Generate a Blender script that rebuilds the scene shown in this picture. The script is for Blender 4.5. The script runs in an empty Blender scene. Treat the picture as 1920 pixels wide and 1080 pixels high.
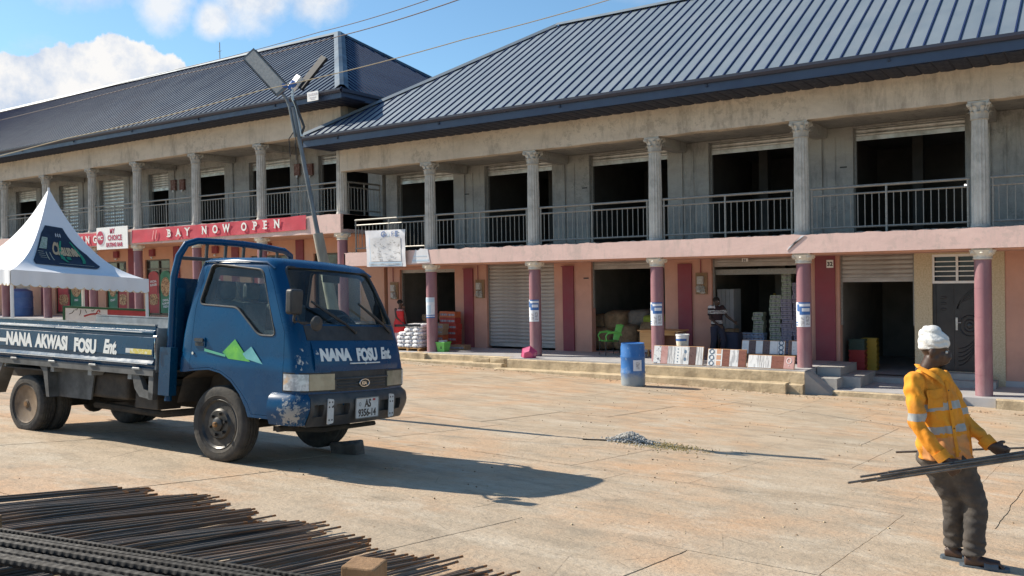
import bpy, bmesh, math, random
from mathutils import Vector, Matrix, noise
random.seed(7)
PI = math.pi
scene = bpy.context.scene
C = scene.collection
R_ = math.radians

# ------------------------------------------------------------------ camera
yaw, pitch, roll, FPX = 0.5952, -0.0126, -0.0172, 1675.1
Fv = Vector((-math.sin(yaw) * math.cos(pitch), math.cos(yaw) * math.cos(pitch), math.sin(pitch)))
Rv = Vector((math.cos(yaw), math.sin(yaw), 0)); Uv = Rv.cross(Fv)
R2 = Rv * math.cos(roll) + Uv * math.sin(roll); U2 = -Rv * math.sin(roll) + Uv * math.cos(roll)
cam = bpy.data.cameras.new('camera'); cam.sensor_width = 36; cam.lens = FPX / 1920 * 36
cam.clip_start = .05; cam.clip_end = 2000
camo = bpy.data.objects.new('camera', cam); C.objects.link(camo)
camo.matrix_world = Matrix(((R2.x, U2.x, -Fv.x, 0), (R2.y, U2.y, -Fv.y, 0), (R2.z, U2.z, -Fv.z, 0), (0, 0, 0, 1)))
scene.camera = camo

# ------------------------------------------------------------------ light
SUN_AZ, SUN_EL = R_(15.0), R_(39.0)          # direction the light travels, in plan
sun_dir = Vector((math.cos(SUN_EL) * math.cos(SUN_AZ), math.cos(SUN_EL) * math.sin(SUN_AZ), -math.sin(SUN_EL)))
sl = bpy.data.lights.new('sun', 'SUN'); sl.energy = 5.0; sl.angle = R_(.53); sl.color = (1, .91, .77)
so = bpy.data.objects.new('sun', sl); C.objects.link(so)
so.rotation_euler = sun_dir.to_track_quat('-Z', 'Y').to_euler()
scene.view_settings.view_transform = 'Standard'; scene.view_settings.look = 'None'
scene.view_settings.exposure = 0.62; scene.view_settings.gamma = 1
scene.view_settings.use_curve_mapping = False

# ------------------------------------------------------------------ node helper
class N:
    def __init__(s, tree): s.t = tree; s.n = tree.nodes; s.l = tree.links
    def new(s, typ, props=None, **inp):
        n = s.n.new(typ)
        for k, v in (props or {}).items(): setattr(n, k, v)
        for k, v in inp.items():
            k2 = k.replace('__', ' ')
            key = int(k2[1:]) if k2[0] == 'i' and k2[1:].isdigit() else k2
            sock = n.inputs[key]
            if hasattr(v, 'is_output') or isinstance(v, bpy.types.NodeSocket): s.l.new(v, sock)
            else: sock.default_value = v
        return n
    def math(s, op, a, b=0.0, c=None, clamp=False):
        n = s.new('ShaderNodeMath', dict(operation=op, use_clamp=clamp), i0=a, i1=b)
        if c is not None:
            if isinstance(c, bpy.types.NodeSocket): s.l.new(c, n.inputs[2])
            else: n.inputs[2].default_value = c
        return n.outputs[0]
    def mix(s, f, a, b, blend='MIX'):
        n = s.new('ShaderNodeMix', dict(data_type='RGBA', blend_type=blend))
        for i, v in ((0, f), (6, a), (7, b)):
            if isinstance(v, bpy.types.NodeSocket): s.l.new(v, n.inputs[i])
            else: n.inputs[i].default_value = (tuple(v) + (1,))[:4] if isinstance(v, (tuple, list)) else v
        return n.outputs[2]
    def noise(s, vec, scale, detail=4, rough=.6, dist=0):
        return s.new('ShaderNodeTexNoise', Vector=vec, Scale=scale, Detail=float(detail), Roughness=rough, Distortion=dist).outputs[0]
    def ramp(s, f, a, b, lo=0., hi=1.):
        n = s.new('ShaderNodeMapRange', Value=f); n.inputs[1].default_value = a; n.inputs[2].default_value = b
        n.inputs[3].default_value = lo; n.inputs[4].default_value = hi
        return n.outputs[0]
    def scaled(s, vec, sx, sy, sz, rot=None):
        n = s.new('ShaderNodeMapping', Vector=vec); n.inputs['Scale'].default_value = (sx, sy, sz)
        if rot: n.inputs['Rotation'].default_value = rot
        return n.outputs[0]

world = bpy.data.worlds.new('World'); scene.world = world; world.use_nodes = True
w = N(world.node_tree); world.node_tree.nodes.clear()
sky = w.new('ShaderNodeTexSky', dict(sky_type='NISHITA', sun_disc=False, sun_elevation=SUN_EL, altitude=200, air_density=1.0, dust_density=.7, ozone_density=1.6))
sky.sun_rotation = math.atan2(-sun_dir.x, -sun_dir.y)
tc = w.new('ShaderNodeTexCoord').outputs['Generated']
sep = w.new('ShaderNodeSeparateXYZ', Vector=tc)
# clouds as real cumulus on the sky dome: noise in direction space, flattened towards the horizon
zc = w.math('MAXIMUM', sep.outputs[2], .02)
px = w.math('DIVIDE', sep.outputs[0], w.math('ADD', zc, .25)); py = w.math('DIVIDE', sep.outputs[1], w.math('ADD', zc, .25))
cv = w.new('ShaderNodeCombineXYZ', X=px, Y=py, Z=0.0).outputs[0]
def blob(d, r0, r1):
    d = Vector(d).normalized()
    dd = w.new('ShaderNodeVectorMath', dict(operation='DISTANCE'), i0=tc, i1=tuple(d)).outputs['Value']
    return w.ramp(dd, r0, r1, 1., 0.)
n1 = w.noise(tc, 9.0, 12, .62); n2 = w.noise(cv, 2.3, 7, .62)
def pxdir(x, y): return (Fv + R2 * ((x - 960) / FPX) - U2 * ((y - 540) / FPX)).normalized()
big = None
for x, y, r in ((20, 195, .058), (110, 190, .058), (205, 165, .053), (270, 150, .038), (318, 142, .026), (-70, 205, .075), (-230, 190, .12), (100, 270, .1)):
    b = blob(pxdir(x, y), r * .3, r * 1.3)
    big = b if big is None else w.math('MAXIMUM', big, b)
cum = w.ramp(w.math('ADD', w.math('MULTIPLY', big, .50), w.math('MULTIPLY', n1, 1.0)), .765, .81)
thin = w.math('MULTIPLY', w.ramp(n2, .56, .80), .45)
hi = None
for x, y, r in ((310, -5, .042), (600, -22, .052), (395, 35, .026), (470, -70, .08), (500, -12, .035), (150, -80, .06)):
    b = blob(pxdir(x, y), r * .3, r * 1.5)
    hi = b if hi is None else w.math('MAXIMUM', hi, b)
wisp = w.ramp(w.math('ADD', w.math('MULTIPLY', hi, .55), w.math('MULTIPLY', w.noise(tc, 11, 9, .62), .9)), .70, .98)
mask = w.math('MAXIMUM', w.math('MAXIMUM', cum, w.math('MULTIPLY', wisp, .85)), w.math('MULTIPLY', thin, .8))
mask = w.math('MULTIPLY', mask, w.ramp(sep.outputs[2], .0, .08))
shade = w.noise(tc, 14, 8, .65)
ccol = w.mix(w.ramp(shade, .38, .56), (4.9, 5.7, 7.0), (8.1, 8.0, 7.9))
skyc = w.mix(1.0, sky.outputs[0], (1.0, 1.30, 1.40), 'MULTIPLY')
wc = w.mix(mask, skyc, ccol)
bg = w.new('ShaderNodeBackground', Color=wc, Strength=.078)
wo = w.new('ShaderNodeOutputWorld', Surface=bg.outputs[0])

# ------------------------------------------------------------------ materials
MATS = {}
def M(name, c1, c2=None, rough=.75, metal=0, scale=4, detail=5, lo=.35, hi=.65, bump=0., bscale=None, coat=0, stretch=None,
      dirt=None, dirt_amt=.5, dirt_scale=1.5, spec=.5, world=False, c3=None, s3=12, extra=None, emit=None):
    if name in MATS: return MATS[name]
    m = bpy.data.materials.new(name); m.use_nodes = True; t = N(m.node_tree); m.node_tree.nodes.clear()
    tc = t.new('ShaderNodeTexCoord').outputs['Object']
    if world: tc = t.new('ShaderNodeNewGeometry').outputs['Position']
    v = t.scaled(tc, *stretch) if stretch else tc
    col = tuple(c1) + (1,)
    if c2 is not None: col = t.mix(t.ramp(t.noise(v, scale, detail), lo, hi), c1, c2)
    if c3 is not None: col = t.mix(t.ramp(t.noise(v, s3, 4), .55, .72), col if not isinstance(col, tuple) else col[:3], c3)
    if dirt is not None:
        dm = t.math('MULTIPLY', t.ramp(t.noise(v, dirt_scale, 8, .68), .45, .72), dirt_amt)
        col = t.mix(dm, col if not isinstance(col, tuple) else col[:3], dirt)
    b = t.new('ShaderNodeBsdfPrincipled', Roughness=rough, Metallic=float(metal))
    if extra: col, rr = extra(t, tc, col); 
    else: rr = None
    if rr is not None: t.l.new(rr, b.inputs['Roughness'])
    elif c2 is not None: t.l.new(t.ramp(t.noise(v, scale * 2.3, 4), .3, .7, max(0, rough - .08), min(1, rough + .1)), b.inputs['Roughness'])
    if isinstance(col, tuple): b.inputs['Base Color'].default_value = col
    else: t.l.new(col, b.inputs['Base Color'])
    b.inputs['Specular IOR Level'].default_value = spec
    b.inputs['Coat Weight'].default_value = coat; b.inputs['Coat Roughness'].default_value = .08
    if emit: b.inputs['Emission Color'].default_value = tuple(emit[:3]) + (1,); b.inputs['Emission Strength'].default_value = emit[3]
    if bump:
        h = t.noise(v, bscale or scale * 3, 6, .65)
        bn = t.new('ShaderNodeBump', Height=h, Strength=min(1., bump), Distance=.02); t.l.new(bn.outputs[0], b.inputs['Normal'])
    t.new('ShaderNodeOutputMaterial', Surface=b.outputs[0]); MATS[name] = m
    return m

def glass_mat(name, tint=(.85, .9, .9), refl=1.0, trans=.9):
    m = bpy.data.materials.new(name); m.use_nodes = True; t = N(m.node_tree); m.node_tree.nodes.clear()
    lw = t.new('ShaderNodeLayerWeight', Blend=.5).outputs['Facing']; fr = t.math('MULTIPLY', t.math('POWER', lw, 4.0), .75)
    tr = t.new('ShaderNodeBsdfTransparent', Color=tint + (1,)); gl = t.new('ShaderNodeBsdfGlossy', Roughness=.03, Color=(refl, refl, refl, 1))
    geo = t.new('ShaderNodeTexCoord').outputs['Object']
    dust = t.new('ShaderNodeBsdfDiffuse', Color=(.35, .36, .36, 1))
    a = t.new('ShaderNodeMixShader', i0=t.math('ADD', fr, .03), i1=tr.outputs[0], i2=gl.outputs[0])
    b = t.new('ShaderNodeMixShader', i0=t.ramp(t.noise(geo, 3, 5), .4, .8, 0., 1 - trans), i1=a.outputs[0], i2=dust.outputs[0])
    t.new('ShaderNodeOutputMaterial', Surface=b.outputs[0]); return m

# ------------------------------------------------------------------ mesh builder
class MB:
    def __init__(s): s.v = []; s.f = []; s.m = []; s.s = []
    def add(s, vs, fs, mi=0, smooth=False):
        o = len(s.v); s.v += [Vector(p) for p in vs]
        for f in fs: s.f.append([o + i for i in f]); s.m.append(mi); s.s.append(smooth)
        return s
    def box(s, x0, x1, y0, y1, z0, z1, mi=0, M4=None, jit=0):
        vs = [Vector((x, y, z)) for z in (z0, z1) for y in (y0, y1) for x in (x0, x1)]
        if jit: vs = [p + Vector((random.uniform(-jit, jit), random.uniform(-jit, jit), random.uniform(-jit, jit))) for p in vs]
        if M4 is not None: vs = [M4 @ p for p in vs]
        return s.add(vs, [(0, 2, 3, 1), (4, 5, 7, 6), (0, 1, 5, 4), (2, 6, 7, 3), (0, 4, 6, 2), (1, 3, 7, 5)], mi)
    def prism(s, pts, d0, d1, axis='y', mi=0, M4=None, smooth=False):
        # pts 2D polygon; axis y: (x,z); axis x: (y,z); axis z: (x,y)
        f = {'y': lambda a, b, d: Vector((a, d, b)), 'x': lambda a, b, d: Vector((d, a, b)), 'z': lambda a, b, d: Vector((a, b, d))}[axis]
        n = len(pts); vs = [f(a, b, d0) for a, b in pts] + [f(a, b, d1) for a, b in pts]
        if M4 is not None: vs = [M4 @ p for p in vs]
        s.add(vs, [tuple(range(n))[::-1], tuple(range(n, 2 * n))], mi)
        o = len(s.v) - 2 * n
        for i in range(n):
            j = (i + 1) % n; s.f.append([o + i, o + j, o + n + j, o + n + i]); s.m.append(mi); s.s.append(smooth)
        return s
    def lathe(s, prof, n=24, c=(0, 0, 0), M4=None, mi=0, smooth=True, flute=0, fd=0):
        vs = []
        for r, z in prof:
            for i in range(n):
                a = 2 * PI * i / n; rr = r - (fd if (flute and r > 0 and i % 2) else 0)
                vs.append(Vector((rr * math.cos(a), rr * math.sin(a), z)))
        if M4 is not None: vs = [M4 @ p for p in vs]
        vs = [p + Vector(c) for p in vs]; fs = []
        for k in range(len(prof) - 1):
            for i in range(n):
                j = (i + 1) % n; fs.append((k * n + i, k * n + j, (k + 1) * n + j, (k + 1) * n + i))
        s.add(vs, fs, mi, smooth); o = len(s.v) - len(vs)
        if prof[0][0] > 1e-6: s.f.append([o + i for i in range(n)][::-1]); s.m.append(mi); s.s.append(False)
        if prof[-1][0] > 1e-6: s.f.append([o + (len(prof) - 1) * n + i for i in range(n)]); s.m.append(mi); s.s.append(False)
        return s
    def cyl(s, p0, p1, r0, r1=None, n=10, mi=0, smooth=True):
        p0 = Vector(p0); p1 = Vector(p1); r1 = r0 if r1 is None else r1; d = p1 - p0; L = d.length
        q = d.to_track_quat('Z', 'Y').to_matrix().to_4x4(); q.translation = p0
        return s.lathe([(r0, 0), (r1, L)], n, M4=q, mi=mi, smooth=smooth)
    def tube(s, pts, r, n=8, mi=0, caps=True, up=None):
        pts = [Vector(p) for p in pts]; rs = r if isinstance(r, (list, tuple)) else [r] * len(pts)
        o = len(s.v); vs = []; ref = Vector(up) if up else None
        for i, p in enumerate(pts):
            t = (pts[min(i + 1, len(pts) - 1)] - pts[max(i - 1, 0)]).normalized()
            if ref is None: ref = Vector((0, 0, 1)) if abs(t.z) < .9 else Vector((1, 0, 0))
            a = t.cross(ref); 
            if a.length < 1e-5: a = t.orthogonal()
            a.normalize(); b = a.cross(t).normalized(); ref = b
            rr = rs[i]; ra, rb = rr if isinstance(rr, tuple) else (rr, rr)
            for k in range(n):
                an = 2 * PI * k / n; vs.append(p + a * ra * math.cos(an) + b * rb * math.sin(an))
        fs = [(i * n + k, i * n + (k + 1) % n, (i + 1) * n + (k + 1) % n, (i + 1) * n + k) for i in range(len(pts) - 1) for k in range(n)]
        s.add(vs, fs, mi, True)
        if caps:
            s.f.append([o + k for k in range(n)][::-1]); s.m.append(mi); s.s.append(False)
            s.f.append([o + (len(pts) - 1) * n + k for k in range(n)]); s.m.append(mi); s.s.append(False)
        return s
    def ball(s, c, rx, ry=None, rz=None, n=12, mi=0, M4=None, jit=0):
        ry = ry or rx; rz = rz or rx; k = max(4, n // 2); prof = [(math.sin(PI * i / k), -math.cos(PI * i / k)) for i in range(k + 1)]
        vs = []
        for r, z in prof:
            for i in range(n):
                a = 2 * PI * i / n; p = Vector((r * math.cos(a) * rx, r * math.sin(a) * ry, z * rz))
                if jit: p *= 1 + jit * noise.noise(p * (2 / max(rx, .01)) + Vector(c) * 7)
                if M4 is not None: p = M4 @ p
                vs.append(p + Vector(c))
        return s.add(vs, [(q * n + i, q * n + (i + 1) % n, (q + 1) * n + (i + 1) % n, (q + 1) * n + i) for q in range(k) for i in range(n)], mi, True)
    def grid(s, fn, nu, nv, mi=0, smooth=True):
        vs = [fn(i / nu, j / nv) for j in range(nv + 1) for i in range(nu + 1)]
        return s.add(vs, [(j * (nu + 1) + i, j * (nu + 1) + i + 1, (j + 1) * (nu + 1) + i + 1, (j + 1) * (nu + 1) + i) for j in range(nv) for i in range(nu)], mi, smooth)
    def data(s, name, mats, off=Vector((0, 0, 0)), fix=True):
        me = bpy.data.meshes.new(name); me.from_pydata([tuple(p - off) for p in s.v], [], s.f)
        for m in (mats if isinstance(mats, (list, tuple)) else [mats]): me.materials.append(m)
        me.polygons.foreach_set('material_index', s.m); me.polygons.foreach_set('use_smooth', s.s)
        if fix:
            bm = bmesh.new(); bm.from_mesh(me); bmesh.ops.recalc_face_normals(bm, faces=bm.faces[:]); bm.to_mesh(me); bm.free()
        if any(s.s): me.set_sharp_from_angle(angle=R_(42))
        me.update(); return me
    def build(s, name, mats, parent=None, off=None, fix=True, **props):
        if off is None: off = world_loc(parent) if parent is not None else Vector((0, 0, 0))
        return link(name, s.data(name, mats, off, fix), parent, **props)

def world_loc(o):
    p = Vector((0, 0, 0))
    while o is not None: p += o.location; o = o.parent
    return p
def link(name, data, parent=None, loc=(0, 0, 0), **props):
    o = bpy.data.objects.new(name, data); C.objects.link(o)
    o.parent = parent; o.location = loc
    for k, v in props.items(): o[k] = v
    return o
def thing(name, label, cat, loc=(0, 0, 0), group=None, rotz=0):
    o = bpy.data.objects.new(name, None); C.objects.link(o); o.location = loc; o.rotation_euler = (0, 0, rotz)
    o.empty_display_size = .2; o['label'] = label; o['category'] = cat
    if group: o['group'] = group
    return o
def tag(o, label, cat, group=None):
    o['label'] = label; o['category'] = cat
    if group: o['group'] = group
    return o
def copy_tree(o, parent=None, loc=None, rz=None, label=None):
    c = o.copy(); C.objects.link(c)
    if parent is not None: c.parent = parent
    if loc is not None: c.location = loc
    if rz is not None: c.rotation_euler = (0, 0, rz)
    if label: c['label'] = label
    for ch in list(o.children): copy_tree(ch, c)
    return c
def bevel(o, wdt, seg=2, ang=35):
    m = o.modifiers.new('bevel', 'BEVEL'); m.width = wdt; m.segments = seg; m.limit_method = 'ANGLE'; m.angle_limit = R_(ang); m.harden_normals = False
    return o
def text(name, s, size, mat, M4, parent=None, ext=.002, bold=0., shear=0., align='LEFT', sx=1., spacing=1.):
    c = bpy.data.curves.new(name, 'FONT'); c.body = s; c.size = size; c.extrude = ext; c.offset = bold; c.shear = shear
    c.align_x = align; c.space_character = spacing; c.resolution_u = 3; c.materials.append(mat)
    o = bpy.data.objects.new(name, c); C.objects.link(o); o.parent = parent
    o.matrix_local = M4 @ Matrix.Diagonal((sx, 1, 1, 1)); TEXTS.append(o)
    return o
TEXTS = []
def texts_to_meshes():
    bpy.context.view_layer.update(); dg = bpy.context.evaluated_depsgraph_get(); out = []
    for o in TEXTS: out.append((o, bpy.data.meshes.new_from_object(o.evaluated_get(dg), depsgraph=dg)))
    for o, me in out:
        me.name = o.name; n = bpy.data.objects.new(o.name, me); C.objects.link(n); n.parent = o.parent; n.matrix_local = o.matrix_local.copy()
        nm = o.name; bpy.data.objects.remove(o); n.name = nm
    TEXTS.clear()
def frameM(o, ex, ey):
    ex = Vector(ex).normalized(); ey = Vector(ey); ey = (ey - ex * ex.dot(ey)).normalized(); ez = ex.cross(ey)
    return Matrix(((ex.x, ey.x, ez.x, o[0]), (ex.y, ey.y, ez.y, o[1]), (ex.z, ey.z, ez.z, o[2]), (0, 0, 0, 1)))
def eval_mesh(o, name=None):
    bpy.context.view_layer.update(); dg = bpy.context.evaluated_depsgraph_get(); e = o.evaluated_get(dg)
    me = bpy.data.meshes.new_from_object(e, depsgraph=dg); o.modifiers.clear(); old = o.data; o.data = me
    return o
def boolean(o, cutters, op='DIFFERENCE'):
    for c in cutters:
        co = bpy.data.objects.new('cutter', c); C.objects.link(co); co.parent = o.parent
        m = o.modifiers.new('b', 'BOOLEAN'); m.operation = op; m.object = co; m.solver = 'EXACT'
        eval_mesh(o); bpy.data.objects.remove(co)
    return o

def fuse(mb, voxel, smooth=3, name='tmp', disp=None):
    # join overlapping volumes into one continuous skin
    o = mb.build(name, m_dummy, None, off=Vector((0, 0, 0)))
    m = o.modifiers.new('r', 'REMESH'); m.mode = 'VOXEL'; m.voxel_size = voxel; m.use_smooth_shade = True
    if smooth: m2 = o.modifiers.new('s', 'SMOOTH'); m2.iterations = smooth; m2.factor = .5
    eval_mesh(o); me = o.data; bpy.data.objects.remove(o); me.materials.clear()
    if disp:
        for v in me.vertices: v.co = v.co + v.normal * disp(v.co)
    me.update(); return me
m_dummy = bpy.data.materials.new('d')
def G(x, y):
    yy = min(max(y, -6), 24)
    return -1.3328 - .0255 * max(min(x, 15), -60) - .1162 * yy + .00176 * yy * yy
# ================================================================== materials
def ground_extra(t, tc, col):
    oi = t.new('ShaderNodeObjectInfo').outputs['Random']; pos = t.new('ShaderNodeNewGeometry').outputs['Position']
    col = t.mix(t.ramp(oi, 0, 1, 0, .5), col, (.36, .30, .225))
    col = t.mix(t.ramp(t.noise(t.scaled(pos, .4, .3, .3), 1.1, 7, .65), .45, .64, 0, .9), col, (.52, .31, .17))
    streak = t.noise(t.scaled(pos, 1.0, 2.2, 1), 1.5, 10, .74)
    col = t.mix(t.ramp(streak, .47, .66, 0, .75), col, (.25, .205, .15))
    col = t.mix(t.ramp(t.noise(t.scaled(pos, 1.2, 1.8, 1), .9, 10, .74), .50, .66, 0, .7), col, (.53, .46, .36))
    speck = t.noise(t.scaled(pos, 1.0, 1.7, 1), 13, 6, .75)
    col = t.mix(t.ramp(speck, .58, .66, 0, .6), col, (.16, .125, .085))
    col = t.mix(t.ramp(t.noise(pos, 60, 3, .6), .35, .7, .0, .3), col, (.22, .175, .125))
    vor = t.new('ShaderNodeTexVoronoi', dict(feature='DISTANCE_TO_EDGE'), Vector=t.scaled(pos, .5, .5, .5), Scale=1.6); 
    wob = t.noise(pos, 5, 4)
    crack = t.math('MULTIPLY', t.ramp(t.math('ADD', vor.outputs['Distance'], t.math('MULTIPLY', wob, .012)), .006, .011, 1, 0), t.ramp(t.noise(pos, .8, 3), .5, .58))
    col = t.mix(t.math('MULTIPLY', crack, .6), col, (.13, .10, .07))
    return col, t.ramp(streak, .3, .7, .80, .93)
m_ground = M('paving_concrete', (.49, .385, .275), (.425, .32, .215), scale=1.3, rough=.88, bump=.7, bscale=18, extra=ground_extra, world=True)
m_earth = M('joint_earth', (.17, .115, .07), (.26, .17, .10), rough=.95, scale=6, bump=.4)
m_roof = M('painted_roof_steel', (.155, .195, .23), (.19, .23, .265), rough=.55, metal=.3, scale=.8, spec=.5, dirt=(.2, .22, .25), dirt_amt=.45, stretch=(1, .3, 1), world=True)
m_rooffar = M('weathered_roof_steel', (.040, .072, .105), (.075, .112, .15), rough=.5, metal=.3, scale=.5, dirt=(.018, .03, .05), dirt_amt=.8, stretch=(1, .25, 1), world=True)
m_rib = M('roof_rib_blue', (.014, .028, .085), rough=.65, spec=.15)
m_fascia = M('blue_fascia_steel', (.026, .046, .095), (.035, .058, .11), rough=.45, scale=2, spec=.5)
m_gutter = M('dark_gutter_steel', (.02, .028, .055), rough=.5)
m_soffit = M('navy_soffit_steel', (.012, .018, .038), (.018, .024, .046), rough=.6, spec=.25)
def conc_extra(c_hi, c_lo, c_stain):
    def f(t, tc, col):
        pos = t.new('ShaderNodeNewGeometry').outputs['Position']
        col = t.mix(t.ramp(t.noise(t.scaled(pos, .5, .5, 1.1), 1.3, 9, .72), .42, .62), c_hi, c_lo)
        col = t.mix(t.ramp(t.noise(t.scaled(pos, 1.2, 1, .35), 1.4, 8, .75), .52, .66, 0, .85), col, c_stain)
        patch_ = t.math('MULTIPLY', t.ramp(t.noise(pos, 4.5, 9, .78), .52, .56), t.ramp(t.noise(pos, .45, 3), .48, .56))
        col = t.mix(t.math('MULTIPLY', patch_, .55), col, c_stain)
        drip = t.math('MULTIPLY', t.ramp(t.noise(t.scaled(pos, 7, 1, .45), 1.0, 6, .7), .55, .68), t.ramp(t.noise(pos, .7, 3), .42, .6))
        col = t.mix(t.math('MULTIPLY', drip, .55), col, c_stain)
        col = t.mix(t.ramp(t.noise(pos, 28, 4, .7), .3, .8, 0, .35), col, c_lo)
        return col, None
    return f
m_beam = M('plastered_beam', (.4, .32, .24), rough=.92, bump=.6, bscale=9, extra=conc_extra((.60, .53, .44), (.49, .43, .355), (.29, .255, .215)))
m_conc = M('grey_plaster', (.3, .3, .3), rough=.92, bump=.5, bscale=9, extra=conc_extra((.37, .36, .33), (.27, .265, .25), (.16, .16, .15)))
m_col = M('cast_column_concrete', (.55, .54, .50), (.46, .45, .42), rough=.9, scale=3, bump=.4, dirt=(.12, .12, .11), dirt_amt=.55, dirt_scale=2.2)
m_floor = M('cement_floor', (.42, .42, .43), (.36, .36, .37), rough=.6, scale=2, bump=.15, dirt=(.3, .25, .18), dirt_amt=.4)
m_step = M('sandy_step_concrete', (.54, .43, .28), (.45, .355, .23), rough=.95, scale=3, bump=.8, bscale=16, dirt=(.2, .15, .09), dirt_amt=.7, dirt_scale=3)
m_stepgrey = M('grey_step_cement', (.36, .35, .33), (.29, .28, .27), rough=.9, scale=3, bump=.3)
m_pinkband = M('pink_painted_band', (.66, .42, .36), rough=.85, bump=.3, bscale=7, extra=conc_extra((.70, .50, .45), (.62, .44, .40), (.48, .38, .34)))
m_salmon = M('salmon_wall_paint', (.60, .325, .24), (.53, .29, .22), rough=.85, scale=1.2, bump=.12, dirt=(.36, .2, .15), dirt_amt=.35, world=True)
m_salmonL = M('orange_wall_paint', (.62, .34, .225), (.57, .31, .21), rough=.85, scale=1.2, dirt=(.4, .2, .12), dirt_amt=.3, world=True)
m_maroon = M('maroon_wall_paint', (.255, .055, .07), (.21, .05, .065), rough=.8, scale=1.5, dirt=(.3, .13, .12), dirt_amt=.3)
m_purple = M('mauve_column_paint', (.27, .125, .145), (.22, .105, .125), rough=.55, scale=2.5, bump=.15, spec=.5, stretch=(1, 1, .3), dirt=(.50, .36, .34), dirt_amt=.45, dirt_scale=2)
m_capw = M('white_capital_paint', (.74, .70, .62), (.6, .55, .47), rough=.8, scale=8, bump=.3)
m_cream = M('cream_terrazzo', (.60, .50, .34), (.42, .33, .2), rough=.7, scale=30, lo=.4, hi=.7, bump=.2)
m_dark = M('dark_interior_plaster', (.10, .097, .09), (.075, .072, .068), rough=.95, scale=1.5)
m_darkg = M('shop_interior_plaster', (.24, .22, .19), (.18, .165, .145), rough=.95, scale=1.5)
m_galv = M('galvanised_shutter', (.62, .62, .60), (.50, .50, .48), rough=.42, metal=.75, scale=3, dirt=(.25, .23, .2), dirt_amt=.6, dirt_scale=3, spec=.5)
m_shut = M('grey_painted_shutter', (.46, .43, .40), (.38, .355, .33), rough=.55, metal=.25, scale=2, dirt=(.22, .19, .16), dirt_amt=.6, stretch=(1, 1, 3))
m_rail = M('grey_railing_steel', (.30, .29, .265), (.22, .215, .20), rough=.5, metal=.35, scale=20)
m_white = M('white_paint', (.8, .8, .79), (.74, .74, .73), rough=.55, scale=6)
m_black = M('black_plastic', (.022, .022, .024), (.035, .035, .036), rough=.5, scale=8)
m_mortar = M('rough_mortar', (.27, .25, .22), (.19, .175, .155), rough=.95, scale=8, bump=.8)

# ================================================================== ground
gnd = MB()
X0, X1, Y0, Y1 = -24.3, 5.4, .6, 20.55
def gz(x, y):
    z = G(x, y)
    inside = X0 + .05 < x < X1 - .05 and Y0 + .05 < y < Y1 - .05
    return z - (.024 if inside else .002)
xs = [-400, -250, -150, -100, -80, -60] + [-50 + i * 2 for i in range(13)] + [X0 - .02, X0 + .1] + [-24 + i * 1.0 for i in range(29)] + [X1 - .1, X1 + .02, 8, 14, 25, 60, 150, 400]
ys = [-300, -100, -30, -10, -4, 0, Y0 - .02, Y0 + .1] + [1 + i * .75 for i in range(26)] + [Y1 - .1, Y1 + .02, 24, 30, 45, 90, 200, 400]
vs = [(x, y, gz(x, y)) for y in ys for x in xs]; nx = len(xs)
gnd.add(vs, [(j * nx + i, j * nx + i + 1, (j + 1) * nx + i + 1, (j + 1) * nx + i) for j in range(len(ys) - 1) for i in range(nx - 1)], 0, True)
ground = gnd.build('ground', m_ground, kind='structure')
SW, SL = 1.35, 2.55
def jag(a, b, t, seed):
    # a joint is a shared wandering line: the same offset on both sides of it
    return   .012 * noise.noise(Vector((a * 2.1, b * 2.1, seed))) + .009 * noise.noise(Vector((a * 9, b * 9, seed)))
iy = 0; y = Y0
rowY = [Y0]
while rowY[-1] < Y1 - .4:
    rowY.append(min(Y1, rowY[-1] + SL * (1 + .08 * math.sin(len(rowY) * 2.3))))
for j in range(len(rowY) - 1):
    ya, yb = rowY[j], rowY[j + 1]; off = [0.0, .28, -.2, .5, .1, -.35, .2, 0][j % 8]
    nxx = int((X1 - X0) / SW) + 1
    cuts = [X0] + [X0 + off + SW * (k + 1) for k in range(nxx) if X0 + .3 < X0 + off + SW * (k + 1) < X1 - .3] + [X1]
    for a, b in zip(cuts[:-1], cuts[1:]):
        g = .0012
        ga = g + random.choice((.001, .0015, .0025, .004)); nu, nv = 10, 18; P = []
        tilt = random.uniform(-.003, .003)
        for v in range(nv + 1):
            for u in range(nu + 1):
                fu, fv = u / nu, v / nv; x = a + (b - a) * fu; yy = ya + (yb - ya) * fv
                xa = a + jag(a, yy, 0, 1) + ga; xb = b + jag(b, yy, 0, 1) - ga
                y0_ = ya + jag(x, ya, 0, 5) + ga; y1_ = yb + jag(x, yb, 0, 5) - ga
                X = xa + (xb - xa) * fu; Y = y0_ + (y1_ - y0_) * fv
                P.append(Vector((X, Y, G(X, Y) + tilt + .004 * noise.noise(Vector((X, Y, 0))))))
        o = MB(); n1_ = nu + 1
        fs = [(v * n1_ + u, v * n1_ + u + 1, (v + 1) * n1_ + u + 1, (v + 1) * n1_ + u) for v in range(nv) for u in range(nu)]
        ring = [u for u in range(nu + 1)] + [v * n1_ + nu for v in range(1, nv + 1)] + [nv * n1_ + u for u in range(nu - 1, -1, -1)] + [v * n1_ for v in range(nv - 1, 0, -1)]
        nP = len(P); nr = len(ring); o.add(P, fs, 0, True)
        o.v += [P[i].copy() for i in ring] + [P[i] - Vector((0, 0, .03)) for i in ring]
        for i in range(nr):
            o.f.append([nP + i, nP + nr + i, nP + nr + (i + 1) % nr, nP + (i + 1) % nr]); o.m.append(0); o.s.append(False)
        o.build('concrete_slab', m_ground, ground, off=Vector((0, 0, 0)), fix=False)

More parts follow.
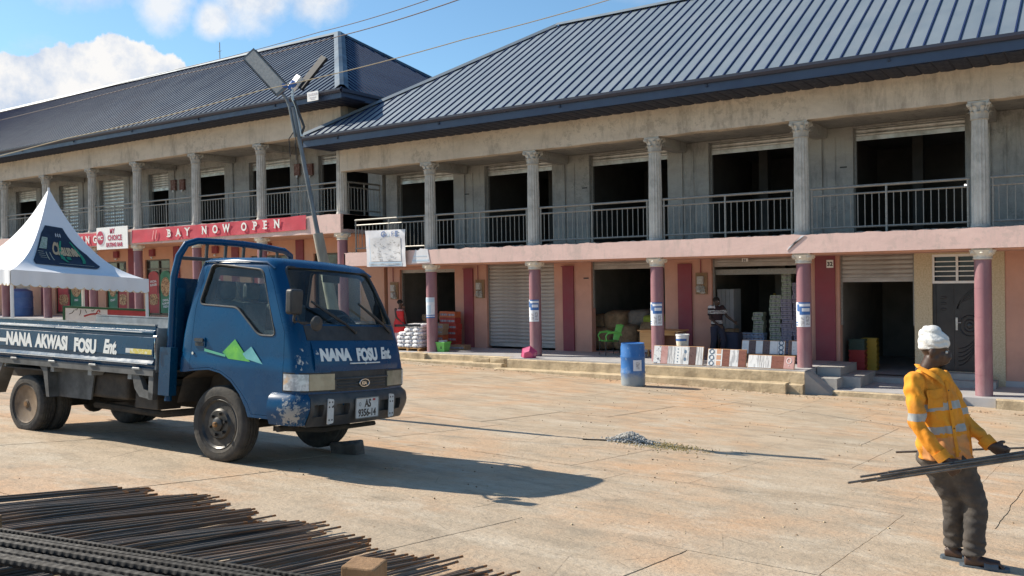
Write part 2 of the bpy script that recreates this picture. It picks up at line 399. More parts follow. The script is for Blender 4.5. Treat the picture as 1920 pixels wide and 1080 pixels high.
# loose grit and crumbs of mortar lying on the slabs
random.seed(5); gr_ = MB()
for i in range(1500):
    x = random.uniform(-9, 1.5); y = random.uniform(3.2, 20.3); s_ = random.uniform(.003, .010) * (1 + .05 * y)
    if random.random() > .35 + .8 * noise.noise(Vector((x * .5, y * .5, 2))): continue
    gr_.ball((x, y, G(x, y) + s_ * .3), s_, s_ * random.uniform(.6, 1), s_ * .6, n=4, mi=random.randint(0, 1))
for i in range(500):
    x = random.uniform(-20, 3); y = 20.5 - abs(random.gauss(0, .25)); s_ = random.uniform(.006, .022); gr_.ball((x, y, G(x, y) + s_ * .2), s_ * 1.3, s_, s_ * .5, n=4, mi=random.randint(0, 1))
gr_.build('grit', [m_earth, m_step], off=Vector((0, 0, 0)), fix=False, kind='stuff')

# ================================================================== shared architecture pieces
def wall_mb(x0, x1, z0, z1, ops, y0, y1, mb=None):
    mb = mb or MB(); cur = x0
    for a, b, za, zb in sorted(ops):
        if a > cur: mb.box(cur, a, y0, y1, z0, z1)
        if za > z0: mb.box(a, b, y0, y1, z0, za)
        if zb < z1: mb.box(a, b, y0, y1, zb, z1)
        cur = b
    if cur < x1: mb.box(cur, x1, y0, y1, z0, z1)
    return mb
def leaf(mb, ang, r0, z0, h, wd, curl):
    ca, sa = math.cos(ang), math.sin(ang)
    def fn(u, v):
        s_ = (u - .5) * wd * (1 - .55 * v) * (1 + .25 * math.sin(v * 12)); rr = r0 + .012 + .02 * v + curl * max(0, v - .55) ** 1.5 * 3; zz = z0 + h * (v if v < .8 else .8 + (v - .8) * .1) - (0 if v < .9 else .03)
        rr -= abs(u - .5) * .02
        return Vector((rr * ca - s_ * sa, rr * sa + s_ * ca, zz))
    mb.grid(fn, 4, 6)
def capital_mb(r, h, aw):
    mb = MB()
    mb.lathe([(r * 1.02, 0), (r * 1.12, .012), (r * 1.12, .03), (r * .98, .04), (r * .98, h * .45), (r * 1.08, h * .7), (r * 1.38, h * .88)], 20)
    for k in range(8): leaf(mb, k * PI / 4, r * .98, .035, h * .45, r * .85, .09)
    for k in range(8): leaf(mb, (k + .5) * PI / 4, r * 1.0, .05, h * .75, r * .75, .13)
    for k in range(4):
        a = PI / 4 + k * PI / 2; d = Vector((math.cos(a), math.sin(a), 0)); e = Vector((-math.sin(a), math.cos(a), 0))
        for q in range(3):
            rad = .045 - q * .012
            mb.cyl(d * (aw * 1.20) + Vector((0, 0, h * .80)) - e * (.03 + q * .006), d * (aw * 1.20) + Vector((0, 0, h * .80)) + e * (.03 + q * .006), rad, n=10)
        mb.tube([d * r * 1.05 + Vector((0, 0, h * .5)), d * r * 1.35 + Vector((0, 0, h * .72)), d * aw * 1.22 + Vector((0, 0, h * .88))], .022, 6)
    # concave abacus
    pts = []
    for k in range(4):
        a0 = PI / 4 + k * PI / 2; p0 = Vector((math.cos(a0), math.sin(a0))) * aw * 1.38; p1 = Vector((math.cos(a0 + PI / 2), math.sin(a0 + PI / 2))) * aw * 1.38
        for q in range(6):
            f = q / 6; p = p0.lerp(p1, f); m_ = Vector((math.cos(a0 + PI / 4), math.sin(a0 + PI / 4))); p -= m_ * .05 * math.sin(PI * f); pts.append((p.x, p.y))
    mb.prism(pts, h * .9, h, 'z')
    return mb
def scroll_capital_mb(r, h, aw):
    mb = MB()
    mb.lathe([(r * 1.05, 0), (r * 1.15, .015), (r * 1.05, .035), (r * 1.02, .06), (r * 1.25, h * .5), (r * 1.6, h * .86)], 20)
    for k in range(4):
        a = PI / 4 + k * PI / 2; d = Vector((math.cos(a), math.sin(a), 0)); e = Vector((-math.sin(a), math.cos(a), 0))
        for q in range(3):
            mb.cyl(d * aw * 1.1 + Vector((0, 0, h * .68)) - e * (.045 + q * .008), d * aw * 1.1 + Vector((0, 0, h * .68)) + e * (.045 + q * .008), .062 - q * .02, n=12)
    for k in range(8): leaf(mb, k * PI / 4, r * 1.02, .05, h * .6, r * .7, .1)
    mb.prism([(-aw, -aw), (aw, -aw), (aw, aw), (-aw, aw)], h * .88, h, 'z')
    return mb
CAP = capital_mb(.165, .40, .215).data('capital', m_col)
SCAP = scroll_capital_mb(.175, .24, .20).data('capital', m_capw)
def flshaft(h):
    mb = MB(); mb.lathe([(.20, 0), (.20, .05), (.185, .07), (.185, .09)], 24)
    mb.lathe([(.180, .09), (.182, .5), (.174, h * .6), (.160, h)], 28, flute=1, fd=.020, smooth=False)
    return mb.data('shaft', m_col)
FL = flshaft(2.35)
def plain_shaft(h, name='shaft'):
    mb = MB()
    for k in range(5):
        a, b = h * k / 5, h * (k + 1) / 5 - .006
        mb.lathe([(.174 - .004 * k / 4, a), (.174 - .004 * k / 4, b)], 32)
        mb.lathe([(.170 - .004 * k / 4, b - .001), (.170 - .004 * k / 4, b + .007)], 32)
    return mb.data(name, m_purple)
SH_L = {}
BAL = MB().lathe([(.011, 0), (.011, .77)], 6).data('baluster', m_rail)
def railing(parent, xa, xb, y, z, along='x'):
    L = xb - xa; mid = (xa + xb) / 2
    P = (lambda a, zz: (a, y, zz)) if along == 'x' else (lambda a, zz: (y, a, zz))
    r = MB().cyl(P(xa, z + 1.10), P(xb, z + 1.10), .032, n=8)
    base = world_loc(parent)
    ro = r.build('railing', m_rail, parent)
    for nm, zz, rr in (('middle_rail', z + .93, .024), ('bottom_rail', z + .155, .025)):
        MB().cyl(P(xa, zz), P(xb, zz), rr, n=6).build(nm, m_rail, ro, off=base)
    for a in (xa + .04, mid, xb - .04):
        MB().cyl(P(a, z - .02), P(a, z + 1.12), .026, n=8).build('rail_post', m_rail, ro, off=base)
    n = max(4, round(L / .157))
    for i in range(1, n):
        a = xa + L * i / n
        if min(abs(a - mid), abs(a - xa), abs(a - xb)) < .06: continue
        link('baluster', BAL, ro, loc=Vector(P(a, z + .158)) - base)
    return ro
SLAT = {}
def slat_data(wd, mat, pitch):
    k = (round(wd, 2), mat.name, pitch)
    if k not in SLAT:
        mb = MB(); pr = [(0, 0), (-.012, .012), (-.02, pitch * .35), (-.018, pitch * .6), (-.008, pitch * .82), (.004, pitch * .92), (.0, pitch)]
        vs = [(x, a, b) for x in (0, wd) for a, b in pr]; n = len(pr)
        mb.add(vs, [(i, i + 1, n + i + 1, n + i) for i in range(n - 1)], 0, True); SLAT[k] = mb.data('slat', mat, fix=False)
    return SLAT[k]
def shutter(parent, xa, xb, y, ztop, zbot, mat, pitch=.115, bar=True):
    base = world_loc(parent)
    mb = MB()
    zl_ = zbot - (0 if zbot < ztop - 2 else 1.2)
    so_ = mb.box(xa, xa + .05, y - .03, y + .06, zl_, ztop).build('roller_shutter', m_rail, parent)
    MB().box(xb - .05, xb, y - .03, y + .06, zl_, ztop).build('guide_rail', m_rail, so_, off=base)
    z = ztop - pitch
    while z >= zbot - .01:
        link('slat', slat_data(xb - xa - .08, mat, pitch), so_, loc=Vector((xa + .04, y, z)) - base); z -= pitch
    if bar:
        b = MB().box(xa + .04, xb - .04, y - .02, y + .01, z + pitch - .11, z + pitch - .001)
        for f in (.2, .4, .6, .8): b.cyl((xa + (xb - xa) * f, y - .035, z + pitch - .055), (xa + (xb - xa) * f, y - .018, z + pitch - .055), .02, n=8)
        b.build('bottom_bar', mat, so_, off=base)
    return so_
def roof_pans(parent, X0, X1, Y0, z0, tan, T, mat, pitch, clip=None, name='roof_panel'):
    base = world_loc(parent); x = X0; cs = math.cos(math.atan(tan)); n_ = 0
    while x < X1 - .01:
        xe = min(x + pitch, X1); w_ = .045; h = .034
        prof = [(x, 0), (xe - w_, 0), (xe - w_ + .007, h), (xe - .007, h), (xe, 0)]
        tmax = [max(.0, min(T, px_ - X0, X1 - px_)) for px_, _ in prof]
        s0 = 0
        if clip: tmax = [clip(px_, tt) for (px_, _), tt in zip(prof, tmax)]
        if max(tmax) < .01: x = xe; continue
        vs = [(px_, Y0 - .06, z0 + hh - .06 * tan) for px_, hh in prof] + [(px_, Y0 + tt, z0 + tt * tan + hh) for (px_, hh), tt in zip(prof, tmax)]
        mb = MB(); mb.add(vs, [(0, 1, 6, 5)], 0); mb.f += [[1, 2, 7, 6], [2, 3, 8, 7], [3, 4, 9, 8], [0, 1, 2, 3, 4]]; mb.m += [1, 1, 1, 0]; mb.s += [False] * 4
        mb.build(name, [mat, m_rib], parent, off=base, fix=False); x = xe; n_ += 1
    return n_
def soffit(parent, X0, X1, Y0, Y1, z, pitch):
    base = world_loc(parent); x = X0; D = {}
    while x < X1:
        if pitch not in D:
            mb = MB(); pr = [(0, .0), (.03, -.018), (pitch * .5, -.03), (pitch - .03, -.018), (pitch - .004, 0), (pitch - .004, .02), (0, .02)]
            mb.prism(pr, Y0, Y1, 'y'); D[pitch] = mb.data('soffit_panel', m_soffit)
        link('soffit_panel', D[pitch], parent, loc=Vector((x, 0, z)) - base); x += pitch

def each(name, boxes, mat, parent, **kw):
    for bx in boxes: MB().box(*bx).build(name, mat, parent, **kw)
# ================================================================== right-hand building
RB = thing('arcade_building', 'nearer two-storey shop arcade with pink lower band and fluted upper columns, beside the paved yard', 'building', (-9, 21.8, -2.8))
YW = 23.6; FL1 = .87; CE1 = 3.62; SOF = 4.34; F0 = -2.30
rf = MB().box(-21.4, 7.9, 20.46, 32.0, SOF + .03, SOF + .06).build('roof', m_dark, RB)
roof_pans(rf, -22.05, 8, 20.40, 4.68, .64, 6.15, m_roof, .335, clip=lambda x, t: t if x > -21.42 else min(t, 1.15))
# hip ends and back slope
hipm = MB()
A = Vector((-21.42, 21.0, 5.06)); P1 = Vector((-15.9, 26.55, 8.616)); P2 = Vector((1.85, 26.55, 8.616))
hipm.add([P1, P2, (8, 32.7, 4.68), (-21.4, 32.7, 4.68)], [(0, 1, 2, 3)])
hipm.add([P2, (8, 20.4, 4.68), (8, 32.7, 4.68)], [(0, 1, 2)])
hipm.add([(-21.4, 21.05, 5.09), P1, (-21.4, 32.05, 5.09)], [(0, 1, 2)])
hipm.build('rear_roof_slopes', m_roof, rf, off=world_loc(RB))
def capstrip(p, q, wd, parent, mat, nm='ridge_cap'):
    p = Vector(p); q = Vector(q); d = (q - p).normalized(); s_ = d.cross(Vector((0, 0, 1))).normalized(); up = Vector((0, 0, 1))
    mb = MB(); vs = []
    for e in (p, q): vs += [e - s_ * wd + up * (-.04), e - s_ * wd * .3 + up * .07, e + s_ * wd * .3 + up * .07, e + s_ * wd + up * (-.04)]
    mb.add(vs, [(0, 1, 5, 4), (1, 2, 6, 5), (2, 3, 7, 6)]); mb.build(nm, mat, parent, off=world_loc(RB) if parent is rf else world_loc(parent))
capstrip((-22.02, 20.42, 4.72), (-15.9, 26.55, 8.64), .15, rf, m_roof, 'hip_cap')
capstrip((-15.9, 26.55, 8.64), (1.85, 26.55, 8.64), .16, rf, m_roof)
def fascia(parent, X0, X1, Y, zb, zt, rad):
    base = world_loc(parent)
    MB().box(X0, X1, Y, Y + .03, zb, zt - .10).build('fascia_board', m_fascia, parent, off=base)
    g = MB(); pr = [(Y - .002, zt - .12), (Y - .06, zt - .12), (Y - .11, zt - .06), (Y - .115, zt), (Y - .10, zt), (Y - .09, zt - .05), (Y - .055, zt - .1), (Y - .002, zt - .1)]
    g.prism(pr, X0 - .03, X1 + .03, 'x'); g.build('gutter', m_gutter, parent, off=base)
    b = MB(); x = X0 + 1.6
    while x < X1: b.box(x - .015, x + .015, Y - .03, Y - .001, zt - .21, zt - .13); b.box(x - .03, x + .03, Y - .05, Y - .031, zt - .2, zt - .17); x += 4.1
    b.build('gutter_bracket', m_gutter, parent, off=base)
fascia(rf, -22.0, 8, 20.43, 4.34, 4.67, 0)
MB().box(-22.0, -21.97, 20.43, 21.5, 4.34, 4.62).build('end_fascia', m_fascia, rf, off=world_loc(RB))
soffit(rf, -21.95, 7.9, 20.47, 21.62, 4.345, .335)

# beam with a wandering lower edge
bm_ = MB(); nseg = 150
def beam(mb, x0, x1, y0, y1, z0, z1, n, amp=.02, seed=0):
    xs_ = [x0 + (x1 - x0) * i / n for i in range(n + 1)]
    low = [z0 + amp * noise.noise(Vector((x * 1.3, seed, 0))) + amp * .5 * noise.noise(Vector((x * 6, seed, 3))) for x in xs_]
    fr = [y0 + .012 * noise.noise(Vector((x * .9, seed, 9))) for x in xs_]
    vs = []
    for x, lo_, f_ in zip(xs_, low, fr): vs += [(x, f_, lo_), (x, f_ + .0, z1), (x, y1, z1), (x, y1, lo_)]
    fs = []
    for i in range(n):
        a = i * 4; b = a + 4
        fs += [(a, b, b + 1, a + 1), (a + 1, b + 1, b + 2, a + 2), (a + 2, b + 2, b + 3, a + 3), (a + 3, b + 3, b, a)]
    mb.add(vs, fs + [(0, 1, 2, 3), (n * 4, n * 4 + 3, n * 4 + 2, n * 4 + 1)])
beam(bm_, -21.5, 8, 21.6, 21.95, CE1, SOF + .02, 160); bm_.build('eaves_beam', m_beam, RB)
MB().box(-21.4, 8, 21.952, 32, CE1 + .04, CE1 + .2).build('ceiling_slab', m_conc, RB)
# first floor slab + pink band with a ragged top
MB().box(-21.2, 8, 21.62, 32, .50, FL1 - .01).build('first_floor_slab', m_conc, RB)
pb = MB(); n = 260
for i in range(n):
    xa = -21.25 + 29.25 * i / n; xb = -21.25 + 29.25 * (i + 1) / n
    za, zb = [FL1 + .012 + .032 * noise.noise(Vector((x * 2.7, 4, 0))) + .02 * noise.noise(Vector((x * 9, 4, 1))) for x in (xa, xb)]
    pb.add([(xa, 21.47, .44), (xb, 21.47, .44), (xb, 21.47, zb), (xa, 21.47, za), (xa, 21.615, .44), (xb, 21.615, .44), (xb, 21.615, zb), (xa, 21.615, za)], [(0, 1, 2, 3), (3, 2, 6, 7), (0, 4, 5, 1)])
pb.box(-21.25, -21.2, 21.47, 21.6, .44, .86)
pb.build('painted_slab_edge', m_pinkband, RB)
mo = MB()
for i in range(330):
    x = random.uniform(-21, 3); s_ = random.uniform(.02, .06)
    if random.random() < .35 + .6 * (noise.noise(Vector((x * .9, 0, 0))) > 0):
        mo.ball((x, random.uniform(21.55, 21.75), FL1 + .005), s_ * 1.8, s_, s_ * .7, n=6, jit=.6)
mo.build('mortar_droppings', m_mortar, RB, kind='stuff')
MB().box(-21.3, 8, 21.63, 23.59, .40, .495).build('veranda_ceiling', m_salmon, RB)

cols = [1.4 - 3.84 * k for k in range(6)]        # 1.4, -2.44 ... -17.8
for k, x in enumerate(cols):
    base = world_loc(RB)
    c = link('column', FL, RB, loc=Vector((x, 21.8, FL1)) - base)
    link('capital', CAP, c, loc=(0, 0, 2.35))
    zb = -2.92 if k <= 1 else F0 - .16 if k == 2 else F0
    h = .2 - zb
    if round(h, 2) not in SH_L: SH_L[round(h, 2)] = plain_shaft(h)
    c2 = link('painted_column', SH_L[round(h, 2)], RB, loc=Vector((x + .04, 21.74, zb)) - base)
    link('capital', SCAP, c2, loc=(0, 0, h))
for k in range(6):
    xa = cols[k] if k < 6 else None; xb = cols[k + 1] if k < 5 else -21.25
    railing(RB, xb + .2, xa - .2, 21.8, FL1)

# upper wall, openings, shutters
ups = [(-20.75, -18.2), (-16.99, -14.29), (-13.11, -10.46), (-9.34, -6.62), (-5.50, -2.92), (-1.65, .95)]
wall_mb(-21.26, 8, FL1, CE1 + .03, [(a, b, FL1, 3.60) for a, b in ups], YW, YW + .25).build('upper_wall', m_conc, RB)
for k in range(6):
    x = cols[k]; each('pilaster', [(x - .42, x + .02, YW - .055, YW - .001, FL1, CE1 - .001)], m_conc, RB); each('cross_beam', [(x - .16, x + .16, 21.97, YW - .057, CE1 - .22, CE1 + .035)], m_conc, RB)
    each('wall_joint', [(x + .30, x + .345, YW - .02, YW - .001, FL1, CE1 - .2)], m_conc, RB)
for k, (a, b) in enumerate(ups):
    sb = (3.22, 3.20, 3.26, 3.30, 3.20, 3.2)[k]
    shutter(RB, a, b, YW + .17, 3.60, sb + .11, m_galv, .10)
# interiors
def interior(parent, x0, x1, z0, z1, yb, parts_, m, ops):
    mb = MB(); mb.box(x0, x1, yb, yb + .2, z0, z1)
    for x in parts_: mb.box(x - .1, x + .1, YW + .26, yb - .001, z0, z1)
    mb.build('inner_wall', m, parent)
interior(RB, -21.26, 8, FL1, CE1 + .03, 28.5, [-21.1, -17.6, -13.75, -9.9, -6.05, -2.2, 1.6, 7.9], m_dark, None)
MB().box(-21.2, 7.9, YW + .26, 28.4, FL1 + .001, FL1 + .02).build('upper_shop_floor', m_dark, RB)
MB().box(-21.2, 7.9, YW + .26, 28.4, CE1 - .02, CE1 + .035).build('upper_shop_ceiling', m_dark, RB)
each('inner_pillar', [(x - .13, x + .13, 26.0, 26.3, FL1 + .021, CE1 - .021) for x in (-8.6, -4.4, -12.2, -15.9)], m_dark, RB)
MB().box(-3.52, -3.40, 27.9, 27.95, 2.34, 2.37).build('ceiling_lamp', M('lamp_lit', (1, 1, 1), emit=(1, .97, .9, 6)), RB)
# small ladder of daylight slots in the back of one upper shop
each('louvre_vent', [(-17.9, -17.76, 28.47, 28.49, 1.62 + i * .155, 1.74 + i * .155) for i in range(4)], M('daylight_slot', (.7, .8, .95), emit=(.55, .7, 1.0, .8)), RB)

# ground-floor wall
gops = [(-20.70, -18.28, F0, .30), (-16.98, -14.40, F0, .40), (-13.10, -10.70, F0, .40), (-9.30, -6.72, F0, .40), (-5.87, -4.10, -2.62, .40), (-3.70, -2.62, -2.45, .36), (-1.5, .7, -2.75, .4)]
gw = wall_mb(-21.26, -6.0, F0 - .3, .401, [o for o in gops if o[0] < -6], YW, YW + .25)
wall_mb(-6.0, -4.10, -2.95, .401, [gops[4]], YW, YW + .25, gw)
gw.build('lower_wall', m_salmon, RB)
wall_mb(-2.15, 8, -2.95, .401, [gops[6]], YW, YW + .25).build('lower_wall', m_salmon, RB)
wall_mb(-4.098, -2.152, -2.95, .401, [gops[5]], YW - .03, YW + .25).build('cream_entrance_wall', m_cream, RB)
each('maroon_pilaster', [(a, b, YW - .06, YW - .002, z, .399 if a > -7 else .28) for a, b, z in ((-17.87, -17.50, F0), (-14.07, -13.69, F0), (-10.28, -9.87, F0), (-6.47, -5.97, F0 - .3))], m_maroon, RB)
pj = MB()
for a in (-14.07, -17.87): pj.box(a - .04, a + .42, YW - .075, YW - .061, .27, .30)
pj.cyl((-17.30, YW - .03, .39), (-17.30, YW - .03, -.1), .012, n=6); pj.cyl((-9.60, YW - .03, .39), (-9.60, YW - .03, .0), .014, n=6); pj.cyl((-20.98, YW - .03, .39), (-20.98, YW - .03, -.1), .014, n=6)
pj.build('conduit', m_maroon, RB)
shutter(RB, -16.98, -14.40, YW + .13, .40, -2.22, m_shut, .115)
for k, (a, b, zz) in enumerate(((-20.70, -18.28, .23), (-13.10, -10.70, .22), (-9.30, -6.72, .20), (-5.87, -4.10, -.18), (-1.5, .7, -.1))):
    shutter(RB, a, b, YW + .13, .40 if k else .30, zz, m_shut, .115)
MB().box(-9.3, -6.72, YW + .20, YW + .5, -.05, .10).build('shutter_box', m_rail, RB)
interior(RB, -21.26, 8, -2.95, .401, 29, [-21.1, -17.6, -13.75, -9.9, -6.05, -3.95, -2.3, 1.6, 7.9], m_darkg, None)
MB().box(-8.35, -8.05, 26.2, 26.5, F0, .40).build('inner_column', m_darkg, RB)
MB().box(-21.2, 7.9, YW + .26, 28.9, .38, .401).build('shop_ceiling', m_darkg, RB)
# entrance: grille transom and moulded steel door
tr = MB(); a, b = -3.70, -2.62
for z0_, z1_ in ((-.34, -.28), (.30, .36)): tr.box(a, b, YW - .01, YW + .05, z0_, z1_)
for x in (a, (a + b) / 2 - .02, b - .05): tr.box(x, x + .05, YW - .008, YW + .048, -.279, .299)
for i in range(1, 5): tr.box(a + .051, b - .051, YW, YW + .04, -.28 + i * .116 - .012, -.28 + i * .116 + .012)
tr.build('transom_grille', m_white, RB)
MB().box(a, b, YW + .12, YW + .13, -.34, .36).build('transom_glass', M('dark_glass', (.02, .03, .05), rough=.1), RB)
m_sdoor = M('black_steel_door', (.035, .034, .036), (.05, .048, .05), rough=.38, metal=.4, scale=3)
dr = MB(); dr.box(a, b, YW + .06, YW + .10, -2.45, -.342)
base = world_loc(RB)
dro = dr.build('steel_door', m_sdoor, RB)
d2 = MB(); d2.box(a, a + .07, YW + .03, YW + .058, -2.45, -.342); d2.box(b - .07, b, YW + .03, YW + .058, -2.45, -.342); d2.box(a + .42, a + .46, YW + .045, YW + .058, -2.43, -.36)
for cx_, rr in ((a + .80, .13), (a + .80, .22)):
    d2.tube([(cx_ + rr * math.cos(t_), YW + .055, -1.35 + rr * 1.1 * math.sin(t_)) for t_ in [i * PI / 12 for i in range(25)]], .018, 6, caps=False)
d2.ball((a + .80, YW + .06, -1.35), .07, .03, .08)
for q in range(5):
    d2.tube([(a + .55 + .1 * math.sin(s_ * 1.2) * (1 + q * .3) + s_ * .32, YW + .055, -2.3 + q * .1 + s_ * s_ * .55) for s_ in [i / 10 for i in range(11)]], .012, 5)
    d2.tube([(a + .55 + s_ * .34 - q * .008, YW + .055, -.95 + s_ ** .5 * (.5 - q * .06)) for s_ in [i / 10 for i in range(11)]], .012, 5)
for q in range(3): d2.ball((a + .24, YW + .058, -.68 - q * .14), .07, .015, .035)
d2.build('door_moulding', m_sdoor, dro, off=base)
h_ = MB().box(a + .50, a + .545, YW + .03, YW + .058, -1.46, -1.16); h_.cyl((a + .52, YW + .02, -1.28), (a + .62, YW + .02, -1.28), .01, n=8); h_.cyl((a + .52, YW + .045, -1.28), (a + .52, YW + .015, -1.28), .012, n=8)
h_.build('door_handle', m_galv, dro, off=base)
# house number
nb = MB().box(-6.17, -6.0, YW - .075, YW - .062, .09, .29).build('number_plate', m_white, RB)
text('number_text', '32', .14, m_black, frameM(Vector((-6.155, YW - .077, .14)) - base, (1, 0, 0), (0, 0, 1)), nb, ext=.001, bold=.006)
nb2 = MB().box(-8.42, -8.25, YW - .02, YW - .005, .30, .39).build('number_plate', m_white, RB)
text('number_text', '31', .09, m_black, frameM(Vector((-8.39, YW - .022, .31)) - base, (1, 0, 0), (0, 0, 1)), nb2, ext=.001, bold=.004)
# wall vents and scars
each('wall_slot', [(x, x + .17, y - .01, y, z, z + .035) for x, z, y in ((-17.75, 2.72, YW - .058), (-13.35, 2.62, YW - .01), (-5.82, 2.62, YW - .01), (-13.35, -.1, YW - .01))], m_black, RB)
# meter boxes
m_wood = M('weathered_board', (.32, .2, .11), (.24, .15, .08), rough=.85, scale=8, stretch=(1, 1, .2))
m_meter = M('meter_grey', (.5, .48, .43), (.35, .33, .3), rough=.5, scale=20)
for x, z in ((-17.22, -.38), (-9.58, -.28), (-20.93, -.42)):
    mt = MB().box(x - .17, x + .17, YW - .05, YW - .002, z - .3, z + .3).build('meter_board', m_wood, RB)
    q = MB(); q.box(x - .1, x + .08, YW - .13, YW - .051, z - .02, z + .2); q.cyl((x - .01, YW - .15, z + .1), (x - .01, YW - .13, z + .1), .07, n=14)
    q.box(x - .13, x - .03, YW - .09, YW - .051, z - .24, z - .06); q.box(x + .0, x + .1, YW - .1, YW - .051, z - .28, z - .08)
    q.build('electric_meter', m_meter, mt, off=base)
    q = MB()
    for i in range(5):
        q.tube([(x + random.uniform(-.1, .1), YW - .07, z - .05), (x + random.uniform(-.2, .25), YW - .16, z - .12 - i * .02), (x + random.uniform(-.1, .15), YW - .08, z - .26)], .012, 5)
    q.build('loose_wires', m_meter, mt, off=base)

# floors, steps, kerbs
fl = MB()
fl.box(-21.3, -14.35, 21.33, 29, F0 - .35, F0); fl.box(-14.349, -6.02, 20.99, 29, F0 - .35, F0 - .001)
fl.build('veranda_floor', m_floor, RB)
fl = MB(); fl.box(-6.0, 8, 21.32, 23.58, -3.1, -2.755); fl.box(-6.0, 8, 23.581, 29, -3.1, -2.62)
fl.build('lower_veranda_floor', m_floor, RB)
def rough_block(mb, x0, x1, y0, y1, z0, z1, seg=.35, amp=.012):
    n = max(1, int((x1 - x0) / seg)); 
    for i in range(n):
        a = x0 + (x1 - x0) * i / n; b = x0 + (x1 - x0) * (i + 1) / n
        def J(x, k): return amp * noise.noise(Vector((x * 2.3, k * 5, y0)))
        vs = [(a, y0 + J(a, 0), z0), (b, y0 + J(b, 0), z0), (b, y0 + J(b, 1) + .006, z1 - .02), (a, y0 + J(a, 1) + .006, z1 - .02), (a, y0 + .03 + J(a, 1), z1 + J(a, 2) * .5), (b, y0 + .03 + J(b, 1), z1 + J(b, 2) * .5), (b, y1, z1), (a, y1, z1)]
        mb.add(vs, [(0, 1, 2, 3), (3, 2, 5, 4), (4, 5, 6, 7)])
    mb.add([(x0, y0, z0), (x0, y0, z1 - .01), (x0, y1, z1), (x0, y1, z0)], [(0, 1, 2, 3)]); mb.add([(x1, y0, z0), (x1, y1, z0), (x1, y1, z1), (x1, y0, z1 - .01)], [(0, 1, 2, 3)])
k_ = MB()
rough_block(k_, -21.3, -18.15, 21.20, 21.34, -2.66, F0 - .01); k_.build('floor_kerb', m_step, RB); k_ = MB(); rough_block(k_, -17.55, -14.36, 21.20, 21.34, -2.66, F0 - .012); k_.build('floor_kerb', m_step, RB); k_ = MB()
rough_block(k_, -14.348, -6.0, 20.86, 21.0, -2.95, F0 - .03)
k_.build('floor_kerb', m_step, RB)
k_ = MB(); rough_block(k_, -28, -14.5, 20.80, 21.21, -2.95, -2.475); k_.build('lower_step', m_step, RB)
k_ = MB(); rough_block(k_, -14.6, -6.35, 20.56, 20.87, -3.05, -2.575); rough_block(k_, -6.349, -6.0, 20.7, 20.87, -3.05, -2.60); k_.build('lower_step', m_step, RB)
for a, b in ((-15.65, -15.05), (-15.03, -14.55)):
    MB().box(a, b, 21.0, 21.19, -2.474, -2.36, jit=.01).build('concrete_block', m_step, RB)
MB().box(-18.14, -17.56, 21.06, 21.6, -2.75, F0 - .0, jit=.015).build('column_base', m_step, RB)
k_ = MB(); rough_block(k_, -6.0, -2.75, 21.2, 21.33, -3.15, -2.765); k_.build('floor_kerb', m_step, RB); k_ = MB(); rough_block(k_, -2.12, 8, 21.15, 21.33, -3.2, -2.75); k_.build('floor_kerb', m_step, RB)
st = MB(); st.box(-5.998, -5.45, 21.9, 23.5, -2.754, F0 - .002); st.box(-5.449, -5.0, 21.9, 23.5, -2.754, -2.50); st.box(-5.998, -5.40, 21.36, 21.899, -2.754, -2.505)
st.add([(-6.0, 20.86, -2.32), (-6.0, 21.4, -2.32), (-5.45, 21.4, -2.75), (-5.45, 21.1, -2.85), (-6.0, 20.9, -2.9), (-5.45, 21.1, -2.86)], [(0, 1, 2, 3), (0, 3, 5, 4)])
st.build('side_steps', m_stepgrey, RB)
st = MB(); st.box(-5.85, -4.12, 23.2, 23.579, -2.754, -2.62); st.box(-3.95, -2.3, 23.0, 23.569, -2.754, -2.60); st.box(-3.85, -2.5, 23.25, 23.568, -2.599, -2.46)
st.build('door_steps', m_stepgrey, RB)

# ================================================================== left-hand building
LB = thing('arcade_building', 'farther two-storey shop arcade behind the tent with a red banner on its orange lower storey', 'building', (-35, 21.8, -1.6))
base = world_loc(LB); LF = 2.20; LC = 4.96; LS = 5.80; LG = -1.50; LT = 1.57
LX = -62.0
rf2 = MB().box(LX, -20.55, 20.7, 32.6, LS + .03, LS + .06).build('roof', m_dark, LB)
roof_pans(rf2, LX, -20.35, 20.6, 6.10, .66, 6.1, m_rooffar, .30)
def roof_pans_end(parent, Ya, Yb, X0, z0, tan, T, mat, pitch):
    y = Ya
    while y < Yb - .01:
        ye = min(y + pitch, Yb); w_ = .045; h = .034; prof = [(y, 0), (ye - w_, 0), (ye - w_ + .007, h), (ye - .007, h), (ye, 0)]
        tm = [max(0, min(T, p_ - Ya, Yb - p_)) for p_, _ in prof]
        vs = [(X0 + .06, p_, z0 + hh - .04) for p_, hh in prof] + [(X0 - tt, p_, z0 + tt * tan + hh) for (p_, hh), tt in zip(prof, tm)]
        mb = MB(); mb.add(vs, [(0, 1, 6, 5)], 0); mb.f += [[1, 2, 7, 6], [2, 3, 8, 7], [3, 4, 9, 8]]; mb.m += [1, 1, 1]; mb.s += [False] * 3
        mb.build('roof_panel', [mat, m_rib], parent, off=base, fix=False); y = ye
roof_pans_end(rf2, 20.6, 32.8, -20.35, 6.10, .66, 6.1, m_rooffar, .30)
MB().add([(LX, 26.7, 10.126), (-26.45, 26.7, 10.126), (-20.35, 32.8, 6.1), (LX, 32.8, 6.1)], [(0, 1, 2, 3)]).build('rear_roof_slopes', m_rooffar, rf2, off=base)
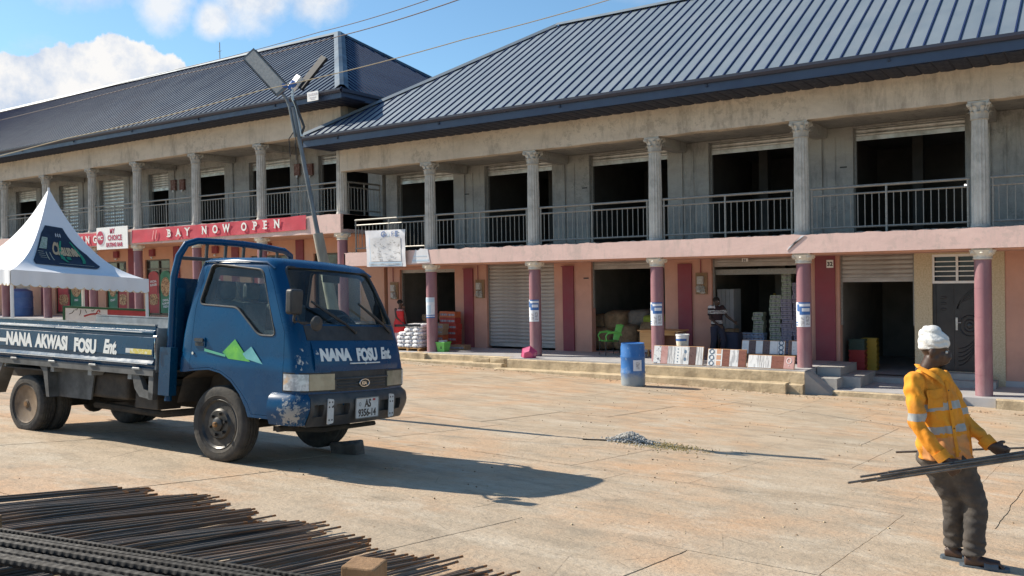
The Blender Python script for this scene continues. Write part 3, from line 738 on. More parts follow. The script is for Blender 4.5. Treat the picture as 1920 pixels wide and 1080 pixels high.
def cap2(p, q, wd, nm):
    p = Vector(p); q = Vector(q); d = (q - p).normalized(); s_ = d.cross(Vector((0, 0, 1))).normalized(); up = Vector((0, 0, 1)); vs = []
    for e in (p, q): vs += [e - s_ * wd - up * .05, e - s_ * wd * .3 + up * .08, e + s_ * wd * .3 + up * .08, e + s_ * wd - up * .05]
    MB().add(vs, [(0, 1, 5, 4), (1, 2, 6, 5), (2, 3, 7, 6)]).build(nm, m_rooffar, rf2, off=base)
cap2((-20.4, 20.65, 6.14), (-26.45, 26.7, 10.15), .22, 'hip_cap'); cap2((LX, 26.7, 10.15), (-26.45, 26.7, 10.15), .16, 'ridge_cap'); cap2((-26.45, 26.7, 10.15), (-20.4, 32.75, 6.14), .14, 'hip_cap')
fascia(rf2, LX, -20.4, 20.63, 5.80, 6.09, 0)
MB().box(-20.42, -20.39, 20.66, 32.7, 5.80, 6.02).build('end_fascia', m_fascia, rf2, off=base)
MB().box(-20.388, -20.29, 20.6, 32.7, 5.98, 6.08).build('end_gutter', m_gutter, rf2, off=base)
soffit(rf2, LX, -20.6, 20.67, 21.62, 5.805, .30)
MB().box(-21.35, -20.43, 21.63, 32.5, 5.81, 5.83).build('end_soffit', m_soffit, rf2, off=base)
bl = MB(); beam(bl, LX, -21.42, 21.6, 21.95, LC, LS + .02, 180, seed=5); bl.build('eaves_beam', m_beam, LB)
MB().box(-21.62, -21.421, 21.951, 32, LC, LS + .02).build('end_beam', m_conc, LB)
MB().box(LX, -21.63, 21.952, 32, LC + .02, LC + .2).build('ceiling_slab', m_conc, LB)
MB().box(LX, -21.42, 21.62, 32, 1.70, LF - .01).build('first_floor_slab', m_conc, LB)
pb = MB(); n = 300
for i in range(n):
    xa = LX + (-21.42 - LX) * i / n; xb = LX + (-21.42 - LX) * (i + 1) / n
    za, zb = [LF + .0 + .03 * noise.noise(Vector((x * 2.7, 8, 0))) + .02 * noise.noise(Vector((x * 9, 8, 1))) for x in (xa, xb)]
    pb.add([(xa, 21.5, LT), (xb, 21.5, LT), (xb, 21.5, zb), (xa, 21.5, za), (xa, 21.615, LT), (xb, 21.615, LT), (xb, 21.615, zb), (xa, 21.615, za)], [(0, 1, 2, 3), (3, 2, 6, 7), (0, 4, 5, 1)])
pb.add([(-21.42, 21.5, LT), (-21.42, 23.6, LT), (-21.42, 23.6, LF - .01), (-21.42, 21.5, LF)], [(0, 1, 2, 3)])
pb.build('painted_slab_edge', m_pinkband, LB)
MB().box(LX, -21.43, 21.63, 23.59, LT - .02, 1.695).build('veranda_ceiling', m_salmonL, LB)
lcols = [-21.62, -25.65, -29.40, -33.22, -36.5, -40.2, -43.9, -47.7, -51.5, -55.3]
hL = 1.33 - LG + .0
SHL = plain_shaft(hL); 
for k, x in enumerate(lcols):
    c = link('column', FL, LB, loc=Vector((x, 21.8, LF)) - base); link('capital', CAP, c, loc=(0, 0, 2.35))
    c2 = link('painted_column', SHL, LB, loc=Vector((x + .04, 21.74, LG)) - base); link('capital', SCAP, c2, loc=(0, 0, hL))
for k in range(9): railing(LB, lcols[k + 1] + .2, lcols[k] - .2, 21.8, LF)
railing(LB, 21.95, 23.55, -21.5, LF, along='y')
lops = [(-24.6, -22.1, 4.62), (-28.5, -26.1, 4.70), (-31.9, -30.0, 4.70), (-35.15, -33.65, 4.75), (-38.95, -36.75, 4.75), (-42.35, -40.55, 4.75), (-46.4, -44.35, 4.75), (-50.2, -48.2, 4.75), (-54, -52, 4.75)]
wall_mb(LX, -21.43, LF, LC + .02, [(a, b, LF, h) for a, b, h in lops], YW, YW + .25).build('upper_wall', m_conc, LB)
MB().box(-21.62, -21.425, YW + .26, 32, LG, LC).build('end_wall', m_conc, LB)
for (a, b, h), zz in zip(lops, (4.40, 4.45, 4.40, 4.08, 2.35, 2.35, 4.3, 2.4, 4.3)): shutter(LB, a, b, YW + .17, h, zz, m_galv, .105 if zz > 4 else .16)
each('pilaster', [(x - .42, x - .02, YW - .055, YW - .001, LF, LC - .001) for x in lcols[1:]], m_conc, LB)
each('cross_beam', [(x - .16, x + .16, 21.97, YW - .057, LC - .2, LC + .018) for x in lcols[1:]], m_conc, LB)
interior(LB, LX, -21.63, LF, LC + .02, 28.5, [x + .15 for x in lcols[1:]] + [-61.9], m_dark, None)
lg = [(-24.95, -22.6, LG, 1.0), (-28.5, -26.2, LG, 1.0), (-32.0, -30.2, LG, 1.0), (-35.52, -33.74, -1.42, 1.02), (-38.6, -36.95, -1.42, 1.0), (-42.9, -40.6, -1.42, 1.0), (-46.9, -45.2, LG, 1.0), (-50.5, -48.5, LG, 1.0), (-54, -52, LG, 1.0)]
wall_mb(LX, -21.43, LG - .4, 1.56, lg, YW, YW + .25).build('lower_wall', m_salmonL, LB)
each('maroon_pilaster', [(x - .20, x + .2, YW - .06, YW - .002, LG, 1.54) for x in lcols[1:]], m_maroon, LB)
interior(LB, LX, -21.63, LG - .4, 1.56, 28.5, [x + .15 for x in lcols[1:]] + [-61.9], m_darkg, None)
MB().box(LX, -21.43, 21.36, 28.4, LG - .9, LG).build('veranda_floor', m_floor, LB)
k_ = MB(); rough_block(k_, LX, -21.5, 20.95, 21.37, -2.75, LG - .22, seg=1.0); k_.build('front_step', m_step, LB)
for a, b, zz in ((-46.9, -45.2, -1.45), (-50.5, -48.5, -1.45), (-54, -52, -1.4)): shutter(LB, a, b, YW + .13, 1.0, zz, m_shut, .14)
# glazed shop doors with printed panels (food pictures are plain generic food shapes)
m_frame = M('brown_aluminium', (.10, .075, .055), rough=.4, metal=.5)
m_dglass = M('shop_glass', (.05, .055, .055), (.08, .08, .08), rough=.08, scale=2)
m_pred = M('red_poster_print', (.48, .045, .05), (.36, .04, .045), rough=.5, scale=3)
m_pgrn = M('green_poster_print', (.03, .22, .11), (.02, .15, .08), rough=.5, scale=3)
m_food = M('food_print', (.62, .38, .18), (.22, .08, .03), rough=.6, scale=14, lo=.42, hi=.56, c3=(.75, .65, .4), s3=20)
def poster_door(xa, xb, z0, z1, kinds, words):
    y = YW + .10; fr_ = MB()
    for x in (xa, (xa + xb) / 2 - .03, xb - .06): fr_.box(x, x + .06, y - .03, y + .03, z0, z1)
    for z in (z0, z1 - .44, z1 - .06): fr_.box(xa + .061, xb - .061, y - .028, y + .028, z, z + .06)
    fo = fr_.build('glazed_door', m_frame, LB)
    MB().box(xa + .06, xb - .06, y + .031, y + .036, z0, z1).build('door_glass', m_dglass, fo, off=base)
    mid = (xa + xb) / 2
    for (a, b), kd, wd in zip(((xa + .08, mid - .05), (mid + .05, xb - .08)), kinds, words):
        if not kd: continue
        zz0, zz1 = z0 + .10, z1 - .50; cx_ = (a + b) / 2; wdt = b - a
        pts = [(a, zz0), (b, zz0)] + [(cx_ + wdt / 2 * math.cos(t_), zz1 - wdt * .35 + wdt * .35 * math.sin(t_)) for t_ in [PI * i / 8 for i in range(9)]]
        po = MB().prism(pts, y - .012, y - .004, 'y').build('poster', m_pred if kd == 'r' else m_pgrn, fo, off=base)
        fz = zz0 + (zz1 - zz0) * (.32 if kd == 'r' else .62)
        f_ = MB()
        if kd == 'r':
            for dz, rr in ((.16, .30), (.05, .36), (-.06, .34), (-.16, .30)): f_.prism([(cx_ + wdt * rr * 1.25 * math.cos(t_), fz + dz + .09 * math.sin(t_)) for t_ in [PI * i / 8 for i in range(16)]], y - .018 - abs(dz) * .01, y - .0125, 'y')
        else:
            f_.prism([(cx_ + wdt * .42 * math.cos(t_), fz + .42 * math.sin(t_)) for t_ in [PI * i / 10 for i in range(20)]], y - .017, y - .0125, 'y')
        f_.build('food_picture', m_food, fo, off=base)
        for i, line in enumerate(wd):
            zt_ = (zz1 - .50 - i * .15) if kd == 'r' else (zz0 + .52 - i * .14)
            text('poster_text', line, .13, m_white, frameM(Vector((cx_, y - .02, zt_)) - base, (1, 0, .08), (0, 0, 1)), fo, ext=.001, bold=.004, align='CENTER')
    hb = MB().box(mid - .07, mid - .05, y - .07, y - .05, z0 + .95, z0 + 1.3); hb.box(mid + .03, mid + .05, y - .07, y - .05, z0 + .95, z0 + 1.3); hb.build('door_pull', m_black, fo, off=base)
poster_door(-35.52, -33.74, -1.42, 1.02, 'rg', (('SPECIAL', 'BURGER'), ('DRINK,', 'ALMOST', 'FRESH')))
poster_door(-38.6, -36.95, -1.42, 1.0, 'gr', (('CRAFT',), ('PIZZA', 'DEALS')))
poster_door(-42.9, -40.6, -1.42, 1.0, 'rg', (('BURGER',), ('FRIED',)))
poster_door(-32.0, -30.2, LG, 1.0, 'gr', (('FRESH',), ('TASTY',)))
poster_door(-28.5, -26.2, LG, 1.0, 'rg', (('SPECIAL',), ('DRINK', 'LUCKY')))
poster_door(-24.95, -22.6, LG, 1.0, (None, None), ((), ()))
each('wall_box', [(x - .16, x + .16, YW - .12, YW - .002, 1.17, 1.46) for x in (-34.9, -37.6, -30.6, -27.4, -41.8)], m_maroon, LB)
for x in (-34.9, -37.6, -30.6, -27.4, -41.8): MB().ball((x, YW - .09, 1.10), .05).build('door_bulb', m_white, LB)
m_rust = M('rusty_meter_cover', (.14, .06, .045), (.3, .2, .17), rough=.7, scale=9, lo=.5, hi=.7)
for x, z in ((-25.66, 4.19), (-24.98, 4.14), (-33.28, 4.15), (-32.68, 4.13)):
    b_ = MB().box(x - .15, x + .15, YW - .10, YW - .002 - (.055 if abs(x + 25.66) < .2 else 0), z - .22, z + .22).build('meter_box', m_rust, LB)
    MB().cyl((x, YW - .09, z - .3), (x, YW - .09, z - .22), .04, n=8).build('meter_gland', m_white, b_, off=base)
# antenna mast on the ridge
tag(MB().cyl((-34.08, 26.7, 10.05), (-34.08, 26.7, 11.0), .02, n=6).cyl((-34.08 - .12, 26.7, 10.6), (-34.08 + .12, 26.7, 10.6), .012, n=5).build('roof_mast', m_rail, off=Vector((-34.08, 26.7, 10.05))), 'thin mast standing on the ridge of the farther roof', 'mast')
bpy.data.objects['roof_mast'].location = (-34.08, 26.7, 10.05)
# ================================================================== flatbed truck (local axes: x forward, y to its left, z up)
def blue_extra(t, tc, col):
    sp = t.new('ShaderNodeSeparateXYZ', Vector=tc)
    fine = t.noise(tc, 16, 8, .75); big = t.noise(tc, 3.2, 6, .7)
    # chips and bare filler at the knocked front corner, and along the lower sill
    dx = t.new('ShaderNodeVectorMath', dict(operation='DISTANCE'), i0=tc, i1=(1.02, -.70, 1.08)).outputs['Value']
    m = t.ramp(dx, .06, .26, 1, 0)
    chip = t.ramp(t.math('ADD', t.math('MULTIPLY', m, .34), t.noise(t.scaled(tc, 1, 1, .6), 7, 7, .7)), .83, .86)
    dx2 = t.new('ShaderNodeVectorMath', dict(operation='DISTANCE'), i0=tc, i1=(1.0, -.84, .56)).outputs['Value']
    m2 = t.ramp(dx2, .05, .30, 1, 0)
    chip2 = t.ramp(t.math('ADD', t.math('MULTIPLY', m2, .26), fine), .70, .74)
    col = t.mix(chip, col, (.50, .48, .44)); col = t.mix(t.math('MULTIPLY', chip2, .8), col, (.42, .40, .36))
    scr = t.ramp(t.noise(t.scaled(tc, 1.2, 1, 5), 6, 8, .8), .66, .70)
    low = t.ramp(sp.outputs[2], .55, 1.15, 1., .1)
    col = t.mix(t.math('MULTIPLY', t.math('MULTIPLY', scr, low), .45), col, (.20, .30, .36))
    dust = t.math('MULTIPLY', t.ramp(big, .4, .75), t.ramp(sp.outputs[2], .5, 1.0, .22, .0))
    col = t.mix(dust, col, (.11, .12, .11))
    return col, t.ramp(big, .3, .75, .20, .36)
m_blue = M('truck_blue_paint', (.0003, .055, .142), (.0003, .043, .115), rough=.26, scale=2.5, spec=.28, coat=.05, extra=blue_extra)
m_cowl = M('matt_black_panel', (.018, .018, .02), (.03, .03, .03), rough=.55, scale=9, dirt=(.12, .11, .1), dirt_amt=.3, dirt_scale=4)
m_bump = M('faded_black_bumper', (.035, .035, .038), (.055, .053, .05), rough=.5, scale=5, dirt=(.16, .14, .12), dirt_amt=.5, dirt_scale=3)
m_tyre = M('dusty_tyre_rubber', (.028, .027, .026), (.055, .05, .044), rough=.9, scale=9, bump=.3, dirt=(.13, .11, .085), dirt_amt=.5, dirt_scale=4)
m_rimb = M('black_wheel_steel', (.02, .02, .021), (.045, .043, .04), rough=.38, metal=.3, scale=9, dirt=(.14, .12, .09), dirt_amt=.45, dirt_scale=7)
m_rimr = M('rusty_wheel_steel', (.17, .115, .065), (.095, .06, .035), rough=.65, scale=6, dirt=(.26, .2, .14), dirt_amt=.5, dirt_scale=7)
m_rustc = M('rusty_cap', (.30, .15, .05), (.15, .08, .03), rough=.8, scale=30)
m_chas = M('grimy_chassis', (.028, .025, .022), (.05, .043, .036), rough=.85, scale=6, dirt=(.12, .09, .06), dirt_amt=.5, dirt_scale=4)
m_tray = M('scuffed_galvanised_tray', (.40, .41, .41), (.24, .25, .25), rough=.6, metal=.35, scale=5, dirt=(.17, .15, .12), dirt_amt=.7, dirt_scale=3)
m_guard = M('sooty_mud_guard', (.075, .075, .072), (.14, .14, .135), rough=.7, scale=5, dirt=(.03, .028, .025), dirt_amt=.8, dirt_scale=3)
m_lamp = M('yellowed_lamp_lens', (.40, .34, .23), (.30, .25, .16), rough=.18, scale=9, coat=.6)
m_lampc = M('clear_corner_lens', (.66, .68, .68), (.4, .42, .43), rough=.14, scale=24, lo=.4, hi=.6, coat=.7, c3=(.75, .45, .2), s3=8)
m_sticker = M('reflective_plate', (.62, .62, .60), (.5, .5, .49), rough=.4, scale=12)
m_chrome = M('chrome', (.7, .7, .7), rough=.2, metal=1.)
m_seat = M('seat_fabric', (.10, .105, .11), (.07, .07, .08), rough=.9, scale=20)
m_paintw = M('white_sign_paint', (.80, .80, .76), (.70, .70, .67), rough=.5, scale=9)
m_glass = glass_mat('cab_glass', (.78, .86, .84), 1.0, .90)
O3 = Vector((0, 0, 0))

TR = thing('flatbed_truck', 'blue dropside truck with white NANA FOSU Ent. lettering parked in the yard', 'truck', (0, 0, 0))
tf = Vector((.99680, .07711, -.02084)); ts = Vector((.07834, -.99469, .06670)); tu = Vector((.01559, .06812, .99756))
TR.matrix_world = Matrix(((tf.x, -ts.x, tu.x, -7.2697), (tf.y, -ts.y, tu.y, 6.2799), (tf.z, -ts.z, tu.z, -1.8126), (0, 0, 0, 1)))

def lerpk(z, tab):
    if z <= tab[0][0]: return tab[0][1:]
    for a, b in zip(tab[:-1], tab[1:]):
        if z <= b[0]:
            f = (z - a[0]) / (b[0] - a[0]); return tuple(p + (q - p) * f for p, q in zip(a[1:], b[1:]))
    return tab[-1][1:]
CAB = [(.49, 1.085, .795, -.57), (.62, 1.115, .805, -.57), (.78, 1.13, .808, -.57), (.93, 1.12, .812, -.565), (1.0, 1.105, .813, -.56), (1.03, 1.10, .804, -.555), (1.08, 1.09, .804, -.55), (1.22, 1.05, .80, -.54), (1.38, .985, .79, -.52),
       (1.60, .875, .768, -.48), (1.80, .765, .742, -.44), (1.92, .69, .722, -.415), (1.965, .65, .70, -.40), (1.995, .60, .66, -.37), (2.015, .50, .58, -.31), (2.025, .36, .44, -.2)]
AX, AY, BOW = .125, .15, .095
def cabp(z, inset=0):
    xf, wd, xb = lerpk(z, CAB); return xf - inset, wd - inset, xb + inset
def xfront(y, z, inset=0):
    xf, wd, xb = cabp(z, inset); y0 = wd - AY; ya = min(abs(y), wd)
    if ya <= y0: return xf - BOW * (ya / wd) ** 2
    t_ = min(1, (ya - y0) / AY); return xf - BOW * (y0 / wd) ** 2 - AX * (1 - math.sqrt(max(0, 1 - t_ * t_)))
def ring(z, inset=0):
    xf, wd, xb = cabp(z, inset); y0 = wd - AY; P = []
    rb = .05
    for k in range(4): a = PI / 2 * k / 3; P.append((xb + rb * (1 - math.sin(a)), -wd + rb * (1 - math.cos(a))) )
    P = P[::-1]
    X0_ = xf - BOW * (y0 / wd) ** 2 - AX
    for k in range(1, 8): P.append((xb + rb + (X0_ - xb - rb) * k / 8, -wd))
    for k in range(0, 9):
        th = PI / 2 * k / 8; yy = -wd + AY * (1 - math.cos(th)); P.append((X0_ + AX * math.sin(th), yy))
    for k in range(1, 7): yy = -y0 + y0 * k / 6; P.append((xfront(yy, z, inset), yy))
    return P + [(x, -y) for x, y in P[:-1][::-1]]
def loft(zs, inset):
    rs = [ring(z, inset) for z in zs]; n = len(rs[0]); mb = MB(); vs = [(x, y, z) for r, z in zip(rs, zs) for x, y in r]
    fs = [(k * n + i, k * n + (i + 1) % n, (k + 1) * n + (i + 1) % n, (k + 1) * n + i) for k in range(len(rs) - 1) for i in range(n)]
    mb.add(vs, fs + [tuple(range(n))[::-1], tuple(range((len(rs) - 1) * n, len(rs) * n))], 0, True); return mb
zs_ = [.49, .55, .62, .70, .78, .86, .93, 1.0, 1.03, 1.08, 1.15, 1.22, 1.30, 1.38, 1.46, 1.53, 1.60, 1.70, 1.80, 1.88, 1.92, 1.945, 1.965, 1.98, 1.995, 2.006, 2.015, 2.025]
body = loft(zs_, 0).build('cab_body', m_blue, TR, off=O3)
body.data.materials.append(m_black)
inner = loft([.96, 1.08, 1.22, 1.38, 1.60, 1.80, 1.92, 1.955], .035).data('c', m_black)
arch = MB().prism([(-.8, .2), (-.8, .86), (-.47, .865), (-.30, .89), (-.13, .905), (.03, .88), (.17, .81), (.29, .70), (.37, .58), (.43, .42), (.43, .2)], -1.2, 1.2, 'y').data('c', m_black)
def roundpoly(pts, r, n=4):
    out = []; L = len(pts)
    for i in range(L):
        p0, p, p1 = Vector(pts[i - 1]), Vector(pts[i]), Vector(pts[(i + 1) % L]); a = (p0 - p); b = (p1 - p); q = min(r, a.length * .45, b.length * .45)
        A_, B_ = p + a.normalized() * q, p + b.normalized() * q
        for k in range(n + 1):
            t_ = k / n; out.append(tuple(A_ * (1 - t_) ** 2 + p * 2 * t_ * (1 - t_) + B_ * t_ * t_))
    return out
SW_ = roundpoly([(-.24, 1.945), (.46, 1.885), (.72, 1.265), (.50, 1.265), (.18, 1.52), (-.34, 1.54)], .06)
WS_ = roundpoly([(-.70, 1.385), (.70, 1.385), (.615, 1.925), (-.615, 1.925)], .06)
RW_ = roundpoly([(-.52, 1.45), (.52, 1.45), (.48, 1.86), (-.48, 1.86)], .05)
cut = [inner, arch, MB().prism(SW_, -1.1, -.5, 'y').data('c', m_black), MB().prism(SW_, .5, 1.1, 'y').data('c', m_black),
       MB().prism(WS_, .40, 1.5, 'x').data('c', m_black), MB().prism(RW_, -.8, -.3, 'x').data('c', m_black)]
boolean(body, cut)
DO_ = [(-.40, .90), (-.385, 1.50), (-.30, 1.965), (.50, 1.94), (.62, 1.75), (.83, 1.30), (.845, 1.0), (.84, .52), (.445, .52), (.40, .62), (.31, .715), (.18, .83), (.03, .90), (-.13, .925), (-.28, .91)]
def shrink(P, d):
    out = []; n = len(P)
    for i in range(n):
        a, p, b = Vector(P[i - 1]), Vector(P[i]), Vector(P[(i + 1) % n]); n1_ = Vector((-(p - a).y, (p - a).x)).normalized(); n2_ = Vector((-(b - p).y, (b - p).x)).normalized(); out.append(tuple(p + (n1_ + n2_).normalized() * d))
    return out
DI_ = shrink(DO_, -.004); 
c0 = sum((Vector(p) for p in DO_), Vector((0, 0))) / len(DO_)
if (Vector(DI_[0]) - c0).length > (Vector(DO_[0]) - c0).length: DI_ = shrink(DO_, .004)
for sgn in (-1, 1):
    d_ = link('door', body.data.copy(), TR)
    ya, yb = sorted((sgn * .68, sgn * 1.1))
    boolean(d_, [MB().prism(DI_, ya, yb, 'y').data('c', m_blue)], 'INTERSECT')
    boolean(body, [MB().prism(DO_, ya, yb, 'y').data('c', m_blue)])
    d_.data.set_sharp_from_angle(angle=R_(32))
    # recessed handle and lock
    q = MB(); y_ = sgn * .805
    q.prism(roundpoly([(-.345, 1.12), (-.195, 1.12), (-.195, 1.215), (-.345, 1.215)], .02), y_ - sgn * .004, y_ + sgn * .010, 'y', mi=0)
    q.prism(roundpoly([(-.33, 1.13), (-.21, 1.13), (-.21, 1.165), (-.33, 1.165)], .008), y_ + sgn * .0102, y_ + sgn * .013, 'y', mi=1)
    q.prism(roundpoly([(-.33, 1.172), (-.21, 1.172), (-.21, 1.205), (-.33, 1.205)], .012), y_ + sgn * .0102, y_ + sgn * .026, 'y', mi=1)
    q.build('door_handle', [m_blue, m_black], d_, off=O3)
    MB().cyl((-.36, y_, 1.055), (-.36, y_ + sgn * .012, 1.055), .014, n=10).build('door_lock', m_chrome, d_, off=O3)
    def sy(z, e=.0): return sgn * (lerpk(z, CAB)[1] + e)
    pts = SW_ + [SW_[0]]
    MB().tube([(x, sy(z, -.004), z) for x, z in pts], .011, 6, caps=False).build('window_seal', m_black, d_, off=O3)
    vs = [(x, sy(z, -.022), z) for x, z in SW_]
    MB().add(vs, [tuple(range(len(vs)))]).build('side_window', m_glass, d_, off=O3, fix=False)
body.data.set_sharp_from_angle(angle=R_(32))
wsb = TR
def wsw(z): return .735 - (z - 1.36) * .155
ws = MB().grid(lambda u, v: Vector((xfront((u - .5) * 2 * wsw(1.35 + .61 * v), 1.35 + .61 * v) - .018, (u - .5) * 2 * wsw(1.35 + .61 * v), 1.35 + .61 * v)), 20, 8).build('windshield', m_glass, TR, off=O3, fix=False)
MB().tube([(xfront(y, z) - .003, y, z) for y, z in WS_ + [WS_[0]]], .013, 6, caps=False).build('windshield_seal', m_black, TR, off=O3)
MB().box(-.50, -.495, -.54, .54, 1.43, 1.88).build('rear_window', m_glass, TR, off=O3)
MB().tube([(-.50 + (z - 1.45) * .18, y, z) for y, z in RW_ + [RW_[0]]], .012, 6, caps=False).build('rear_window_seal', m_black, TR, off=O3)
def patch(name, ylo, yhi, zlo, zhi, off, mat, parent=TR, ny=16, nz=4, thick=.03, xs0=None, offf=None):
    mb = MB(); ys_ = [ylo + (yhi - ylo) * i / ny for i in range(ny + 1)]
    def P(y, z, o):
        e = .004; x = xfront(y, z); 
        wd = lerpk(z, CAB)[1]; y1_ = max(-wd + .001, y - e); y2_ = min(wd - .001, y + e)
        dx, dy = xfront(y2_, z) - xfront(y1_, z), y2_ - y1_
        nn = Vector((dy, -dx, 0)).normalized(); return Vector((x, y, z)) + nn * o
    rows_o = []; rows_i = []
    for k in range(nz + 1):
        z = zlo + (zhi - zlo) * k / nz; oo = offf(k / nz) if offf else off
        ro = [P(max(-lerpk(z, CAB)[1], min(lerpk(z, CAB)[1], y)), z, oo) for y in ys_]; ri = [P(max(-lerpk(z, CAB)[1], min(lerpk(z, CAB)[1], y)), z, -thick) for y in ys_]
        if xs0 is not None:
            wd = lerpk(z, CAB)[1]
            if ylo <= -.79: ro = [Vector((xs0, -wd - oo, z))] + ro; ri = [Vector((xs0, -wd + .005, z))] + ri
            if yhi >= .79: ro = ro + [Vector((xs0, wd + oo, z))]; ri = ri + [Vector((xs0, wd - .005, z))]
        rows_o.append(ro); rows_i.append(ri)
    n = len(rows_o[0]); vs = [p for r in rows_o for p in r] + [p for r in rows_i for p in r]; B_ = n * (nz + 1)
    fs = [(k * n + i, k * n + i + 1, (k + 1) * n + i + 1, (k + 1) * n + i) for k in range(nz) for i in range(n - 1)]
    fs += [tuple(B_ + j for j in f)[::-1] for f in fs]
    for i in range(n - 1): fs += [(i, B_ + i, B_ + i + 1, i + 1), (nz * n + i, nz * n + i + 1, B_ + nz * n + i + 1, B_ + nz * n + i)]
    for k in range(nz): fs += [(k * n, (k + 1) * n, B_ + (k + 1) * n, B_ + k * n), (k * n + n - 1, B_ + k * n + n - 1, B_ + (k + 1) * n + n - 1, (k + 1) * n + n - 1)]
    mb.add(vs, fs, 0, True); o = mb.build(name, mat, parent, off=O3); o.data.set_sharp_from_angle(angle=R_(35)); return o
patch('black_cowl', -.66, .66, 1.235, 1.372, .004, m_cowl, thick=.005)
patch('front_panel', -.625, .625, .948, 1.228, .010, m_blue, thick=.005, nz=8, offf=lambda f: .010 + .012 * math.sin(PI * min(1, f * 1.15)) - (.008 if f in (0, 1) else 0))
patch('grille', -.44, .44, .755, .945, .004, m_cowl, thick=.01)
g2 = MB()
for z in (.79, .82, .85): g2.tube([(xfront(y, z) + .006, y, z) for y in [(-.36 + .72 * i / 12) for i in range(13)]], .006, 5)
g2.build('grille_bar', m_bump, TR, off=O3, kind='stuff')
MB().tube([(xfront(y, z) + .012, y, z) for y, z in [(a, b) for a, b in [( -.40 + .80 * i / 16, .875) for i in range(17)]]], .011, 6).build('grille_rim', m_bump, TR, off=O3)
em = MB().tube([(xfront(0, .82) + .018, .072 * math.cos(a), .825 + .036 * math.sin(a)) for a in [i * PI / 12 for i in range(25)]], .006, 6, caps=False).build('badge', m_chrome, TR, off=O3)
MB().prism([(.068 * math.cos(a), .825 + .033 * math.sin(a)) for a in [i * PI / 10 for i in range(20)]], xfront(0, .82) + .006, xfront(0, .82) + .014, 'x').build('badge_plate', m_black, em, off=O3)
text('badge_text', 'KIA', .046, m_chrome, frameM((xfront(0, .82) + .0155, 0, .808), (0, 1, 0), (0, 0, 1)), em, ext=.001, bold=.0015, align='CENTER')
for sgn in (-1, 1):
    a, b = sorted((sgn * .385, sgn * .8081)); patch('lamp_recess', a, b, .762, .938, .007, m_cowl, thick=.02, ny=8, xs0=.85)
    a, b = sorted((sgn * .40, sgn * .70)); hl = patch('headlight', a, b, .775, .925, .012, m_lamp, thick=.03, ny=8)
    if sgn < 0: patch('corner_lamp', -.8081, -.705, .775, .925, .014, m_lampc, thick=.03, ny=8, xs0=.865)
    else: patch('corner_lamp', .705, .8081, .775, .925, .014, m_lampc, thick=.03, ny=8, xs0=.865)
fo_ = lambda f: .03 + .045 * math.sin(PI * min(1, max(0, f * .9 + .08))) - (.03 if f == 1 else 0)
bp = patch('bumper', -.70, .8081, .44, .74, .07, m_bump, thick=.04, ny=26, nz=8, xs0=.70, offf=fo_)
holes = [MB().box(1.105 - (.03 if abs(y) > .5 else 0), 1.4, y - w_, y + w_, .535, .645).data('c', m_black) for y, w_ in ((-.62, .055), (-.33, .085), (.30, .085), (.56, .055))]
boolean(bp, holes); bp.data.set_sharp_from_angle(angle=R_(35))
patch('bumper_corner', -.8081, -.705, .455, .745, .07, m_blue, thick=.04, ny=8, nz=8, xs0=.72, offf=fo_)
for y in (-.49, .42):
    x_ = xfront(y, .6) + .075; st_ = MB(); st_.prism(roundpoly([(y - .042, .46), (y + .042, .47), (y + .042, .69), (y - .042, .70)], .015), x_ - .004, x_ + .005, 'x')
    s0 = st_.build('reflective_plate', m_sticker, TR, off=O3); q = MB()
    for dy in (-.02, .02):
        for dz in (-.08, .04, .085): q.cyl((x_ + .005, y + dy, .58 + dz), (x_ + .0065, y + dy, .58 + dz), .009, n=8)
    q.build('plate_hole', m_black, s0, off=O3, kind='stuff')
px_ = xfront(0, .6) + .083
np_ = MB().prism(roundpoly([(-.175, .495), (.165, .495), (.165, .68), (-.175, .68)], .012), px_ - .004, px_ + .002, 'x').build('number_plate', m_sticker, TR, off=O3)
MB().tube([(px_ + .002, y, z) for y, z in roundpoly([(-.18, .49), (.17, .49), (.17, .685), (-.18, .685)], .015) + [(-.18, .505)]], .006, 5, caps=False).build('plate_frame', M('plate_frame_grey', (.2, .19, .17), rough=.5), np_, off=O3)
text('plate_text', 'AS', .105, m_black, frameM((px_ + .003, -.045, .595), (0, 1, 0), (0, 0, 1)), np_, ext=.001, bold=.003, sx=.8)
text('plate_text', '9356-14', .098, m_black, frameM((px_ + .003, -.005, .508), (0, 1, 0), (0, 0, 1)), np_, ext=.001, bold=.003, sx=.82, align='CENTER')
MB().box(px_ + .0021, px_ + .004, .075, .115, .652, .672).build('plate_flag', m_pred, np_, off=O3)
MB().tube([(px_ + .003, -.115 + .013 * math.cos(a), .625 + .018 * math.sin(a)) for a in [i * PI / 6 for i in range(13)]], .002, 4, caps=False).build('plate_seal', m_black, np_, off=O3)
# hand painted lettering, laid on the curved panel / on the dropside
WRAP = {}
def wrap(o, fn): WRAP[o.name] = fn
def front_text(s, size, y0, z0, sx=1, shear=0, bold=.0065, slope=0, off=.0235):
    o = text('front_lettering', s, size, m_paintw, Matrix.Identity(4), TR, ext=.0005, bold=bold, shear=shear)
    wrap(o, lambda p: Vector((xfront(y0 + p.x * sx, min(1.22, z0 + p.y)) + off + p.z, y0 + p.x * sx, z0 + p.y + slope * p.x)))
front_text('NANA', .146, -.56, 1.052, sx=.90, bold=.010); front_text('FOSU', .156, -.085, 1.046, sx=.84, bold=.010); front_text('Ent.', .150, .305, 1.056, sx=.80, shear=.22, bold=.008)
for x0_, x1_ in ((-.20, .26),):
    MB().tube([(xfront(y, 1.02) + .027, y, 1.018) for y in [x0_ + (x1_ - x0_) * i / 8 for i in range(9)]], .0065, 5).ball((xfront(.03, 1.02) + .028, .03, 1.018), .013).build('painted_rule', m_paintw, TR, off=O3)
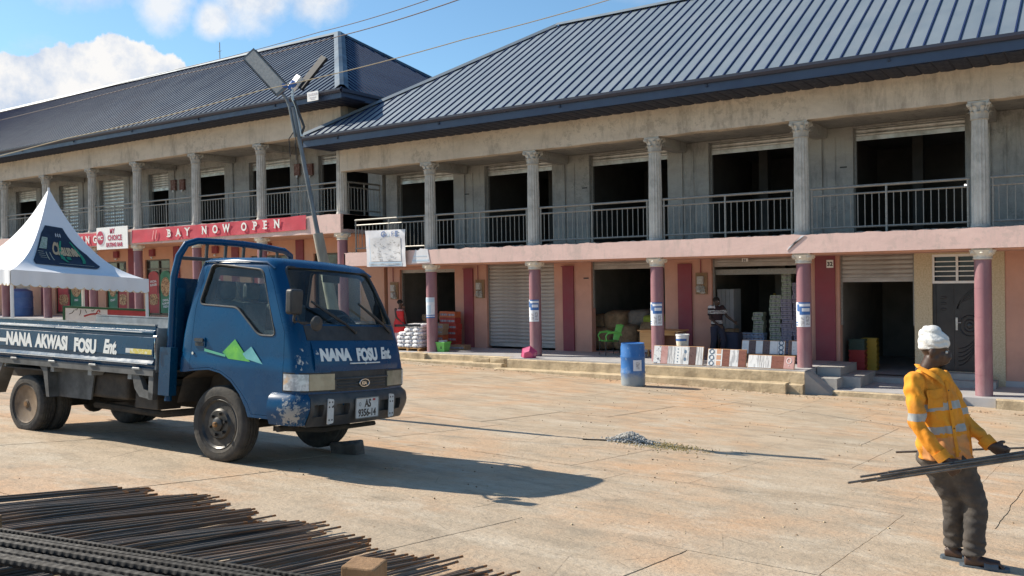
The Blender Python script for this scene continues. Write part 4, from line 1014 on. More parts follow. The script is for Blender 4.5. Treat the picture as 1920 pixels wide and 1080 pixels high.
YS = -.8868
def side_text(s, size, x0, z0, sx=1, shear=0, bold=.0065, slope=-.015):
    o = text('side_lettering', s, size, m_paintw, Matrix.Identity(4), TR, ext=.0005, bold=bold, shear=shear)
    wrap(o, lambda p: Vector((x0 + p.x * sx, YS - .0015 - p.z, z0 + p.y + slope * p.x)))
side_text('NANA', .195, -3.36, 1.022, sx=.86, bold=.011); side_text('AKWASI', .195, -2.80, 1.016, sx=.78, bold=.011); side_text('FOSU', .19, -2.12, 1.0, sx=.80, bold=.011); side_text('Ent.', .19, -1.63, 1.005, sx=.74, shear=.25, bold=.010)
# door decal
yd = -.8095
def decal(name, P, mat, d=0): MB().prism(P, yd - .0015 - d, yd - d, 'y').build(name, mat, TR, off=O3)
decal('green_peak_decal', [(.05, 1.085), (.21, 1.215), (.42, 1.01), (.13, 1.025)], M('lime_decal', (.16, .50, .06), (.05, .30, .08), rough=.3, scale=5))
decal('teal_peak_decal', [(.32, 1.08), (.43, 1.155), (.585, .995), (.37, 1.035)], M('teal_decal', (.20, .50, .50), (.10, .34, .36), rough=.3, scale=5), .002)
decal('door_sticker', [(-.20, 1.082), (.09, 1.04), (.09, 1.062), (-.20, 1.108)], M('sticker_green', (.10, .38, .25), rough=.4), .001)
# interior
it = MB(); it.box(.55, .80, -.70, .70, .97, 1.28); it.prism([(.45, 1.20), (.82, 1.30), (.86, 1.33), (.50, 1.31)], -.72, .72, 'y'); it.box(-.40, .5, -.73, .73, .962, .99)
it.build('dashboard', m_black, TR, off=O3)
for y, wd in ((.40, .25), (-.12, .17), (-.46, .2)):
    q = MB(); q.box(-.28, .22, y - wd, y + wd, .99, 1.16); q.box(-.38, -.24, y - wd, y + wd, 1.14, 1.58); q.box(-.37, -.26, y - wd * .5, y + wd * .5, 1.60, 1.78)
    bevel(q.build('seat', m_seat, TR, off=O3), .035, 3)
q = MB(); cw = Vector((.36, .38, 1.36)); ax_ = Vector((-.55, 0, .83)).normalized(); e1 = Vector((0, 1, 0)); e2 = ax_.cross(e1)
q.tube([cw + (e1 * math.cos(a) + e2 * math.sin(a)) * .2 for a in [i * PI / 12 for i in range(25)]], .014, 7, caps=False)
for a in (.3, 2.84, 4.7): q.tube([cw - ax_ * .02, cw + (e1 * math.cos(a) + e2 * math.sin(a)) * .2], .012, 6)
q.cyl(cw - ax_ * .4, cw, .025); q.build('steering_wheel', m_black, TR, off=O3)
MB().box(.66, .675, -.12, .12, 1.80, 1.87).build('interior_mirror', m_black, TR, off=O3)
# mirrors and wipers
for sgn in (-1,):
    q = MB(); y_ = sgn * .90
    q.prism(roundpoly([(y_ - .075, 1.47), (y_ + .075, 1.47), (y_ + .08, 1.70), (y_ - .08, 1.70)], .035), .93 + .06, 1.03 + .04, 'x')
    mo_ = bevel(q.build('side_mirror', m_cowl, TR, off=O3), .02, 3)
    q = MB(); q.tube([(.90, sgn * .74, 1.40), (.98, sgn * .84, 1.41), (1.02, sgn * .885, 1.44), (1.03, sgn * .885, 1.5)], .014, 6)
    if sgn < 0: q.tube([(1.0, -.86, 1.41), (1.10, -.76, 1.40), (1.14, -.72, 1.40)], .010, 6)
    q.build('mirror_arm', m_black, mo_, off=O3)
    if sgn < 0: MB().lathe([(0, 0), (.06, .005), (.072, .02), (.068, .035), (0, .05)], 18, M4=Matrix.Translation((1.12, -.72, 1.395)) @ Matrix.Rotation(PI / 2, 4, 'Y')).build('round_mirror', m_black, mo_, off=O3)
MB().cyl((.93, .74, 1.385), (1.06, 1.02, 1.395), .014, n=7).build('far_mirror_stay', m_black, TR, off=O3)
for y0_, y1_ in ((-.02, -.52), (.60, .12)):
    q = MB(); pA = Vector((xfront(y0_, 1.34) + .02, y0_, 1.315)); pB = Vector((xfront(y1_, 1.55) + .03, y1_, 1.60)); pm_ = pA.lerp(pB, .5) + Vector((.03, 0, 0))
    q.tube([pA, pA.lerp(pm_, .5) + Vector((.01, 0, 0)), pm_, pB.lerp(pm_, .35)], [.013, .011, .010, .008], 6); q.cyl(pA - Vector((.03, 0, 0)), pA + Vector((.012, 0, 0)), .018, n=8)
    q.tube([pA.lerp(pB, .28) + Vector((.012, 0, .0)), pm_ + Vector((-.005, 0, -.01)), pB], .012, 5); q.build('wiper', m_black, TR, off=O3)
# gutter over the door
for sgn in (-1, 1):
    MB().tube([(x, sgn * (.712 + .004), z) for x, z in ((-.37, 1.90), (-.34, 1.965), (.1, 1.975), (.50, 1.955), (.60, 1.90))], .010, 6).build('rain_gutter', m_blue, TR, off=O3)

# wheels
def wheel(parent, x, y, zc, r, wdt, rim_r, deep, mrim, outsign, name='wheel'):
    # built round the axle (local z of the lathe = outwards)
    Mw = Matrix.Translation((x, y, zc)) @ Matrix.Rotation(PI / 2 * (1 if outsign < 0 else -1), 4, 'X')
    w2 = wdt / 2; n = 72; mb = MB()
    prof = [(rim_r * .93, -w2 * .8), (rim_r, -w2 * .92), (rim_r * 1.12, -w2 * 1.02), (r * .80, -w2 * 1.10), (r * .93, -w2 * 1.0), (r * .985, -w2 * .82)]
    mb.lathe(prof, n, M4=Mw)
    tread = [(r * .985, -w2 * .82), (r, -w2 * .70), (r, -w2 * .42), (r * .972, -w2 * .40), (r * .972, -w2 * .32), (r, -w2 * .30), (r, -w2 * .06), (r * .972, -w2 * .04), (r * .972, w2 * .04), (r, w2 * .06), (r, w2 * .30), (r * .972, w2 * .32), (r * .972, w2 * .40), (r, w2 * .42), (r, w2 * .70), (r * .985, w2 * .82)]
    vs = []
    for k, (rr, zz) in enumerate(tread):
        for i in range(n * 2):
            a = PI * i / n; q_ = rr - (.007 if (k in (1, 2, 13, 14) and i % 4 in (0,)) else 0); vs.append(Mw @ Vector((q_ * math.cos(a), q_ * math.sin(a), zz)))
    N2 = n * 2
    mb.add(vs, [(k * N2 + i, k * N2 + (i + 1) % N2, (k + 1) * N2 + (i + 1) % N2, (k + 1) * N2 + i) for k in range(len(tread) - 1) for i in range(N2)], 0, False)
    mb.lathe([(r * .985, w2 * .82), (r * .955, w2 * .93), (r * .93, w2 * 1.0), (r * .90, w2 * 1.05), (r * .86, w2 * 1.08), (r * .80, w2 * 1.10), (r * .76, w2 * 1.085), (r * .74, w2 * 1.1), (rim_r * 1.12, w2 * 1.02), (rim_r, w2 * .92), (rim_r * .93, w2 * .8)], n, M4=Mw)
    for o in (mb,):
        pass
    wh = link(name, None, parent)  # an empty wheel that holds tyre and rim
    mb.build('tyre', m_tyre, wh, off=O3, fix=False)
    rm = MB()
    if deep:
        rm.lathe([(rim_r * .93, -w2 * .8), (rim_r * .88, -w2 * .5), (rim_r * .84, w2 * .4), (rim_r * .90, w2 * .62), (rim_r * .97, w2 * .80), (rim_r * 1.03, w2 * .93), (rim_r * 1.0, w2 * .98), (rim_r * .93, w2 * .84)], 40, M4=Mw)
        rm.lathe([(rim_r * .84, -w2 * .05), (rim_r * .72, -w2 * .25), (rim_r * .62, -w2 * .45), (rim_r * .34, -w2 * .5), (0, -w2 * .5)], 40, M4=Mw)
        zf = -w2 * .40; hub = [(0, 0), (.055, 0), (.055, .09), (.045, .11), (0, .115)]
    else:
        rm.lathe([(rim_r * .93, -w2 * .8), (rim_r * .86, -w2 * .2), (rim_r * .86, w2 * .45), (rim_r * .93, w2 * .75), (rim_r * 1.03, w2 * .93), (rim_r * 1.0, w2 * 1.0), (rim_r * .92, w2 * .85), (rim_r * .86, w2 * .60)], 40, M4=Mw)
        rm.lathe([(rim_r * .86, w2 * .3), (rim_r * .74, w2 * .42), (rim_r * .66, w2 * .78), (rim_r * .56, w2 * 1.02), (rim_r * .30, w2 * 1.02), (0, w2 * 1.0)], 40, M4=Mw)
        zf = w2 * 1.0; hub = [(0, 0), (.07, 0), (.066, .02), (.04, .035), (0, .04)]
    rm.build('rim', mrim, wh, off=O3)
    hb_ = MB().lathe([(a, b + zf) for a, b in hub], 20, M4=Mw)
    for k in range(6 if not deep else 5):
        a = 2 * PI * k / (6 if not deep else 5) + .3; c_ = Vector((rim_r * .44 * math.cos(a), rim_r * .44 * math.sin(a), zf)); hb_.cyl(Mw @ c_, Mw @ (c_ + Vector((0, 0, .028))), .017, .014, n=6, smooth=False)
    hb_.build('hub', mrim, wh, off=O3)
    hl_ = MB()
    for k in range(6):
        a = 2 * PI * k / 6; rr = rim_r * (.70 if not deep else .52); c_ = Vector((rr * math.cos(a), rr * math.sin(a), (w2 * .665 if not deep else -w2 * .455)))
        tilt = Matrix.Translation(Mw @ c_) @ Mw.to_3x3().to_4x4() @ Matrix.Rotation(a, 4, 'Z') @ Matrix.Rotation(R_(66 if not deep else 4), 4, 'Y')
        hl_.ball((0, 0, 0), .016 if not deep else .022, .032, .007, n=12, M4=None) if False else hl_.add([tilt @ Vector((.017 * math.cos(t_) * (1 if not deep else 1.4), .036 * math.sin(t_), .004)) for t_ in [i * PI / 6 for i in range(12)]], [tuple(range(12))])
    hl_.build('hand_hole', m_black, wh, off=O3, kind='stuff')
    MB().lathe([(0, .03), (.026, .03), (.026, .05), (.018, .062), (0, .062)] if not deep else [(0, .1), (.03, .1), (.03, .118), (0, .118)], 10, M4=Mw @ Matrix.Translation((0, 0, zf))).build('hub_cap', m_rustc, wh, off=O3)
    return wh
wheel(TR, 0, -.68, .385, .372, .19, .236, False, m_rimb, -1)
wheel(TR, 0, .68, .385, .372, .19, .236, False, m_rimb, 1)
for sgn in (-1, 1):
    wheel(TR, -3.04, sgn * .735, .352, .325, .165, .212, True, m_rimr, sgn)
    wheel(TR, -3.04, sgn * .54, .352, .325, .165, .212, True, m_rimr, sgn)
# chassis
q = MB()
for y in (-.36, .36): q.box(-4.15, .55, y - .03, y + .03, .60, .74)
for x in (-4.0, -3.4, -2.6, -1.8, -1.0, .45): q.box(x - .04, x + .04, -.329, .329, .62, .72)
q.build('chassis_frame', m_chas, TR, off=O3)
q = MB(); q.cyl((0, -.6, .35), (0, .6, .35), .045); q.cyl((-3.04, -.6, .35), (-3.04, .6, .35), .055); q.ball((-3.04, .05, .36), .16, .13, .16, n=16); q.cyl((-2.9, .05, .38), (-1.2, 0, .48), .035); q.box(-1.9, -.4, -.16, .16, .42, .7)
q.build('axle', m_chas, TR, off=O3)
q = MB()
for y in (-.42, .42):
    for k in range(4): q.tube([(-3.65 + k * .1, y, .60 - k * .012), (-3.04, y, .42 - k * .014), (-2.43 - k * .1, y, .60 - k * .012)], (.03), 4)
    q.tube([(-.5, y, .5), (0, y, .42), (.5, y, .52)], .025, 4)
q.build('leaf_spring', m_chas, TR, off=O3)
q = MB().box(-2.20, -1.45, -.70, -.42, .50, .78); bevel(q.build('tool_box', m_chas, TR, off=O3), .04, 3)
q = MB().box(-2.1, -1.3, .42, .74, .42, .76); bevel(q.build('fuel_tank', m_chas, TR, off=O3), .04, 3)
q = MB(); q.box(-1.30, -.95, -.72, -.42, .44, .68); bevel(q.build('battery_box', m_chas, TR, off=O3), .01)
MB().tube([(-.9, -.2, .40), (-1.2, -.45, .36), (-2.3, -.45, .38)], .04, 8).build('exhaust_pipe', m_chas, TR, off=O3)
MB().tube([(.45, -.5, .36), (.8, -.2, .35), (.85, .55, .36)], .025, 7).cyl((.62, -.62, .38), (.62, .6, .38), .03).build('steering_linkage', m_chas, TR, off=O3)
q = MB(); q.box(.50, 1.03, -.60, .60, .46, .60); q.box(-.48, .48, -.44, .44, .62, .9); q.build('underfloor_pan', m_chas, TR, off=O3)
# inner wheel arch liners
for sgn in (-1, 1):
    A_ = [(-.58, .55), (-.50, .80), (-.28, .90), (-.05, .905), (.16, .83), (.30, .70), (.41, .5)]
    mb = MB(); vs = [(x, sgn * y, z) for y in (.42, .79) for x, z in A_]; n = len(A_); mb.add(vs, [(i, i + 1, n + i + 1, n + i) for i in range(n - 1)], 0, True)
    mb.add([(x, sgn * .42, z) for x, z in A_], [tuple(range(n))]); mb.build('wheel_arch_liner', m_chas, TR, off=O3)
# tray
TX0, TX1 = -4.20, -.85
q = MB(); q.box(TX0, TX1, -.845, .845, .835, .868)
for x in (-4.0, -3.45, -2.55, -1.9, -1.25): q.box(x - .03, x + .03, -.84, .84, .745, .834)
q.build('tray_floor', m_tray, TR, off=O3)
q = MB(); q.box(TX0, TX1, -.875, -.846, .80, .868); q.box(TX0, TX1, .846, .875, .80, .868); q.build('side_rail', m_guard, TR, off=O3)
def side_profile(sg):
    dz = .085 if sg > 0 else .035
    P = [(.855, .872), (.868, .905), (.892, .912), (.892, .926), (.874, .955), (.874, .995), (.886, 1.0), (.886, 1.15), (.874, 1.16), (.874, 1.178), (.892, 1.195), (.892, 1.207), (.870, 1.225), (.868, 1.265), (.848, 1.268), (.846, .872)]
    return [(sg * a, b + (dz if b > 1.1 else 0)) for a, b in P]
m_side = M('dropside_blue_paint', (.0003, .048, .112), (.0003, .038, .092), rough=.26, scale=2, spec=.35, coat=.1, dirt=(.03, .07, .10), dirt_amt=.3, dirt_scale=2.5)
sds = []
for sg in (-1, 1):
    d_ = MB().prism(side_profile(sg), TX0, TX1, 'x').build('dropside', m_side, TR, off=O3); sds.append(d_)
    MB().box(TX0 - .002, TX1 + .002, *sorted((sg * .842, sg * .880)), 1.2685 + (.085 if sg > 0 else .035), 1.285 + (.085 if sg > 0 else .035)).build('top_rail', m_tray, d_, off=O3)
    MB().box(TX0, TX1, *sorted((sg * .838, sg * .8455)), .872, 1.26 + (.085 if sg > 0 else .035)).build('inner_lining', m_tray, d_, off=O3)
    q = MB()
    for x in (-3.9, -3.2, -2.5, -1.8, -1.1): MB().box(x - .06, x + .06, *sorted((sg * .872, sg * .889)), .855, .873).cyl((x - .05, sg * .882, .868), (x + .05, sg * .882, .868), .010, n=6).build('hinge', m_tray, d_, off=O3)
# thin white lines along the raised ribs
MB().box(-2.45, -1.02, -.8945, -.8925, 1.233, 1.240).build('white_stripe', m_paintw, sds[0], off=O3)
MB().box(TX0, -2.47, -.8945, -.8925, 1.235, 1.240).build('white_stripe', m_paintw, sds[0], off=O3)
MB().box(TX0, -.92, -.8945, -.8925, .915, .922).build('white_stripe', m_paintw, sds[0], off=O3)
MB().box(TX0, -3.36, -.8895, -.8865, 1.045, 1.085).build('white_stripe', m_paintw, sds[0], off=O3)
MB().box(-1.20, -.93 + .06, -.8885, -.8865, 1.015, 1.065).build('reflective_sticker', M('yellow_sticker', (.62, .50, .10), (.72, .68, .5), rough=.5, scale=22, lo=.5, hi=.6), sds[0], off=O3)
MB().box(-1.27, -1.202, -.8885, -.8865, 1.018, 1.066).build('reflective_sticker', m_sticker, sds[0], off=O3)
MB().box(TX0 - .03, TX0, -.86, .86, .87, 1.265).build('tailgate', m_side, TR, off=O3)
MB().box(TX1, TX1 + .025, -.86, .86, .86, 1.285).build('front_board', m_tray, TR, off=O3)
# headboard hoop with panel and five uprights
hp = MB(); hx = -.70
pts = [(hx, -.80, .56), (hx, -.80, 1.2), (hx + .0, -.80, 1.80), (hx + .05, -.79, 2.02), (hx + .09, -.74, 2.14), (hx + .11, -.62, 2.185), (hx + .12, -.3, 2.20), (hx + .12, 0, 2.205)]
pts = pts + [(a, -b, c) for a, b, c in pts[:-1][::-1]]
hp.tube(pts, .036, 10)
hb = hp.build('headboard_hoop', m_blue, TR, off=O3)
q = MB()
for y in (-.50, -.25, 0, .25, .5): q.cyl((hx + .11, y, 2.0), (hx + .12, y, 2.185), .018, n=7)
q.tube([(hx + .05, -.77, 2.0), (hx + .11, -.5, 2.005), (hx + .11, .5, 2.005), (hx + .05, .77, 2.0)], .02, 7)
q.build('headboard_bar', m_bump, hb, off=O3)
MB().box(hx - .01, hx + .01, -.79, .79, .86, 1.80).box(hx - .02, hx + .06, -.79, -.70, .9, 1.70).build('headboard_panel', m_side, hb, off=O3)
MB().box(hx - .06, hx + .10, -.88, -.79, .62, 1.10).build('headboard_foot', m_side, hb, off=O3)
q = MB(); q.tube([(TX1 + .04, -.90, 1.20), (TX1 + .05, -.915, 1.16), (TX1 + .04, -.90, 1.10), (TX1 + .05, -.90, .98)], .006, 5); q.cyl((TX1 + .02, -.90, 1.2), (TX1 + .07, -.90, 1.2), .012, n=6)
q.build('dropside_latch', m_chrome, TR, off=O3)
# wheel guards, brackets
q = MB(); q.prism([(-2.62, .83), (-1.95, .83), (-2.0, .47), (-2.60, .47)], -.74, -.72, 'y'); q.prism([(-2.80, .84), (-2.62, .84), (-2.55, .47), (-2.60, .47), (-2.68, .74)], -.86, -.70, 'y'); q.build('mud_guard', m_guard, TR, off=O3)
q = MB(); q.prism([(-3.55, .84), (-3.42, .84), (-3.62, .44), (-3.66, .44)], -.86, -.70, 'y'); q.build('mud_guard', m_guard, TR, off=O3)
q = MB(); 
for P in ([(-1.20, .83), (-1.10, .83), (-1.0, .66), (-.86, .62), (-.86, .56), (-1.06, .58), (-1.14, .66)], [(-.93, .83), (-.86, .83), (-.86, .56), (-.93, .56)]): q.prism(P, -.86, -.80, 'y')
q.build('tray_bracket', m_guard, TR, off=O3)
MB().box(-3.52, -2.56, -.84, -.42, .745, .76).build('fender', m_chas, TR, off=O3); MB().box(-3.52, -2.56, .42, .84, .745, .76).build('fender', m_chas, TR, off=O3)

def finish_texts():
    names = [(o, WRAP.get(o.name)) for o in TEXTS]; fns = {o.name: f for o, f in names}
    order = [o.name for o, f in names]
    texts_to_meshes()
    for nm in order:
        f = fns[nm]
        if f:
            me = bpy.data.objects[nm].data
            for v in me.vertices: v.co = f(v.co.copy())
            me.update()
finish_texts()

# stone chocking the far front wheel
def rock(name, c, rx, ry, rz, mat, label, n=14, jit=.5):
    mb = MB().ball((0, 0, 0), rx, ry, rz, n=n, jit=jit); o = mb.build(name, mat, None, off=O3); o.location = c; tag(o, label, 'stone'); return o
m_stone = M('grey_brown_stone', (.16, .135, .115), (.09, .075, .065), rough=.95, scale=7, bump=.8)
st_ = MB().box(-.16, .14, -.1, .11, -.03, .13, jit=.03); so_ = st_.build('wedge_stone', m_stone, off=O3); so_.location = (-6.93, 7.0, G(-6.93, 7.0)); so_.rotation_euler = (0, 0, .3)
bevel(so_, .03, 2); tag(so_, 'rough dark stone wedged in front of the far front wheel of the truck', 'stone')
# ================================================================== pagoda tent
m_tent = M('white_tent_fabric', (.80, .81, .83), (.76, .77, .80), rough=.7, scale=1.2, bump=.25, bscale=2.5, dirt=(.6, .6, .6), dirt_amt=.2)
TC = Vector((-19.8, 10.8)); Rv2 = Vector((.828, .5607)); Fv2 = Vector((-.5607, .828))
def tcor(deg): a = R_(deg); return TC + Rv2 * (2.095 * math.cos(a)) + Fv2 * (2.095 * math.sin(a))
TA, TB, TCc, TD = tcor(-82.7), tcor(7.3), tcor(97.3), tcor(187.3)
tz = {0: .30, 1: .07, 2: .17, 3: .40}; TP = [TA, TB, TCc, TD]
gt = G(TC.x, TC.y)
tent = thing('pagoda_tent', 'white peaked pagoda tent with a dark printed panel on its roof behind the truck', 'tent', (TC.x, TC.y, gt))
apex = Vector((TC.x, TC.y, 2.16))
def tsurf(i, u, t, push=0.):
    a, b = TP[i], TP[(i + 1) % 4]; za, zb = tz[i], tz[(i + 1) % 4]
    e = a.lerp(b, u); z0_ = za + (zb - za) * u; f = .30 * t + .70 * t ** 2.6
    xy = e.lerp(TC, t); sag = -.05 * math.sin(PI * u) * math.sin(PI * min(1, t * 1.3)) + .02 * noise.noise(Vector((u * 7, t * 3, i * 3.))) * (1 - t)
    nn = ((a + b) / 2 - TC).normalized(); xy = xy + nn * (sag + push)
    return Vector((xy.x, xy.y, z0_ + (apex.z - z0_) * f + push * .9))
tr_ = MB()
for i in range(4): tr_.grid(lambda u, v, i=i: tsurf(i, u, v * .985), 16, 22)
tro = tr_.build('tent_roof', m_tent, tent)
MB().cyl(apex - Vector((0, 0, .12)), apex + Vector((0, 0, .015)), .035, .02, n=10).build('tent_finial', m_tent, tent)
vm = MB()
for i in range(4):
    a, b = TP[i], TP[(i + 1) % 4]; za, zb = tz[i], tz[(i + 1) % 4]; n = 128; nn = ((a + b) / 2 - TC).normalized(); vs = []
    for k in range(n + 1):
        u = k / n; e = a.lerp(b, u) + nn * (.01 + .012 * math.sin(u * 40)); z = za + (zb - za) * u; sc = .045 * abs(math.sin(u * PI * 16)) ** .7
        vs += [(e.x, e.y, z + .02), (e.x, e.y, z - .26 - sc)]
    vm.add(vs, [(2 * k, 2 * k + 2, 2 * k + 3, 2 * k + 1) for k in range(n)], 0, True)
vm.build('tent_valance', m_tent, tent)
m_trim = M('yellowed_trim', (.62, .50, .30), rough=.8)
vt = MB()
for i in (0, 3):
    a, b = TP[i], TP[(i + 1) % 4]; za, zb = tz[i], tz[(i + 1) % 4]; nn = ((a + b) / 2 - TC).normalized()
    vt.tube([((a.lerp(b, k / 128) + nn * (.012 + .012 * math.sin(k / 128 * 40))).x, (a.lerp(b, k / 128) + nn * (.012 + .012 * math.sin(k / 128 * 40))).y, za + (zb - za) * k / 128 - .262 - .045 * abs(math.sin(k / 128 * PI * 16)) ** .7) for k in range(129)], .006, 4)
vt.build('valance_trim', m_trim, tent)
for i in range(4):
    p_ = TP[i].lerp(TC, .02); MB().cyl((p_.x, p_.y, G(p_.x, p_.y)), (p_.x, p_.y, tz[i] - .01), .035, n=8).build('tent_leg', m_white, tent)
fm = MB()
for i in range(4):
    a, b = TP[i].lerp(TC, .02), TP[(i + 1) % 4].lerp(TC, .02); fm.cyl((a.x, a.y, tz[i] - .03), (b.x, b.y, tz[(i + 1) % 4] - .03), .025, n=8)
fm.build('tent_frame', m_rail, tent)
m_navy = M('navy_tent_print', (.012, .022, .045), (.016, .03, .06), rough=.6, scale=4)
pn = MB()
def pedge(v):   # left and right limits of the printed panel at height v
    return (.10 - .03 * v + .08 * max(0, v - .85) * 5 + .10 * max(0, .12 - v) * 3, .80 - .18 * max(0, v - .5) / .5 - .25 * max(0, .12 - v) * 3)
pn.grid(lambda u, v: tsurf(0, pedge(v)[0] + (pedge(v)[1] - pedge(v)[0]) * u, .24 + .50 * v, .012), 18, 14)
pno = pn.build('printed_panel', m_navy, tent, fix=False)
def tent_text(s, size, u0, t0, mat, sx=1., bold=.01, shear=0, sy=1., curve=0):
    o = text('panel_lettering', s, size, mat, Matrix.Identity(4), tent, ext=.0005, bold=bold, shear=shear)
    W3 = (TA - TB).length
    WRAP[o.name] = lambda p: tsurf(0, u0 + p.x * sx / W3, t0 + p.y * sy / 1.75 + curve * (p.x - .5) ** 2, .022 + p.z * .5) - Vector((TC.x, TC.y, gt))
m_gold = M('gold_print', (.60, .42, .24), rough=.6); m_pgreen = M('emerald_print', (.02, .26, .14), rough=.6)
tent_text('Chaunee', .36, .30, .44, m_gold, sx=.90, bold=.016, shear=.12, curve=.02)
tent_text('(  )', .40, .38, .40, m_pgreen, sx=2.1, bold=.008, sy=1.3)
tent_text('* * *', .15, .38, .62, m_white, sx=1.3, bold=.002)
tent_text('= =', .18, .40, .36, m_pgreen, sx=1.4, bold=.01)
q = MB(); q.grid(lambda u, v: tsurf(0, .11 + .11 * u, .50 + .13 * v, .02), 3, 3); q.build('print_badge', M('pale_print', (.45, .5, .45), (.2, .3, .2), rough=.7, scale=20), tent, fix=False)
q = MB(); q.grid(lambda u, v: tsurf(0, .36 + .36 * u, .285 + .006 * v, .02), 8, 1)
for k in range(4): q.grid(lambda u, v, k=k: tsurf(0, .10 + .08 * u + k * .02 + .06 * v * 0, .46 - k * .03 + .005 * v, .02), 3, 1)
q.grid(lambda u, v: tsurf(0, .21 + .01 * u + .05 * (1 - v), .34 + .12 * v, .02), 1, 3); q.grid(lambda u, v: tsurf(0, .26 + .01 * u + .05 * (1 - v), .34 + .12 * v, .02), 1, 3)
q.build('print_lines', M('thin_gold_line', (.5, .48, .36), rough=.6), tent, fix=False)

# ================================================================== street lamp and wires
m_pole = M('galvanised_pole', (.20, .21, .22), (.14, .15, .16), rough=.5, metal=.6, scale=4)
m_post = M('weathered_post', (.36, .33, .27), (.24, .21, .17), rough=.9, scale=5, bump=.6, stretch=(1, 1, .3))
base_l = Vector((-9.48, 9.73, G(-9.48, 9.73)))
lamp = thing('street_lamp', 'leaning solar street lamp with two light heads on a galvanised pole behind the truck cab', 'street lamp', base_l)
dirL = (Vector((-10.24, 9.29, 2.77)) - Vector((-9.86, 9.51, .32))).normalized()
pA = Vector((-9.90, 9.49, .58)); foot = base_l - Vector((0, 0, .1))
MB().tube([foot, foot.lerp(pA, .5) + Vector((.02, 0, 0)), pA + dirL * .12], [.10, .092, .075], 10).build('lamp_post_foot', m_post, lamp)
pT = pA + dirL * 2.05
MB().cyl(pA - dirL * .1, pT, .036, .030, n=12).build('lamp_pole', m_pole, lamp)
a1 = Vector((-10.345, 9.235, 2.80)); a2 = Vector((-10.22, 9.31, 2.78))
MB().tube([pT - dirL * .45 + Vector((-.045, -.02, 0)), pT + dirL * .02 + Vector((-.05, -.02, 0)), pT + dirL * .12 + Vector((-.07, -.03, .0)), a1], .024, 8).build('lamp_arm', m_pole, lamp)
MB().tube([pT - dirL * .45 + Vector((.04, .02, 0)), pT + Vector((.03, .02, .05)), a2 + Vector((0, 0, -.06)), a2 + Vector((.01, .0, .12))], .020, 8).build('lamp_arm', m_galv, lamp)
MB().tube([pT - dirL * .30 + Vector((0, 0, 0)), pT - dirL * .5 + Vector((-.14, -.08, .02)), pT - dirL * .75 + Vector((-.16, -.1, 0)), pT - dirL * .55 + Vector((-.05, -.05, 0)), pT - dirL * .8 + Vector((-.12, -.03, .0)), pT - dirL * .4 + Vector((0, -.05, 0))], .008, 5).tube([pT + Vector((.03, .0, .1)), pT + Vector((.10, .05, -.15)), pT - dirL * .3 + Vector((.10, .05, 0)), pT - dirL * .5], .02, 5).build('lamp_cable', m_black, lamp)
def plank(c0_, c1_, up, wd, th): 
    ax = (c1_ - c0_).normalized(); n_ = (up - ax * up.dot(ax)).normalized(); s_ = ax.cross(n_); L = (c1_ - c0_).length
    return Matrix(((ax.x, s_.x, n_.x, c0_.x), (ax.y, s_.y, n_.y, c0_.y), (ax.z, s_.z, n_.z, c0_.z), (0, 0, 0, 1))), L
m_led = M('led_panel', (.52, .50, .46), (.40, .385, .36), rough=.25, scale=30)
h0, h1 = Vector((-10.34, 9.23, 2.84)), Vector((-10.76, 8.94, 3.42)); tocam = -(h0.normalized())
Mh, L = plank(h0, h1, tocam + Vector((.2, 0, -.25)), .24, .05)
hd = MB().box(0, L, -.115, .115, -.04, 0, M4=Mh).build('lamp_head', m_pole, lamp)
MB().box(.04, L - .03, -.092, .092, .0005, .004, M4=Mh).build('led_face', m_led, hd, off=base_l)
q = MB()
for i in range(22):
    for sg in (-1, 1): q.box(.03 + i * (L - .06) / 22, .05 + i * (L - .06) / 22, sg * .116 - .008, sg * .116 + .008, -.04, .002, M4=Mh)
q.build('cooling_fins', m_black, hd, off=base_l, kind='stuff')
h0, h1 = Vector((-10.20, 9.32, 2.92)), Vector((-9.96, 9.49, 3.28))
Mh, L = plank(h0, h1, tocam + Vector((-.9, .2, .3)), .2, .04)
hd2 = MB().box(.02, L + .16, -.06, .17, -.10, -.06, M4=Mh).build('lamp_head', M('dark_solar_panel', (.012, .014, .02), rough=.7, spec=.2), lamp)
MB().box(-.06, .17, -.16, .03, -.055, .02, M4=Mh).build('lamp_box', m_white, hd2, off=base_l)
m_clampb = M('blue_clamp', (.02, .12, .42), rough=.5)
MB().cyl(a2 + Vector((-.04, 0, .10)), a2 + Vector((.05, 0, .19)), .05, n=10).cyl(a1 + Vector((.03, 0, .1)), a1 + Vector((.05, 0, .14)), .04, n=8).build('lamp_clamp', m_clampb, lamp)
def cable(pts, r, label, mat=m_black, n=5):
    P = []; pts = [Vector(a) for a in pts]
    for i in range(len(pts) - 1):
        for k in range(10):
            t_ = k / 10; P.append(pts[i].lerp(pts[i + 1], t_) - Vector((0, 0, .10 * 4 * t_ * (1 - t_))) * (0.3))
    P.append(pts[-1]); o = MB().tube(P, r, n).build('overhead_cable', mat, off=P[0]); o.location = P[0]; tag(o, label, 'cable', 'overhead cables'); return o
m_wire = M('weathered_cable', (.10, .075, .07), rough=.8); m_wirel = M('pale_cable', (.38, .32, .22), rough=.8)
cable([(-42.54, 19.6, 7.08), (-23.37, 16.88, 6.28), (-14.34, 14.53, 5.46), (-9.72, 12.8, 4.97), (-3, 10.4, 4.3)], .011, 'upper cable of the pair crossing the sky above the farther roof', m_wire)
cable([(-42.5, 19.6, 7.44), (-23.8, 17.2, 6.59), (-15.1, 14.62, 5.69), (-10.48, 12.9, 5.14), (-3.5, 10.4, 4.42)], .009, 'lower thinner cable of the pair crossing the sky above the farther roof', m_wire)
